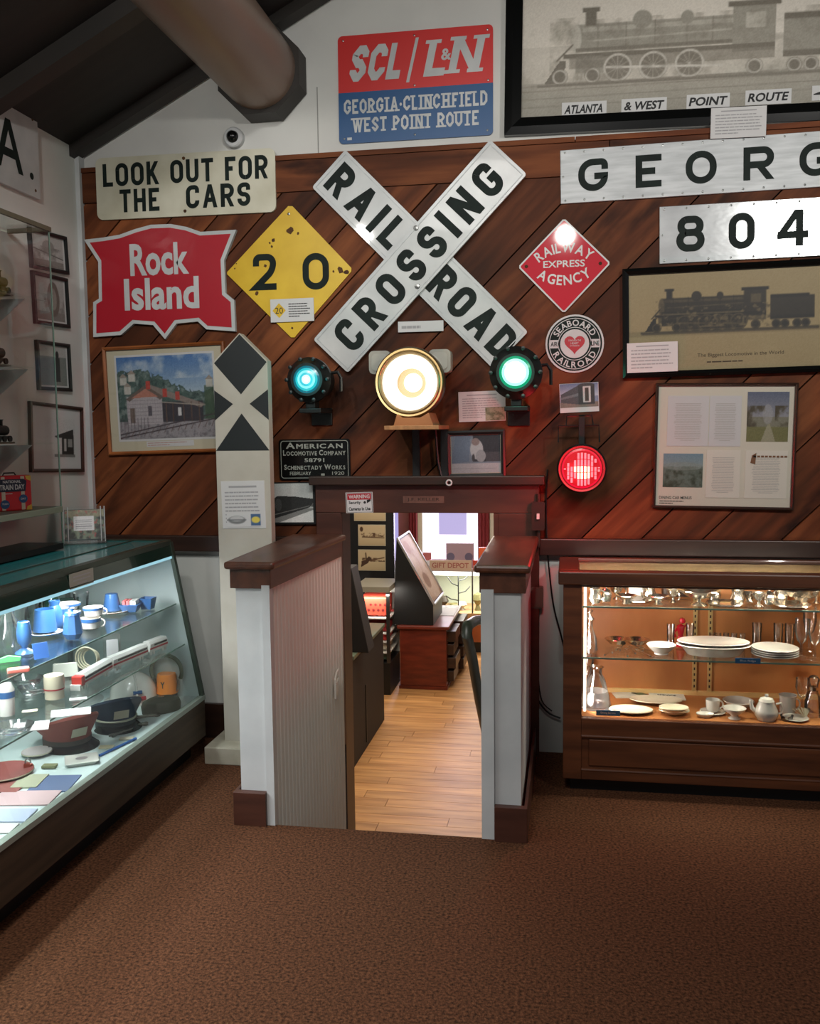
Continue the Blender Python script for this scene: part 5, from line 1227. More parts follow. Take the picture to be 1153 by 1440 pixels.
train_car('model_train_car', 'white red-striped model rail car right behind the red-nosed locomotive', (154, 945), (203, 924), SH2, False)
train_car('model_train_car', 'white model rail car farthest along the middle shelf', (206, 922), (231, 912), SH2, False)
p = at(77, 982, SH2); lath('mug', 'cream ceramic mug with red band and closed top on the middle shelf', 'mug', p, [(0, .09), (.020, .092), (.034, .088), (.036, .08), (.036, .038), (.034, .032), (.034, .002), (0, 0)], M_chinac, bands=[(.0366, .036, .041, M_red, 'red_band')])
p = at(122, 944, SH2); t = thing('cable_coil', 'coil of pale cord standing on the middle shelf', 'coil', (p.x, p.y, SH2)); m = MB()
for k in range(4):
    rr_ = .047-.004*k; m.tube([(rr_*math.cos(a)+.004*k, .006*k, .052+rr_*math.sin(a)) for a in [2*PI*i/20 for i in range(20)]], .0035, 6, closed=True)
part('cord', m, mat('pale_cord', (190, 186, 160), .6), t, smooth=True, kind='stuff')
p = at(158, 926, SH2); t = thing('display_block', 'clear acrylic block holding a torn white card behind the model cars', 'display', p, (0, 0, .6)); part('block', B(-.035, .035, -.01, .01, 0, .105), M_goblet, t); part('card', B(-.024, .024, -.013, -.0105, .015, .085), M_paper, t)
for (x, y, a, b_, l) in ((100, 1002, .13, .085, 'white paper lying on the middle shelf below the red-nosed locomotive'), (44, 1022, .11, .10, 'white folded paper at the front edge, left part of the middle shelf'), (110, 983, .06, .03, 'small printed ticket in front of the red-nosed locomotive'), (42, 1000, .05, .03, 'tan ticket behind the white papers on the middle shelf')):
    t = thing('paper_sheet', l, 'paper', at(x, y, SH2), (0, 0, .5)); part('sheet', B(-a/2, a/2, -b_/2, b_/2, 0, .002), M_cream if 'tan' in l else M_paper, t)
lath('tube_bottle', 'white plastic tube with blue band at the left edge of the middle shelf', 'bottle', at(10, 1005, SH2), [(0, 0), (.026, 0), (.028, .09), (.018, .11), (0, .11)], M_china, bands=[(.0286, .062, .084, M_dinblue, 'blue_band')])
for x, y, l in ((50, 975, 'oval clear glass dish at the back of the middle shelf'), (20, 1030, 'round clear glass dish near the white papers'), (38, 962, 'small clear glass ashtray left of the cream mug')):
    lath('glass_dish', l, 'dish', at(x, y, SH2), [(0, .003), (.04, .002), (.055, .028), (.05, .028), (.036, .008)], M_goblet, sx_=1.2)
t = thing('folded_napkin', 'grey folded cloth behind the cream mug', 'napkin', at(92, 950, SH2), (0, 0, .5)); part('cloth', MB().hexa([(-.05, -.03, 0), (.05, -.03, 0), (.05, .03, 0), (-.05, .03, 0)], [(-.045, .0, .05), (.045, .0, .05), (.045, .03, .045), (-.045, .03, .045)]), mat('grey_cloth', (170, 172, 160), .8), t, bevel=.004)
# ---- deck
def dome(r, h, n=8): return [(r*math.cos(PI/2*i/n), h*math.sin(PI/2*i/n)) for i in range(n+1)]
p = at(188, 984, DK); t = thing('hard_hat', 'white hard hat with red and blue emblem on the case floor', 'helmet', (p.x, p.y, DK), (0, 0, .62))
part('shell', MB().lathe([(.098, 0), (.096, .02)]+[(.094*math.cos(PI/2*i/8), .03+.10*math.sin(PI/2*i/8)) for i in range(9)], 28, sx=1.1), M_china, t, smooth=True)
part('brim', MB().lathe([(.094, .004), (.118, 0), (.118, .004), (.094, .012)], 28, sx=1.12), M_china, t, smooth=True)
part('ridge', MB().tube([(0, .10*math.cos(a)*.98, .03+.10*math.sin(a)) for a in [PI*i/12 for i in range(13)]], .006, 6), M_china, t, smooth=True)
m = MB(); m.tube([(.1*math.sin(a)*1.1, -.1*math.cos(a), .028) for a in (-.35, -.12, .12, .35)], .010, 6); part('emblem', m, M_red, t, smooth=True, label='red emblem block'); m = MB(); m.tube([(.094*math.sin(a)*1.1, -.094*math.cos(a), .056) for a in (-.15, .05, .22)], .009, 6); part('emblem', m, M_dinblue, t, smooth=True, label='blue emblem stripe')
p = at(104, 985, DK); t = thing('sun_visor', 'translucent pale grey cap behind the navy cap', 'hat', (p.x, p.y, DK), (0, 0, -.6)); part('crown', MB().lathe(dome(.10, .09), 24, sx=1.15), mat('pale_grey_plastic', (170, 178, 174), .3, coat=.3), t, smooth=True); part('brim', MB().lathe([(.09, .004), (.13, 0), (.128, .004), (.09, .012)], 24, a0=-PI*.1, a1=PI*.9), MATS['pale_grey_plastic'], t, smooth=True)
def kepi(name, label, p, rz, mc, mb_, r, h, tilt, tag_=True, band=None, fl=1.34):
    t = thing(name, label, 'cap', (p.x, p.y, DK), (0, 0, rz))
    m = MB(); m.lathe([(r, 0), (r*1.0, h*.45), (r*fl*.97, h*.80), (r*fl, h*.87), (r*fl*.96, h*.93), (r*.5, h*.97), (0, h*.98)], 28, sx=1.12); m.v = [(x, y, z+max(0, z-h*.42)*(x/r)*.62) for x, y, z in m.v]; part('crown', m, mc, t, smooth=True)
    part('band', MB().lathe([(r*1.01, .0), (r*1.015, h*.36)], 28, sx=1.12), mb_, t, smooth=True)
    m = MB(); n_ = 14
    vs = []; fs = []
    for i in range(n_+1):
        a = -PI*.42+PI*.84*i/n_; f = math.cos(a)**.6 if math.cos(a) > 0 else 0
        ra, rb = r*.99, r*1.0+.042*f; vs += [(ra*math.cos(a)*1.12, ra*math.sin(a), .020), (rb*math.cos(a)*1.12, rb*math.sin(a), .003), (ra*math.cos(a)*1.12, ra*math.sin(a), .017), (rb*math.cos(a)*1.12, rb*math.sin(a), .0)]
    for i in range(n_): o = 4*i; fs += [(o, o+1, o+5, o+4), (o+2, o+6, o+7, o+3), (o+1, o+3, o+7, o+5)]
    m.add(vs, fs); part('visor', m, M_blackgloss, t, smooth=True, label='shiny black visor')
    if tag_: m = MB(); m.hexa([(r*1.13, -.03, h*.5), (r*1.135, -.03, h*.5), (r*1.135, .03, h*.5), (r*1.13, .03, h*.5)], [(r*1.36, -.03, h*.86), (r*1.365, -.03, h*.86), (r*1.365, .03, h*.86), (r*1.36, .03, h*.86)]); part('paper_tag', m, M_cream, t, label='cream paper tag')
    if band: part('cord_band', MB().tube([(r*1.03*math.cos(a)*1.12, r*1.03*math.sin(a), h*.38) for a in [-PI*.5+PI*i/12 for i in range(13)]], .0045, 6), band, t, smooth=True, label='pale cord above the visor')
    return t
kepi('uniform_cap', 'brick-red uniform cap with black visor on the case floor', at(95, 1046, DK), -.62, mat('brick_red_felt', (128, 62, 52), .85), mat('dark_felt', (60, 50, 42), .8), .088, .105, 0)
kepi('uniform_cap', 'navy blue uniform cap with silver cord between the red and green caps', at(163, 1020, DK), -.85, mat('navy_felt', (24, 42, 60), .8), mat('navy_band', (22, 34, 34), .6), .080, .105, 0, True, mat('silver_cord', (170, 172, 150), .5))
t = thing('garrison_hat', 'dark olive garrison cap beside the white hard hat', 'cap', at(227, 1000, DK), (0, 0, .75)); part('crown', MB().lathe([(.065, 0), (.068, .03), (.062, .05), (.04, .062), (0, .064)], 20, sx=1.3, sy=.75), mat('olive_felt', (58, 60, 48), .8), t, smooth=True); part('insignia', MB().lathe([(.014, .003), (0, .004)][::-1], 12, (.0, .0, .062)), M_silver, t)
p = at(245, 978, DK); t = thing('hand_lantern', 'orange trainman lantern with thick grey loop handle at the far end of the case', 'lantern', (p.x-.02, p.y-.03, DK))
part('guard', MB().lathe([(.042, 0), (.046, .004), (.046, .012), (.040, .012)], 20), M_steel, t, smooth=True)
part('body', MB().lathe([(0, .020), (.046, .020), (.050, .026), (.046, .034), (.044, .10), (.040, .112), (0, .114)], 24), mat('lantern_orange', (240, 134, 30), .4, coat=.3), t, smooth=True)
part('handle', MB().tube([(.074*math.cos(a)-.0, .0, .122+.074*math.sin(a)) for a in [-.45+(PI+.9)*i/18 for i in range(19)]], .0095, 8), mat('grey_green_rubber', (112, 118, 100), .6), t, smooth=True)
part('legs', MB().tube([(.045, 0, .02), (.056, 0, .085)], .003, 5).tube([(-.045, 0, .02), (-.056, 0, .085)], .003, 5), M_steel, t, kind='stuff')
part('mark', text(MB(), 'Y', 0, .068, H=.03, Wd=.02, bold=.03, y=-.0465), M_ink, t)
p = at(115, 1072, DK); p.x = min(p.x, -1.75); t = thing('ash_tray', 'square white china tray near the front of the case floor', 'tray', p, (0, 0, .55)); m = MB(); m.hexa([(-.045, -.04, 0), (.045, -.04, 0), (.045, .04, 0), (-.045, .04, 0)], [(-.062, -.055, .016), (.062, -.055, .016), (.062, .055, .016), (-.062, .055, .016)]); part('tray', m, M_china, t, bevel=.006); part('emblem', MB().lathe([(0, .0165), (.022, .0165)][::-1], 20, sy=.8), mat('grey_emblem', (140, 130, 130), .4), t)
flat = [('napkin', 'slate blue cloth laid flat at the case front', (80, 1103), .14, .15, (88, 104, 138), .004, .55), ('booklet', 'cream booklet left of the slate blue cloth', (42, 1100), .09, .12, (176, 176, 150), .006, .55), ('brochure', 'pink and white brochure nearest the camera on the case floor', (60, 1125), .20, .12, (200, 170, 172), .004, .5), ('brochure', 'blue and white brochure at the lower left of the case floor', (35, 1150), .16, .10, (176, 186, 208), .004, .45),
        ('paper_sheet', 'white paper in the lower left corner of the case floor', (18, 1168), .13, .07, (205, 205, 202), .003, .4), ('photo_card', 'red and grey photo lying behind the white papers at far left', (12, 1108), .10, .10, (150, 90, 84), .003, .4), ('name_badge', 'cream badge card behind the blue pencil', (150, 1052), .055, .03, (206, 196, 160), .004, .8), ('name_badge', 'white badge with tan oval in front of the navy cap', (178, 1040), .055, .03, (200, 192, 168), .004, .7), ('belt_buckle', 'small olive metal buckle near the red padlock', (70, 1080), .05, .03, (120, 122, 84), .008, .5)]
for k_, (nm, l, px, a, b_, c_, th, rz) in enumerate(flat):
    p = at(*px, DK); rz = rz*.35; ex = (a*abs(math.cos(rz))+b_*abs(math.sin(rz)))/2; p.x = min(p.x, -1.674-ex); p.z += .0005*k_
    t = thing(nm, l, nm.split('_')[-1], p, (0, 0, rz)); part('sheet', B(-a/2, a/2, -b_/2, b_/2, 0, th), mat('flat_%d' % (c_[0]*3+c_[2]), c_, .6), t)
t = thing('pencil', 'long blue rod lying at the front of the case floor', 'rod', at(165, 1052, DK)); part('shaft', MB().tube([(-.02, -.10, .006), (.028, .10, .006)], .005, 8), mat('blue_rod', (44, 96, 170), .4), t, smooth=True)
for k, (px, l) in enumerate((((205, 1010), 'bunch of old keys in front of the olive cap'), ((190, 1024), 'metal punch tool in front of the navy cap'), ((172, 1033), 'dark pliers between navy cap and badges'))):
    t = thing('metal_tool', l, 'tool', at(*px, DK), (0, 0, .6+.3*k)); m = MB(); m.tube([(-.05, .0, .007), (0, .012, .007), (.045, .0, .007)], .005, 6).tube([(-.05, .02, .007), (0, .006, .007), (.045, .02, .007)], .005, 6); part('jaws', m, mat('old_steel', (96, 96, 88), .4, .8), t, smooth=True, kind='stuff'); part('head', MB().lathe([(0, .012), (.012, .011), (.012, 0), (0, 0)], 12, (.05, .01, 0)), mat('old_steel', (96, 96, 88)), t, smooth=True)
t = thing('padlock', 'tiny red-brown padlock near the left edge of the case floor', 'padlock', at(40, 1083, DK)); part('body', B(-.016, .016, -.008, .008, 0, .026), mat('padlock_red', (150, 60, 40), .35, .4), t, bevel=.005); part('shackle', MB().tube([(-.010, 0, .024), (-.010, 0, .036), (0, 0, .044), (.010, 0, .036), (.010, 0, .024)], .003, 6), M_steel, t, smooth=True)
for px, r_, c_, l in (((6, 1090), .10, (150, 84, 80), 'red and cream plate at the left edge of the case floor'), ((52, 1062), .055, (186, 178, 176), 'small grey plate with wire loops behind the padlock')):
    lath('plate', l, 'plate', at(*px, DK), [(0, .004), (r_*.6, .003), (r_, .016), (r_*.97, .018), (r_*.58, .006), (0, .007)], mat('plate_%d' % c_[1], c_, .3, coat=.4), bands=[(r_*1.003, .013, .018, M_cream, 'pale_rim')])
# brochure holder on the case top
p = onZ(120, 763, 1.006); t = thing('acrylic_holder', 'clear acrylic stand with photo cards and white note on the case top', 'stand', (p.x, p.y, 1.008), (0, 0, R(28)))
im = Img(70, 50, (110, 124, 104)); nz = im.noise(6, 4); im.mix(np.clip((nz-.4)*4, 0, 1), (28, 34, 30)); im.rect(0, 1, .75, 1, (150, 140, 110), .7); im.mix(np.clip((im.noise(10, 8)-.6)*8, 0, 1), (170, 60, 60), .7); im.rect(.22, .74, .30, .78, (214, 214, 216)); im.mix(((im.Z*14 % 1) < .35)*(im.X > .27)*(im.X < .68)*(im.Z > .36)*(im.Z < .72), (150, 150, 156))
im.grain(20)
bk = part('photo_sheet', MB().prism([(-.085, .012), (.085, .012), (.085, .150), (-.085, .150)], -.002, .002).xf(Matrix.Rotation(R(-14), 4, 'X')), M_black, t)
o = picture('print', im, .166, .134, t, -.0026, 0, .080); o.data.transform(Matrix.Rotation(R(-14), 4, 'X'))
part('acrylic_shell', MB().box(-.09, .09, .008, .011, .004, .165).xf(Matrix.Rotation(R(-14), 4, 'X')), M_glass, t, kind='stuff')
part('tray', MB().box(-.09, .09, -.05, .02, 0, .006).box(-.09, .09, -.052, -.048, 0, .022), M_goblet, t, kind='stuff')
m = MB()
for x in (-.088, -.07, .07, .086): m.tube([(x, -.012, .005), (x, .030, .158)], .0022, 5)
part('polished_edges', m, M_white, t, kind='stuff')

# ================================================================ TALL GLASS CASE AGAINST THE LEFT WALL
TX, TY1, TY0 = -2.118, 3.60, .5
tc_ = thing('glass_cabinet', 'tall narrow all-glass wall case with model trains above the slanted case', 'display case', (-2.2, 2.0, 1.010))
def P4(name, mb, mats, **k): return part(name, mb, mats, tc_, world=True, **k)
P4('base_rail', B(XB, TX, TY0, TY1, 1.010, 1.034), M_black)
P4('floor_slab', B(XB, TX+.004, TY0, TY1+.003, 1.165, 1.190), mat('slab_grey_green', (120, 128, 112), .4), bevel=.002)
P4('front_glass', MB().add([(TX, TY0, 1.034), (TX, TY1, 1.034), (TX, TY1, 2.33), (TX, TY0, 2.33)], [(0, 1, 2, 3)]), M_glass)
P4('end_glass', MB().add([(XB, TY1, 1.034), (TX, TY1, 1.034), (TX, TY1, 2.33), (XB, TY1, 2.33)], [(0, 1, 2, 3)]), M_glass)
P4('corner_edge', B(TX-.004, TX+.001, TY1-.004, TY1+.001, 1.034, 2.33), M_edge)
m = MB(); m.box(XB, TX+.004, TY0, TY1+.004, 2.33, 2.338); P4('top_glass', m, M_shelfg); P4('top_frame', MB().box(TX-.006, TX+.006, TY0, TY1+.006, 2.328, 2.346).box(XB, TX, TY1-.006, TY1+.006, 2.328, 2.346), mat('bronze_frame', (110, 104, 88), .35, .6))
TS = (2.045, 1.765, 1.46)
for z in TS:
    o = P4('glass_shelf', B(XB, TX-.012, TY0, TY1-.02, z-.006, z), M_shelfg)
for z in TS:
    for y in (3.45, 2.6, 1.7):
        m = MB().add([(XB+.002, y-.003, z-.008), (TX-.03, y-.003, z-.008), (XB+.002, y-.003, z-.13), (XB+.002, y+.003, z-.008), (TX-.03, y+.003, z-.008), (XB+.002, y+.003, z-.13)], [(0, 2, 1), (3, 4, 5), (0, 1, 4, 3), (1, 2, 5, 4), (2, 0, 3, 5)]); P4('shelf_bracket', m, mat('bracket_grey', (214, 216, 212), .5))
def model_steam(label, y1, z, L_, c_, accent=None):
    t = thing('model_locomotive', label, 'model train', (-2.215, y1-L_/2, z))
    Mb = mat('model_%d_%d' % (c_[0], c_[1]), c_, .4); h = L_/2
    part('track', B(-.03, .03, -h-.01, h+.01, 0, .006), mat('track_brown', (96, 84, 66), .7), t)
    m = MB(); m.tube([(0, -h*.1, .052), (0, h*.95, .052)], .020, 12); part('boiler', m, Mb, t, smooth=True)
    part('cab', B(-.024, .024, -h*.42, -h*.1, .02, .085), Mb, t, bevel=.002); part('chassis', B(-.020, .020, -h, h*.98, .018, .030), M_black, t)
    part('chimney', MB().lathe([(.006, .065), (.006, .09), (.010, .095), (0, .095)], 10, (0, h*.75, 0)), Mb, t, smooth=True); part('dome', MB().lathe([(.009, .068), (.008, .082), (0, .086)], 10, (0, h*.35, 0)), Mb, t, smooth=True)
    m = MB()
    for i in range(7):
        y = -h*.9+i*h*.3
        for s_ in (-1, 1): m.lathe([(0, .003), (.013, .003), (.013, -.003), (0, -.003)], 12, (0, 0, 0), axis='x') if False else m.tube([(s_*.020, y, .019), (s_*.027, y, .019)], .0125, 10)
    part('wheels', m, M_black, t, kind='stuff'); part('tender', B(-.024, .024, -h, -h*.5, .03, .07), mat('tender_%d' % (accent or c_)[0], accent or c_, .4), t, bevel=.002)
model_steam('small brown model steam engine on the top glass shelf of the tall case', 3.42, TS[0], .26, (72, 62, 44))
model_steam('dark grey model steam engine on the middle glass shelf of the tall case', 3.38, TS[1], .28, (44, 48, 44))
model_steam('black model steam engine on the lowest glass shelf of the tall case', 3.38, TS[2], .24, (22, 24, 24))
p = onX(4, 620, -2.215); t = thing('model_train_car', 'red model car at the frame edge on the lowest shelf of the tall case', 'model train', (-2.215, 3.02, TS[2])); part('body', B(-.024, .024, -.06, .06, .014, .085), mat('model_car_red', (150, 40, 34), .4), t, bevel=.003); part('bogies', MB().box(-.02, .02, -.05, -.02, 0, .014).box(-.02, .02, .02, .05, 0, .014), M_black, t, kind='stuff')
# suitcase
p = onZ(46, 719, 1.19); t = thing('toy_suitcase', 'small red suitcase printed NATIONAL TRAIN DAY in the tall glass case', 'suitcase', (-2.212, p.y+.02, 1.19), (0, 0, R(52)))
w, h, d = .155, .142, .05; Ms = mat('suitcase_red', (206, 26, 36), .4, coat=.3)
part('shell', B(-w/2, w/2, -d/2, d/2, 0, h), Ms, t, bevel=.006)
for x in (-w*.22, w*.27): part('strap', B(x-.007, x+.007, -d/2-.0022, -d/2-.0002, .004, h-.004), mat('strap_cream', (206, 196, 176), .6), t)
for sx_ in (-1, 1):
    for zz in (0, 1): m = MB(); x = sx_*w/2; z = zz*h; m.prism([(x-sx_*.002, z+(.002 if not zz else -.002)), (x-sx_*.024, z+(.002 if not zz else -.002)), (x-sx_*.02, z+(.016 if not zz else -.016)), (x-sx_*.002, z+(.024 if not zz else -.024))], -d/2-.0015, -d/2); part('corner_guard', m, mat('corner_yellow', (214, 176, 70), .5), t)
m = MB(); m.prism([(-.058, .092), (-.05, .128), (.045, .128), (.058, .120), (.052, .078), (-.05, .078)], -d/2-.0030, -d/2-.0022); part('banner', m, mat('banner_navy', (24, 36, 60), .5), t)
m = MB(); text(m, 'NATIONAL', 0, .118, H=.011, Wd=.07, bold=.03, y=-d/2-.0036); text(m, 'TRAIN DAY', 0, .096, H=.021, Wd=.098, bold=.03, y=-d/2-.0036); part('lettering', m, M_paper, t)
for (x, z, r_) in ((-.030, .028, .018), (.042, .048, .017)): part('sticker', MB().prism(circle(r_, 16, x, z), -d/2-.0032, -d/2-.0024), mat('sticker_blue', (40, 84, 130), .5), t)
m = MB(); text(m, 'TRAIN', -.030, .030, H=.007, Wd=.024, bold=.02, y=-d/2-.0038); text(m, 'DAY', .042, .048, H=.008, Wd=.02, bold=.02, y=-d/2-.0038); para(m, -.03, .03, .074, .066, 1, -d/2-.0026, seed=3); part('small_lettering', m, M_paper, t)
part('carry_handle', MB().tube([(-.025, 0, h), (-.02, 0, h+.010), (.02, 0, h+.010), (.025, 0, h)], .003, 6), M_black, t, smooth=True)

# ================================================================ RIGHT OAK CABINET
CX0, CX1, CF, CBk = -.02, 1.15, 3.74, 4.16
cab = thing('china_cabinet', 'dark oak glass-front cabinet with lit shelves of silver and china, right side', 'cabinet', (.565, 3.95, 0))
def P5(name, mb, mats, **k): return part(name, mb, mats, cab, world=True, **k)
P5('plinth', B(CX0+.03, CX1-.03, CF+.05, CBk, 0, .06), M_black)
P5('lower_body', B(CX0, CX1, CF+.012, CBk, .06, .300), M_cabw)
P5('rail', B(.055, 1.075, CF, CF+.03, .245, .317), M_cabw, bevel=.003); P5('rail', B(.055, 1.075, CF, CF+.03, .06, .105), M_cabw, bevel=.003); P5('rail', B(.055, 1.075, CF, CF+.03, .858, .868), M_cabw)
for a, b_ in ((CX0, .055), (1.075, CX1)): P5('stile', B(a, b_, CF, CF+.03, .06, .868), M_cabw, bevel=.003)
for zz in (.242, .100): P5('moulding', MB().tube([(.055, CF+.006, zz), (1.075, CF+.006, zz)], .008, 8), M_cabw, smooth=True)
P5('drawer_panel', B(.085, 1.05, CF+.004, CF+.014, .118, .228), M_cabw, bevel=.003)
for a in (CX0, CX1-.02): P5('side', B(a, a+.02, CF+.03, CBk, .30, .868), M_cabw)
P5('inside_floor', B(CX0+.02, CX1-.02, CF+.03, CBk, .300, .317), M_cabin)
P5('inside_back', B(CX0+.02, CX1-.02, CBk-.012, CBk, .317, .868), M_cabin)
for a in (CX0+.02, CX1-.022): P5('side_lining', B(a, a+.002, CF+.03, CBk-.012, .317, .868), M_cabin)
P5('ledger', B(CX0+.03, CX1-.03, CBk-.03, CBk-.012, .317, .335), noisy('pale_pine', (206, 168, 108), (222, 186, 128), 6, .5))
# top: frame round a glass inset
P5('top_frame', MB().box(CX0-.02, CX1+.02, CF-.02, CF+.045, .868, .922).box(CX0-.02, CX1+.02, CBk-.04, CBk, .868, .922).box(CX0-.02, .045, CF+.045, CBk-.04, .868, .922).box(1.085, CX1+.02, CF+.045, CBk-.04, .868, .922), M_cabw, bevel=.006)
P5('top_glass', B(.045, 1.085, CF+.045, CBk-.04, .906, .914), M_glass)
P5('top_stop', B(.045, 1.085, CBk-.055, CBk-.04, .868, .905), MATS['pale_pine'])
P5('front_glass', MB().add([(.055, CF+.014, .317), (1.075, CF+.014, .317), (1.075, CF+.014, .860), (.055, CF+.014, .860)], [(0, 1, 2, 3)]), M_glass)
Z1, Z2, Z0 = .772, .560, .317
for z in (Z1, Z2):
    o = P5('glass_shelf', B(CX0+.03, CX1-.03, CF+.045, CBk-.03, z-.007, z), M_shelfg); part('edge', MB().box(CX0+.03, CX1-.03, CF+.0435, CF+.045, z-.007, z).xf(Matrix.Translation((-.565, -3.95, 0))), M_edge, o)
for x in (.548, .612):
    P5('shelf_standard', MB().box(x-.009, x+.009, CBk-.020, CBk-.012, .335, .865), mat('brass_standard', (206, 176, 120), .4, .4))
    m = MB()
    for i in range(20): m.box(x-.003, x+.003, CBk-.0206, CBk-.020, .35+i*.026, .362+i*.026)
    P5('slots', m, M_dark, kind='stuff')
P5('tube_lamp', MB().tube([(.068, CF+.055, .33), (.068, CF+.055, .85)], .006, 8), emis('side_tube', (255, 236, 214), 1.8), label='glowing vertical strip light')
P5('tube_lamp', MB().tube([(.10, CF+.055, .856), (1.04, CF+.055, .856)], .006, 8), emis('side_tube', (255, 236, 214), 1.8), label='glowing strip light under the top')
def cz(px, py, z): p = onZ(px, py, z); return Vector((p.x, min(max(p.y, CF+.08), CBk-.07), z))
def cx_(px, Y, z): p = onY(px, 900, Y); return Vector((p.x, Y, z))
# upper shelf: silver
sil = [('silver_bowl', 'bowl', [(0, .004), (.02, 0), (.012, .008), (.045, .034), (.043, .036), (0, .012)]), ('silver_creamer', 'pitcher', [(0, .002), (.02, 0), (.03, .02), (.022, .045), (.028, .062), (.024, .062), (0, .02)]),
       ('silver_tray', 'tray', [(0, .003), (.06, .002), (.075, .010), (.073, .013), (.058, .006), (0, .006)]), ('silver_jar', 'jar', [(0, 0), (.022, 0), (.026, .03), (.020, .045), (.006, .055), (.006, .062), (0, .065)]), ('silver_cup', 'cup', [(0, .002), (.018, 0), (.006, .01), (.006, .02), (.022, .034), (.028, .056), (.025, .056), (.018, .036), (0, .03)])]
labs = ['first from the left post', 'second from the left post', 'third from the left post', 'next to the white place card on its left', 'in front of the white place card', 'just right of the white place card', 'midway between place card and pedestal bowl', 'left of the big pedestal bowl', 'right of the big pedestal bowl', 'above the brass shelf standards', 'first after the brass standards', 'second after the brass standards', 'third after the brass standards', 'above the row of shot glasses', 'above the tall tumblers', 'near the right frame edge, back', 'near the right frame edge, front', 'last at the right frame edge']
xs = [836, 851, 866, 880, 893, 912, 925, 946, 1004, 1018, 1036, 1052, 1066, 1080, 1096, 1112, 1128, 1146]
protos = {}
for i, (x, l) in enumerate(zip(xs, labs)):
    nm, ct, pf = sil[[1, 3, 4, 0, 2, 1, 0, 4, 3, 2, 1, 0, 4, 3, 1, 2, 0, 4][i]]; p = cx_(x, 3.86+.10*((i*7) % 3)/2, Z1)
    lab = '%s on the top shelf, %s' % (nm.replace('_', ' '), l)
    if nm not in protos:
        protos[nm] = lath(nm, lab, ct, p, pf, M_silver, handle=(.026, .012, .05, .018, .3) if ct in ('pitcher', 'cup') else None, group='silver tableware on the top shelf')
    else: dup(protos[nm], p, rotz=i*.7, label=lab)
lath('pedestal_bowl', 'wide silver pedestal bowl in the middle of the top shelf', 'bowl', cx_(982, 3.86, Z1), [(0, .004), (.035, 0), (.03, .006), (.008, .014), (.008, .024), (.05, .036), (.085, .062), (.082, .064), (.045, .042), (0, .034)], M_silver)
lath('pedestal_bowl', 'second silver pedestal bowl near the right edge of the top shelf', 'bowl', cx_(1118, 3.95, Z1), [(0, .004), (.03, 0), (.026, .006), (.008, .014), (.008, .02), (.05, .032), (.07, .055), (.067, .057), (.045, .038), (0, .03)], M_silver)
p = cx_(899, 4.0, Z1); t = thing('place_card', 'blank white card standing on the top shelf', 'card', p); part('sheet', MB().prism([(-.046, 0), (.046, 0), (.046, .062), (-.046, .062)], -.001, .001), M_paper, t)
t = thing('leather_case', 'dark leather case lying behind the silver on the top shelf', 'case', cx_(950, 4.05, Z1)); part('body', B(-.06, .06, -.03, .03, 0, .045), mat('dark_leather', (40, 26, 20), .5), t, bevel=.012)
# middle shelf
lath('decanter', 'cut glass decanter at the left end of the middle shelf', 'decanter', cx_(829, 3.88, Z2), [(.03, .002), (.034, .01), (.030, .06), (.014, .10), (.012, .13), (.02, .14), (.006, .16), (.014, .175), (0, .185)], M_goblet)
spoon_p = None
fan = [(858+i*8, 3.86+.05*(i % 3), -.5+.16*i) for i in range(8)]
for i, (x, y, a) in enumerate(fan):
    lab = ['leftmost', 'second', 'third', 'fourth', 'fifth', 'sixth', 'seventh', 'rightmost'][i]
    lab = 'silver spoon fanned out on the middle shelf, %s of eight' % lab
    if spoon_p is None:
        spoon_p = thing('spoon', lab, 'spoon', cx_(x, y, Z2), (0, 0, a), 'spoons fanned on the middle shelf')
        part('handle', MB().tube([(0, -.05, .003), (0, .0, .006), (0, .04, .004)], [.004, .0022, .003], 6), M_silver, spoon_p, smooth=True); part('bowl', MB().lathe([(0, .001), (.008, .003), (.012, .007)], 12, (0, .055, 0), sy=1.5), M_silver, spoon_p, smooth=True)
    else: dup(spoon_p, cx_(x, y, Z2), rotz=a, label=lab)
for x, l in ((868, 'low silver dish behind the spoons, left'), (896, 'low silver dish behind the spoons, right')):
    lath('silver_dish', l, 'dish', cx_(x, 4.04, Z2), [(0, .003), (.03, .002), (.05, .022), (.048, .024), (.03, .008), (0, .008)], M_silver, sx_=1.1)
lath('bowl', 'white china bowl with grey rim on the middle shelf beside the oval tureen', 'bowl', cx_(930, 3.88, Z2), [(0, .003), (.028, 0), (.028, .006), (.056, .032), (.060, .040), (.056, .040), (.03, .012), (0, .010)], M_china)
# oval platters and tureen
pl = lath('serving_dish', 'long white oval china serving dish stacked on the middle shelf', 'dish', cx_(1003, 3.90, Z2), [(0, .003), (.06, 0), (.075, .034), (.085, .040), (.083, .043), (.072, .038), (.058, .008), (0, .008)], M_china, sx_=1.75)
lath('platter', 'white oval platter lying on top of the long serving dish', 'platter', cx_(1003, 3.91, Z2+.043), [(0, .003), (.062, .001), (.088, .009), (.086, .012), (.06, .005), (0, .006)], M_china, sx_=1.65)
for i in range(4):
    lath('plate', 'white dinner plate in the stack on the middle shelf, %s' % ('bottom one', 'second from the bottom', 'second from the top', 'top one')[i], 'plate', cx_(1090, 3.90, Z2+.0085*i), [(0, .003), (.05, 0), (.092, .010), (.090, .012), (.05, .004), (0, .004)], M_china, bands=[(.0925, .009, .0115, mat('grey_line', (140, 140, 140), .4), 'grey_rim')], group='stack of dinner plates')
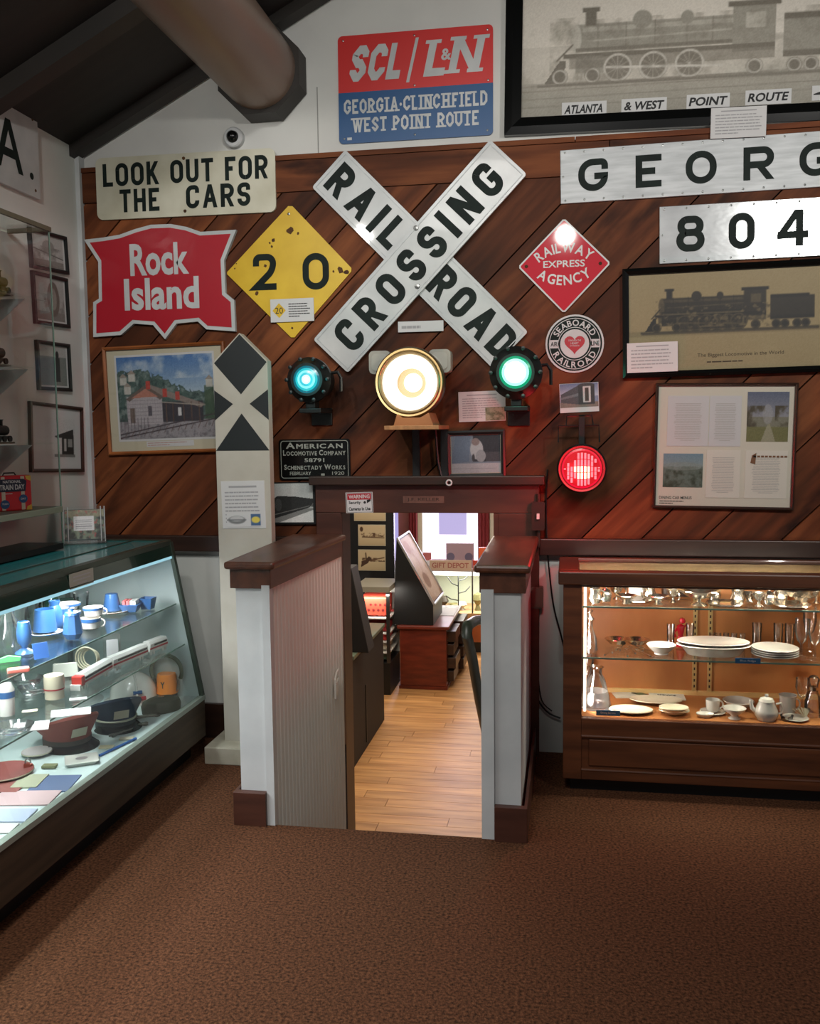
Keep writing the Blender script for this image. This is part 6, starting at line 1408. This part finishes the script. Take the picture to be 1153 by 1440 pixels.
# red ornament and glasses
p = cx_(957, 4.02, Z2); t = thing('red_figurine', 'red glass figurine between two clear tumblers', 'figurine', p)
Mr = mat('red_glass', (176, 16, 40), .15, coat=.8)
part('body', MB().lathe([(0, 0), (.020, 0), (.016, .03), (.010, .05), (.016, .075), (.018, .09), (0, .10)], 16), Mr, t, smooth=True); part('head', MB().lathe([(0, -.014), (.012, -.008), (.014, 0), (.010, .010), (0, .014)], 14, (.006, 0, .112)), Mr, t, smooth=True); part('arm', MB().tube([(.012, 0, .085), (.03, 0, .10), (.034, 0, .075)], .005, 6), Mr, t, smooth=True); part('arm', MB().tube([(-.012, 0, .08), (-.028, 0, .06), (-.02, 0, .04)], .005, 6), Mr, t, smooth=True)
def tumb(x, y, r, h, l, z=Z2, group=None, rt_=None): return lath('glass_tumbler', l, 'glass', cx_(x, y, z), [(0, .004), (r*.85, 0), (rt_ or r, h), ((rt_ or r)-.002, h), (r*.8, .006)], M_goblet, group=group)
tumb(943, 4.0, .017, .10, 'clear tumbler left of the red figurine'); tumb(970, 4.0, .017, .105, 'clear tumbler right of the red figurine')
sg = None
for i, x in enumerate((1001, 1010, 1021, 1032, 1044)):
    l = 'small clear shot glass behind the platter, %s of five' % ('leftmost', 'second', 'middle', 'fourth', 'rightmost')[i]
    if sg is None: sg = tumb(x, 4.06, .012, .055, l, group='row of shot glasses')
    else: dup(sg, cx_(x, 4.06, Z2), label=l)
for i, (x, l) in enumerate(((1064, 'tall narrow clear glass, left of the pair behind the plates'), (1094, 'tall wide clear glass behind the plate stack'), (1110, 'tall clear glass just right of the plate stack'))): tumb(x, 4.04, .020, .105, l)
def goblet(x, y, l, z=Z2, h=.16): return lath('goblet', l, 'glass', cx_(x, y, z), [(.032, 0), (.030, .003), (.005, .008), (.004, h*.35), (.018, h*.45), (.028, h*.7), (.026, h)], M_goblet)
goblet(1127, 3.88, 'tall stemmed glass near the right frame edge'); goblet(1146, 3.86, 'tall stemmed glass cut by the right frame edge'); goblet(1138, 4.02, 'stemmed glass behind the pair at the right edge', h=.18)
# bottom
lath('glass_decanter', 'large clear glass carafe with frosted lower part, left end of the cabinet floor', 'decanter', cx_(838, 3.90, Z0), [(0, .004), (.062, 0), (.066, .01), (.040, .12), (.026, .145), (.026, .165), (.034, .175)], M_goblet, bands=None)
part('frosting', MB().lathe([(.060, .008), (.063, .014), (.050, .072)], 28), glass('frosted_glass', (.9, .9, .9), 1.0, .5, 1.5, .45), bpy.data.objects['glass_decanter'], smooth=True, label='frosted lower wall')
lath('glass_stopper', 'cut glass jar standing behind the large carafe', 'jar', cx_(826, 4.02, Z0), [(0, .002), (.03, 0), (.03, .12), (.02, .14), (.028, .16), (.028, .18), (.02, .20), (0, .21)], M_goblet)
def oval(l, px, py, a, k, mt=None, lift=0): p = cz(px, py, Z0+lift); return lath('platter', l, 'platter', (p.x, p.y, Z0+lift), [(0, .004), (a*.6, 0), (a, .014), (a*.98, .017), (a*.6, .006), (0, .006)], mt or M_chinac, sx_=k)
oval('cream oval platter lying at the front left of the cabinet floor', 887, 1002, .058, 1.55)
oval('large cream oval platter in the middle of the cabinet floor', 922, 988, .058, 1.9, lift=.004)
oval('smaller cream dish with glints in front of the large platter', 948, 1001, .044, 1.35, lift=.022)
oval('cream dish directly under the smaller glinting dish', 948, 1003, .046, 1.35, lift=.0045)
oval('tiny white oval dish at the front beside the cup and saucer', 993, 1012, .024, 1.5, M_china)
for (px, py, a, b_, c_, l, rz) in ((880, 976, .11, .08, (196, 190, 176), 'pale menu card behind the cream platters', .2), (905, 975, .045, .12, (120, 60, 52), 'narrow red and green leaflet on the cabinet floor', .75), (936, 975, .15, .09, (206, 202, 190), 'white booklet with black ornamental lettering on the cabinet floor', 0)):
    t = thing('menu_booklet', l, 'booklet', cz(px, py, Z0), (0, 0, rz)); part('cover', B(-a/2, a/2, -b_/2, b_/2, 0, .004), mat('cover_%d' % c_[1], c_, .5), t)
    if a == .15: m = MB(); text(m, 'SERVICE', 0, .012, H=.022, Wd=.08, bold=.04, y=0); m.v = [(x, z, .0046) for x, y, z in m.v]; part('lettering', m, M_ink, t)
    if a == .045: part('photo', B(-a*.4, a*.4, -b_*.1, b_*.35, .004, .0045), mat('leaflet_green', (86, 100, 70), .5), t)
p = cz(1002, 1003, Z0); lath('saucer', 'white saucer under the teacup on the cabinet floor', 'saucer', p, [(0, .002), (.03, 0), (.052, .009), (.050, .011), (.03, .004), (0, .004)], M_china)
lath('teacup', 'white teacup standing on a saucer on the cabinet floor', 'cup', (p.x, p.y, Z0+.011), [(0, .004), (.02, 0), (.026, .008), (.029, .048), (.027, .048), (.023, .010), (0, .008)], M_china, handle=(.027, .012, .042, .014, .1))
lath('bowl', 'wide white bowl behind the footed bowl on the cabinet floor', 'bowl', cz(1038, 996, Z0), [(0, .003), (.03, 0), (.034, .006), (.064, .034), (.061, .036), (.03, .010), (0, .008)], M_china)
lath('footed_bowl', 'white footed sauce bowl between teacup and teapot', 'bowl', cz(1034, 1013, Z0), [(0, .003), (.024, 0), (.012, .010), (.014, .014), (.042, .034), (.046, .044), (.043, .044), (.03, .026), (0, .02)], M_china)
p = cz(1078, 1013, Z0); t = thing('teapot', 'white china teapot with lid, spout and handle on the cabinet floor', 'teapot', p)
part('body', MB().lathe([(0, .003), (.034, 0), (.046, .022), (.044, .040), (.030, .072), (.031, .078), (0, .078)], 28), M_china, t, smooth=True); part('lid', MB().lathe([(.029, .078), (.024, .088), (.006, .094), (.008, .102), (0, .106)], 20), M_china, t, smooth=True)
part('spout', MB().tube([(-.035, 0, .03), (-.055, 0, .045), (-.062, 0, .078)], [.012, .009, .006], 10), M_china, t, smooth=True); part('handle', MB().tube([(.036, 0, .065), (.055, 0, .070), (.064, 0, .05), (.056, 0, .03), (.042, 0, .025)], .0045, 8), M_china, t, smooth=True)
lath('jug', 'white china mug behind the teapot', 'mug', cz(1107, 1003, Z0), [(0, .003), (.028, 0), (.031, .01), (.032, .07), (.036, .078), (.033, .078), (.028, .01), (0, .008)], M_china, handle=(.031, .015, .062, .018, .1))
lath('saucer', 'large white saucer right of the teapot', 'saucer', cz(1118, 1012, Z0), [(0, .002), (.03, 0), (.052, .009), (.050, .011), (.03, .004), (0, .004)], M_china)
lath('salt_dish', 'small cut glass dish at the front right of the teapot', 'dish', cz(1110, 1018, Z0), [(0, .003), (.02, 0), (.026, .022), (.024, .022), (.018, .006)], M_goblet)
t = thing('napkin', 'folded cream napkin fanned at the right end of the cabinet floor', 'napkin', cz(1132, 1012, Z0), (0, 0, .3)); m = MB()
for i in range(6): a = -.6+.24*i; m.add([(0, 0, .003), (.06*math.sin(a), .05*math.cos(a), .035+.004*(i % 2)), (.06*math.sin(a+.22), .05*math.cos(a+.22), .030)], [(0, 2, 1)])
part('cloth', m, M_cream, t)
lath('cruet', 'clear glass bottle with silver collar at the right frame edge', 'bottle', cx_(1146, 3.90, Z0), [(0, .004), (.034, 0), (.034, .06), (.018, .10), (.016, .125), (.024, .15), (.014, .165), (0, .17)], M_goblet, bands=[(.0175, .105, .12, M_silver, 'silver_collar')])
goblet(1130, 3.99, 'stemmed glass at the back of the cabinet floor near the right edge', z=Z0, h=.13)
for (px, py, z, l, s_) in ((1051, 923, Z2, 'small blue label on the front edge of the middle shelf', 'Blue Ridge'), (855, 1007, Z0, 'small dark blue label at the foot of the large carafe', 'Dining Service')):
    p = onY(px, py, CF+.05); t = thing('shelf_label', l, 'label', (p.x, CF+.040 if z == Z2 else CF+.048, z-.006 if z == Z2 else z)); part('sheet', B(-.048, .048, -.001, .001, 0, .022), mat('label_blue', (30, 98, 144), .5), t); part('lettering', text(MB(), s_, 0, .011, H=.010, Wd=.06, bold=.01, y=-.0016), M_paper, t)

# ================================================================ LOWER ROOM
t = thing('stair_handrail', 'dark green tube handrail curving down the stair right side', 'handrail', (-.36, 3.3, 0))
P = [onX(x, y, -.375) for x, y in ((683, 871), (668, 873), (657, 880), (656, 892), (664, 925), (674, 985), (684, 1035), (700, 1120))]
m = MB(); Q = [P[0]]
for a, b_ in zip(P[:-1], P[1:]): Q += [a.lerp(b_, .5), b_]
part('tube', m.tube([p-t.location for p in Q], .021, 12), mat('rail_green_black', (52, 58, 46), .35), t, smooth=True)
part('wall_bracket', MB().tube([P[5]-t.location, P[5]-t.location+Vector((.055, .02, -.02))], .007, 8), M_black, t, smooth=True)
# dark counter at the left
def slab(name, label, cat, pts, z0, z1, m_, **k):
    c = sum((Vector((x, y, 0)) for x, y in pts), Vector())/len(pts); t = thing(name, label, cat, (c.x, c.y, z0)); m = MB(); m.hexa([(x-c.x, y-c.y, 0) for x, y in pts], [(x-c.x, y-c.y, z1-z0) for x, y in pts]); part('body', m, m_, t, bevel=.004); return t, c
a = onZ(498, 1080, LOW); b_ = onZ(532, 1012, LOW)
t = thing('dark_counter', 'dark low counter with pale-edged top just inside the doorway, left', 'counter', (a.x-.3, (a.y+b_.y)/2, LOW))
zt = onY(516, 876, b_.y).z
part('body', MB().box(-.3, .3, (a.y-b_.y)/2, (b_.y-a.y)/2, 0, zt-LOW-.03), mat('counter_black_brown', (18, 14, 11), .7), t, bevel=.005); part('worktop', MB().box(-.32, .315, (a.y-b_.y)/2-.01, (b_.y-a.y)/2+.01, zt-LOW-.03, zt-LOW), mat('counter_top_grey_green', (92, 104, 88), .35), t, bevel=.004)
part('panel_groove', MB().box(.3, .306, -.15, -.14, .05, .5), M_black, t)
t = thing('leaning_board', 'dark brown board standing on the low counter by the door jamb', 'board', (a.x-.02, a.y+.35, zt)); part('board', MB().hexa([(-.06, -.25, 0), (.12, -.25, 0), (.12, -.05, 0), (-.06, -.05, 0)], [(-.06, -.25, .62), (-.0, -.25, .62), (-.0, -.05, .62), (-.06, -.05, .62)]), mat('board_black_brown', (18, 13, 10), .7), t, bevel=.004)
# black panel with pale photos on an easel wall, left rear
YP = 8.9
a, b_ = onY(480, 700, YP), onY(555, 838, YP); t = thing('notice_board', 'tall black board carrying a column of sepia railway photos', 'panel', ((a.x+b_.x)/2, YP, LOW)); part('board', B(a.x-(a.x+b_.x)/2, b_.x-(a.x+b_.x)/2, 0, .06, 0, 1.5-LOW-.2), M_black, t)
for i, (y0, y1, l) in enumerate(((700, 733, 'top sepia photo on the tall black board, half cut by the header'), (738, 768, 'middle sepia photo of a long train on the tall black board'), (773, 803, 'lowest sepia photo of a man at a locomotive on the tall black board'))):
    l = l.replace('of a man at a locomotive', 'of a small locomotive'); p0, p1 = onY(497 if not i else 503, y0, YP-.02), onY(542, y1, YP-.02); w, h = p1.x-p0.x, p0.z-p1.z
    t = thing('sepia_photo', l, 'photo', ((p0.x+p1.x)/2, YP, (p0.z+p1.z)/2)); part('sheet', B(-w/2, w/2, -.01, 0, -h/2, h/2), M_cream, t)
    im = Img(60, 42, (206, 186, 148)); im.grad(0, .5, (190, 170, 132), (208, 190, 152)); im.mix(np.clip((im.noise(6, i+3)-.45)*4, 0, 1)*(im.Z > .42)*(im.Z < .62)*(im.X > .1), (84, 56, 36)); im.line(.15, .42, .95, .48-.1*(i != 2)+.15*(i == 2), .05, (90, 62, 40))
    if i == 2: im.poly([(.1, .15), (.35, .35), (.5, .6), (.4, .7), (.25, .5), (.12, .45)], (70, 46, 30)); im.line(.3, .5, .28, .85, .06, (70, 46, 30))
    else: im.ell(.12, .8, .06, .12, (80, 54, 34))
    picture('print', im, w*.97, h*.94, t, -.0115)
# lit glass case with folded goods
YC = 8.2
a, b_ = onY(497, 825, YC), onY(549, 965, YC); cx = (a.x+b_.x)/2; t = thing('goods_case', 'low lit glass case of folded red and white goods in the lower room', 'display case', (cx, YC+.25, LOW)); w = b_.x-a.x; H_ = a.z-LOW
part('base', B(-w/2, w/2, -.25, .25, 0, .30), M_black, t); part('top', B(-w/2, w/2, -.25, .25, H_-.05, H_), mat('case_top_pale', (150, 146, 130), .4), t)
part('back', B(-w/2, w/2, .23, .25, .30, H_-.05), M_wall, t); part('post', B(w/2-.03, w/2, -.25, -.22, .30, H_-.05), M_steel, t)
zs = [onY(530, y, YC+.05).z for y in (868, 889, 901, 916, 932)]
for z in zs[:-1]: part('shelf', B(-w/2, w/2-.01, -.23, .23, z-LOW-.012, z-LOW), M_wall, t)
gd = [((206, 66, 44), 'orange-red patterned box on the top shelf of the goods case', .20), ((150, 34, 38), 'dark red folded goods, second shelf of the goods case', .08), ((190, 60, 56), 'red and pink folded shirt, third shelf of the goods case', .09), ((196, 192, 176), 'white folded shirt, fourth shelf of the goods case', .07), ((72, 92, 76), 'green folded shirt near the floor of the goods case', .08), ((186, 170, 110), 'yellowish folded shirt lowest in the goods case', .09)]
zz = [onY(530, y, YC+.05).z for y in (866, 888, 901, 914, 928, 944)]
for i, ((c_, l, hh), z) in enumerate(zip(gd, zz)):
    q = thing('folded_goods', l, 'clothing', (cx+.01, YC+.20, z if i < 4 else z)); hz = hh*.85
    part('cloth', B(-w*.42, w*.36, -.14, .14, 0, hz), mat('goods_%d' % i, c_, .7), q, bevel=.012)
    if i == 0:
        m = MB()
        for k in range(6): m.lathe([(.014, 0), (0, .0)], 8, (-.05+.045*k, -.141, hz*.3), axis='y')
        for k in range(5): m.lathe([(.012, 0), (0, .0)], 8, (-.03+.045*k, -.141, hz*.6), axis='y')
        part('dots', m, mat('dot_dark_red', (110, 24, 24), .6), q, kind='stuff')
area('goods_case_light', (cx, YC+.02, LOW+H_-.06), (R(20), 0, 0), .4, .1, 6, (1, .95, .85))
# wooden desk with drawers, slanted reading panel on it
d0, d1 = onZ(563, 968, LOW), onZ(629, 968, LOW); Yd = d0.y; Hd = onY(600, 880, Yd).z-LOW; wd = d1.x-d0.x
t = thing('wooden_desk', 'reddish-brown low wooden desk with pulled-out drawers in the lower room', 'desk', ((d0.x+d1.x)/2, Yd+.5, LOW))
part('body', B(-wd/2, wd/2, -.5, .5, .03, Hd-.03), noisy('mahogany', (84, 30, 20), (112, 44, 28), 4, .35, stretch=(1, 1, 5)), t, bevel=.004); part('top', B(-wd/2-.02, wd/2+.03, -.53, .53, Hd-.03, Hd), MATS['mahogany'], t, bevel=.006); part('plinth', B(-wd/2-.01, wd/2+.01, -.51, .51, 0, .03), MATS['mahogany'], t)
for k in range(4): part('drawer', B(wd/2-.02, wd/2+.06+.02*(k % 2), -.42+.0*k, -.05, .06+k*(Hd-.1)/4, .06+(k+.8)*(Hd-.1)/4), M_dark, t, bevel=.003)
for k in range(4): part('drawer', B(wd/2-.02, wd/2+.10, .05, .45, .06+k*(Hd-.1)/4, .06+(k+.8)*(Hd-.1)/4), M_dark, t, bevel=.003)
t2 = thing('paper_sheet', 'white paper lying on the far corner of the wooden desk', 'paper', ((d0.x+d1.x)/2+wd*.30, Yd+.68, LOW+Hd)); part('sheet', B(-.10, .10, -.2, .2, 0, .004), M_paper, t2)
p = [onY(x, y, Yd+.12) for x, y in ((556, 876), (606, 878), (608, 848), (560, 757))]; p2 = [onY(x, y, Yd+.55) for x, y in ((580, 752), (629, 826), (625, 840), (610, 850))]
t = thing('reading_panel', 'slanted black reading stand with glossy picture panel on the desk', 'stand', (p[0].x+.2, Yd+.3, LOW+Hd)); o_ = t.location
z0 = 0; A0 = Vector((p[3].x, Yd+.02, p[3].z)); A1 = Vector((onY(609, 851, Yd+.02).x, Yd+.02, onY(609, 851, Yd+.02).z)); dy = Vector((0, .62, 0))
m = MB(); f = [(p[0].x, Yd+.02, LOW+Hd), (A1.x, Yd+.02, LOW+Hd), tuple(A1), tuple(A0)]; m.add(f+[(x, y+.62, z) for x, y, z in f], [(0, 1, 2, 3), (7, 6, 5, 4), (0, 4, 5, 1), (1, 5, 6, 2), (2, 6, 7, 3), (3, 7, 4, 0)]); part('stand', m, M_black, t, world=True, bevel=.003)
sl = (A1-A0); nrm = Vector((-sl.z, 0, sl.x)).normalized(); nrm = nrm if nrm.z > 0 else -nrm; L_ = sl.length
im = Img(50, 70, (168, 144, 126)); nz = im.noise(4, 3); im.mix(np.clip((nz-.5)*4, 0, 1), (120, 84, 62), .8); im.mix(np.clip((.5-nz)*3, 0, 1), (190, 176, 160), .6); im.ell(.4, .3, .2, .12, (110, 80, 60), .7); im.ell(.3, .85, .2, .1, (150, 110, 90), .7); im.grain(16)
o = picture('picture_face', im, .58, L_*.94, t, 0, mat_=M_printg)
ux = Vector((0, 1, 0)); vz = -sl.normalized(); c_ = (A0+A1)/2+dy/2+nrm*.012-o_
o.data.transform(Matrix(((ux.x, -nrm.x, vz.x, c_.x), (ux.y, -nrm.y, vz.y, c_.y), (ux.z, -nrm.z, vz.z, c_.z), (0, 0, 0, 1))))
m = MB()
for q0, q1 in ((A0, A1), (A0+dy, A1+dy), (A1, A1+dy), (A0, A0+dy)): m.tube([q0+nrm*.012, q1+nrm*.012], .012, 6)
part('metal_edging', m, mat('edge_alu', (190, 190, 190), .3, .7), t, world=True, kind='stuff')
# gift counter in front of the far window
YG = 9.9
g0, g1 = onY(596, 802, YG), onY(760, 892, YG); zg = onY(640, 862, YG).z; cx = (g0.x+g1.x)/2; w = g1.x-g0.x
t = thing('gift_counter', 'glass gift counter with bright tube light under the far window', 'display case', (cx, YG+.3, LOW))
part('base', B(-w/2, w/2, -.3, .3, .12, zg-LOW-.08), noisy('orange_wood', (140, 74, 40), (164, 92, 52), 3, .4), t); part('plinth', B(-w/2+.03, w/2-.03, -.27, .27, 0, .12), M_black, t); part('deck', B(-w/2-.01, w/2+.01, -.31, .31, zg-LOW-.08, zg-LOW), mat('deck_tan', (190, 150, 104), .4), t)
zt = g0.z-LOW+.02; part('back_panel', B(-w/2, w/2, .28, .3, zg-LOW, zt), mat('pale_green_panel', (196, 210, 190), .5), t); part('top', B(-w/2, w/2, -.3, .3, zt-.03, zt), mat('top_grey_white', (196, 190, 190), .3), t)
for x in (-w/2+.01, -w*.08, w/2-.01): part('post', B(x-.008, x+.008, -.3, -.285, zg-LOW, zt-.03), M_steel, t)
part('front_glass', MB().add([(-w/2, -.292, zg-LOW), (w/2, -.292, zg-LOW), (w/2, -.292, zt-.03), (-w/2, -.292, zt-.03)], [(0, 1, 2, 3)]), M_glass, t)
part('tube_light', MB().tube([(-w/2+.05, -.24, zt-.06), (w*.02, -.24, zt-.06)], .022, 8).tube([(w*.22, -.24, zt-.06), (w/2-.05, -.24, zt-.06)], .022, 8), emis('counter_tube', (255, 250, 236), 4), t, kind='stuff')
area('counter_light', (cx, YG+.1, LOW+zt-.09), (0, 0, 0), w*.8, .1, 14, (1, .97, .88))
its = [(624, 'dark carved ornament inside the gift counter', (60, 52, 40), .06, .16), (650, 'round pale ornament inside the gift counter', (200, 196, 180), .06, .10), (640, 'low green plant-like ornament inside the gift counter', (110, 104, 60), .07, .08), (672, 'brown lamp-shaped ornament inside the gift counter', (110, 84, 60), .06, .20)]
for x, l, c_, r_, h_ in its:
    p = onY(x, 850, YG+.2); t = lath('ornament', l, 'ornament', (p.x, YG+.18, zg), [(0, 0), (r_*.6, 0), (r_*.3, h_*.3), (r_, h_*.6), (r_*.7, h_*.9), (0, h_)], mat('orn_%d' % c_[0], c_, .5), n=14)
p = onY(645, 800, YG+.15); t = thing('branch_rack', 'thin dark branching metal jewelry rack in the gift counter', 'rack', (p.x, YG+.1, zg)); m = MB(); m.tube([(0, 0, 0), (0, 0, .42)], .007, 6)
for k, (z_, dx, dz) in enumerate(((.12, -.14, .05), (.2, .13, .08), (.28, -.12, .10), (.34, .12, .07))): m.tube([(0, 0, z_), (dx*.6, 0, z_+dz*.3), (dx, 0, z_+dz)], .006, 5)
part('stem', m, M_black, t, smooth=True)
ztop = LOW+zt
p0, p1 = onY(606, 785, YG), onY(664, 770, YG); t = thing('shop_sign', 'tan board reading GIFT DEPOT standing on the gift counter', 'sign', ((p0.x+p1.x)/2, YG-.1, ztop)); w = p1.x-p0.x; part('board', B(-w/2, w/2, -.01, .01, 0, .11), mat('sign_tan', (190, 164, 140), .6), t); text_m = text(MB(), 'GIFT DEPOT', 0, .055, H=.058, Wd=w*.88, bold=.02, y=-.0108); part('lettering', text_m, mat('sign_red_brown', (150, 84, 76), .6), t)
for x, wd_, hd, c_, l, y_ in ((645, .30, .27, (150, 128, 136), 'purple-grey picture box behind the GIFT DEPOT sign', .12), (680, .10, .24, (206, 90, 48), 'orange and white box at the right of the gift counter top', 0), (669, .06, .10, (180, 60, 40), 'small red box beside the GIFT DEPOT sign', .0), (598, .09, .16, (170, 96, 92), 'small red box behind the reading stand', .15)):
    p = onY(x, 780, YG); t = thing('gift_box', l, 'box', (p.x, YG+y_, ztop)); part('carton', B(-wd_/2, wd_/2, -.03, .03, 0, hd), mat('box_%d' % c_[1], c_, .5), t, bevel=.004)
    if wd_ > .2:
        for s_ in (-1, 1): part('disc', MB().lathe([(.045, 0), (0, .0)], 14, (s_*.10, -.0305, hd*.45), axis='y'), mat('disc_grey', (90, 84, 104), .5), t)
    else: part('face', B(-wd_*.36, wd_*.36, -.032, -.030, hd*.08, hd*.45), M_paper, t)
# far window
wx0, wx1, wz0, wz1 = -1.83, -.98, -.12, .95
win = struct('window_1', MB().box(wx0-.0, wx0+.04, 10.97, 11.05, wz0, wz1).box(wx1-.04, wx1, 10.97, 11.05, wz0, wz1).box(wx0, wx1, 10.97, 11.05, wz0, wz0+.04).box(wx0, wx1, 10.97, 11.05, wz1-.04, wz1), M_lowwall)
part('pane', B(wx0+.04, wx1-.04, 11.02, 11.025, wz0+.04, wz1-.04), emis('daylight_pane', (250, 238, 255), 1.6), win, label='bright daylight pane')
c0, c1 = onY(617, 730, 10.94), onY(656, 752, 10.94); t = thing('window_blind', 'pale lilac blind hanging in the bright far window', 'blind', ((c0.x+c1.x)/2, 10.95, c1.z)); part('cloth', B(-(c1.x-c0.x)/2, (c1.x-c0.x)/2, -.004, .004, 0, wz1-c1.z-.02), emis('lilac_daylight_glow', (196, 184, 232), .95), t)  # blind cloth glows itself: daylight coming through is put in as emission
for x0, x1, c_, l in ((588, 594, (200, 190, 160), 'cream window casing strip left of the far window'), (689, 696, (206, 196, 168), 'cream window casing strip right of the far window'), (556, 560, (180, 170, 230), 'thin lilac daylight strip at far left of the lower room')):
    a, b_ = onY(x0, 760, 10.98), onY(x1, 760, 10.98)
    struct('trim_%d' % (20+x0), B(a.x, b_.x, 10.96, 11.0, -.1, .95), mat('casing_%d' % c_[2], c_, .6) if x0 != 556 else emis('lilac_strip', c_, .9))  # the lilac strip is no casing: daylight put in as a glowing bar
for x0, x1 in ((672, 688), (575, 587)):
    a, b_ = onY(x0, 760, 10.9), onY(x1, 760, 10.9); t = thing('curtain', 'dark red curtain %s the far window' % ('right of' if x0 > 600 else 'left of'), 'curtain', ((a.x+b_.x)/2, 10.9, -.25)); m = MB(); w = b_.x-a.x; n_ = 16
    vs = []; 
    for i in range(n_+1): f = i/n_; vs += [(-w/2+w*f, .02*math.sin(f*20), 0), (-w/2+w*f, .02*math.sin(f*20), 1.2)]
    m.add(vs, [(2*i, 2*i+2, 2*i+3, 2*i+1) for i in range(n_)]); part('cloth', m, mat('curtain_red', (132, 44, 44), .8), t, smooth=True)
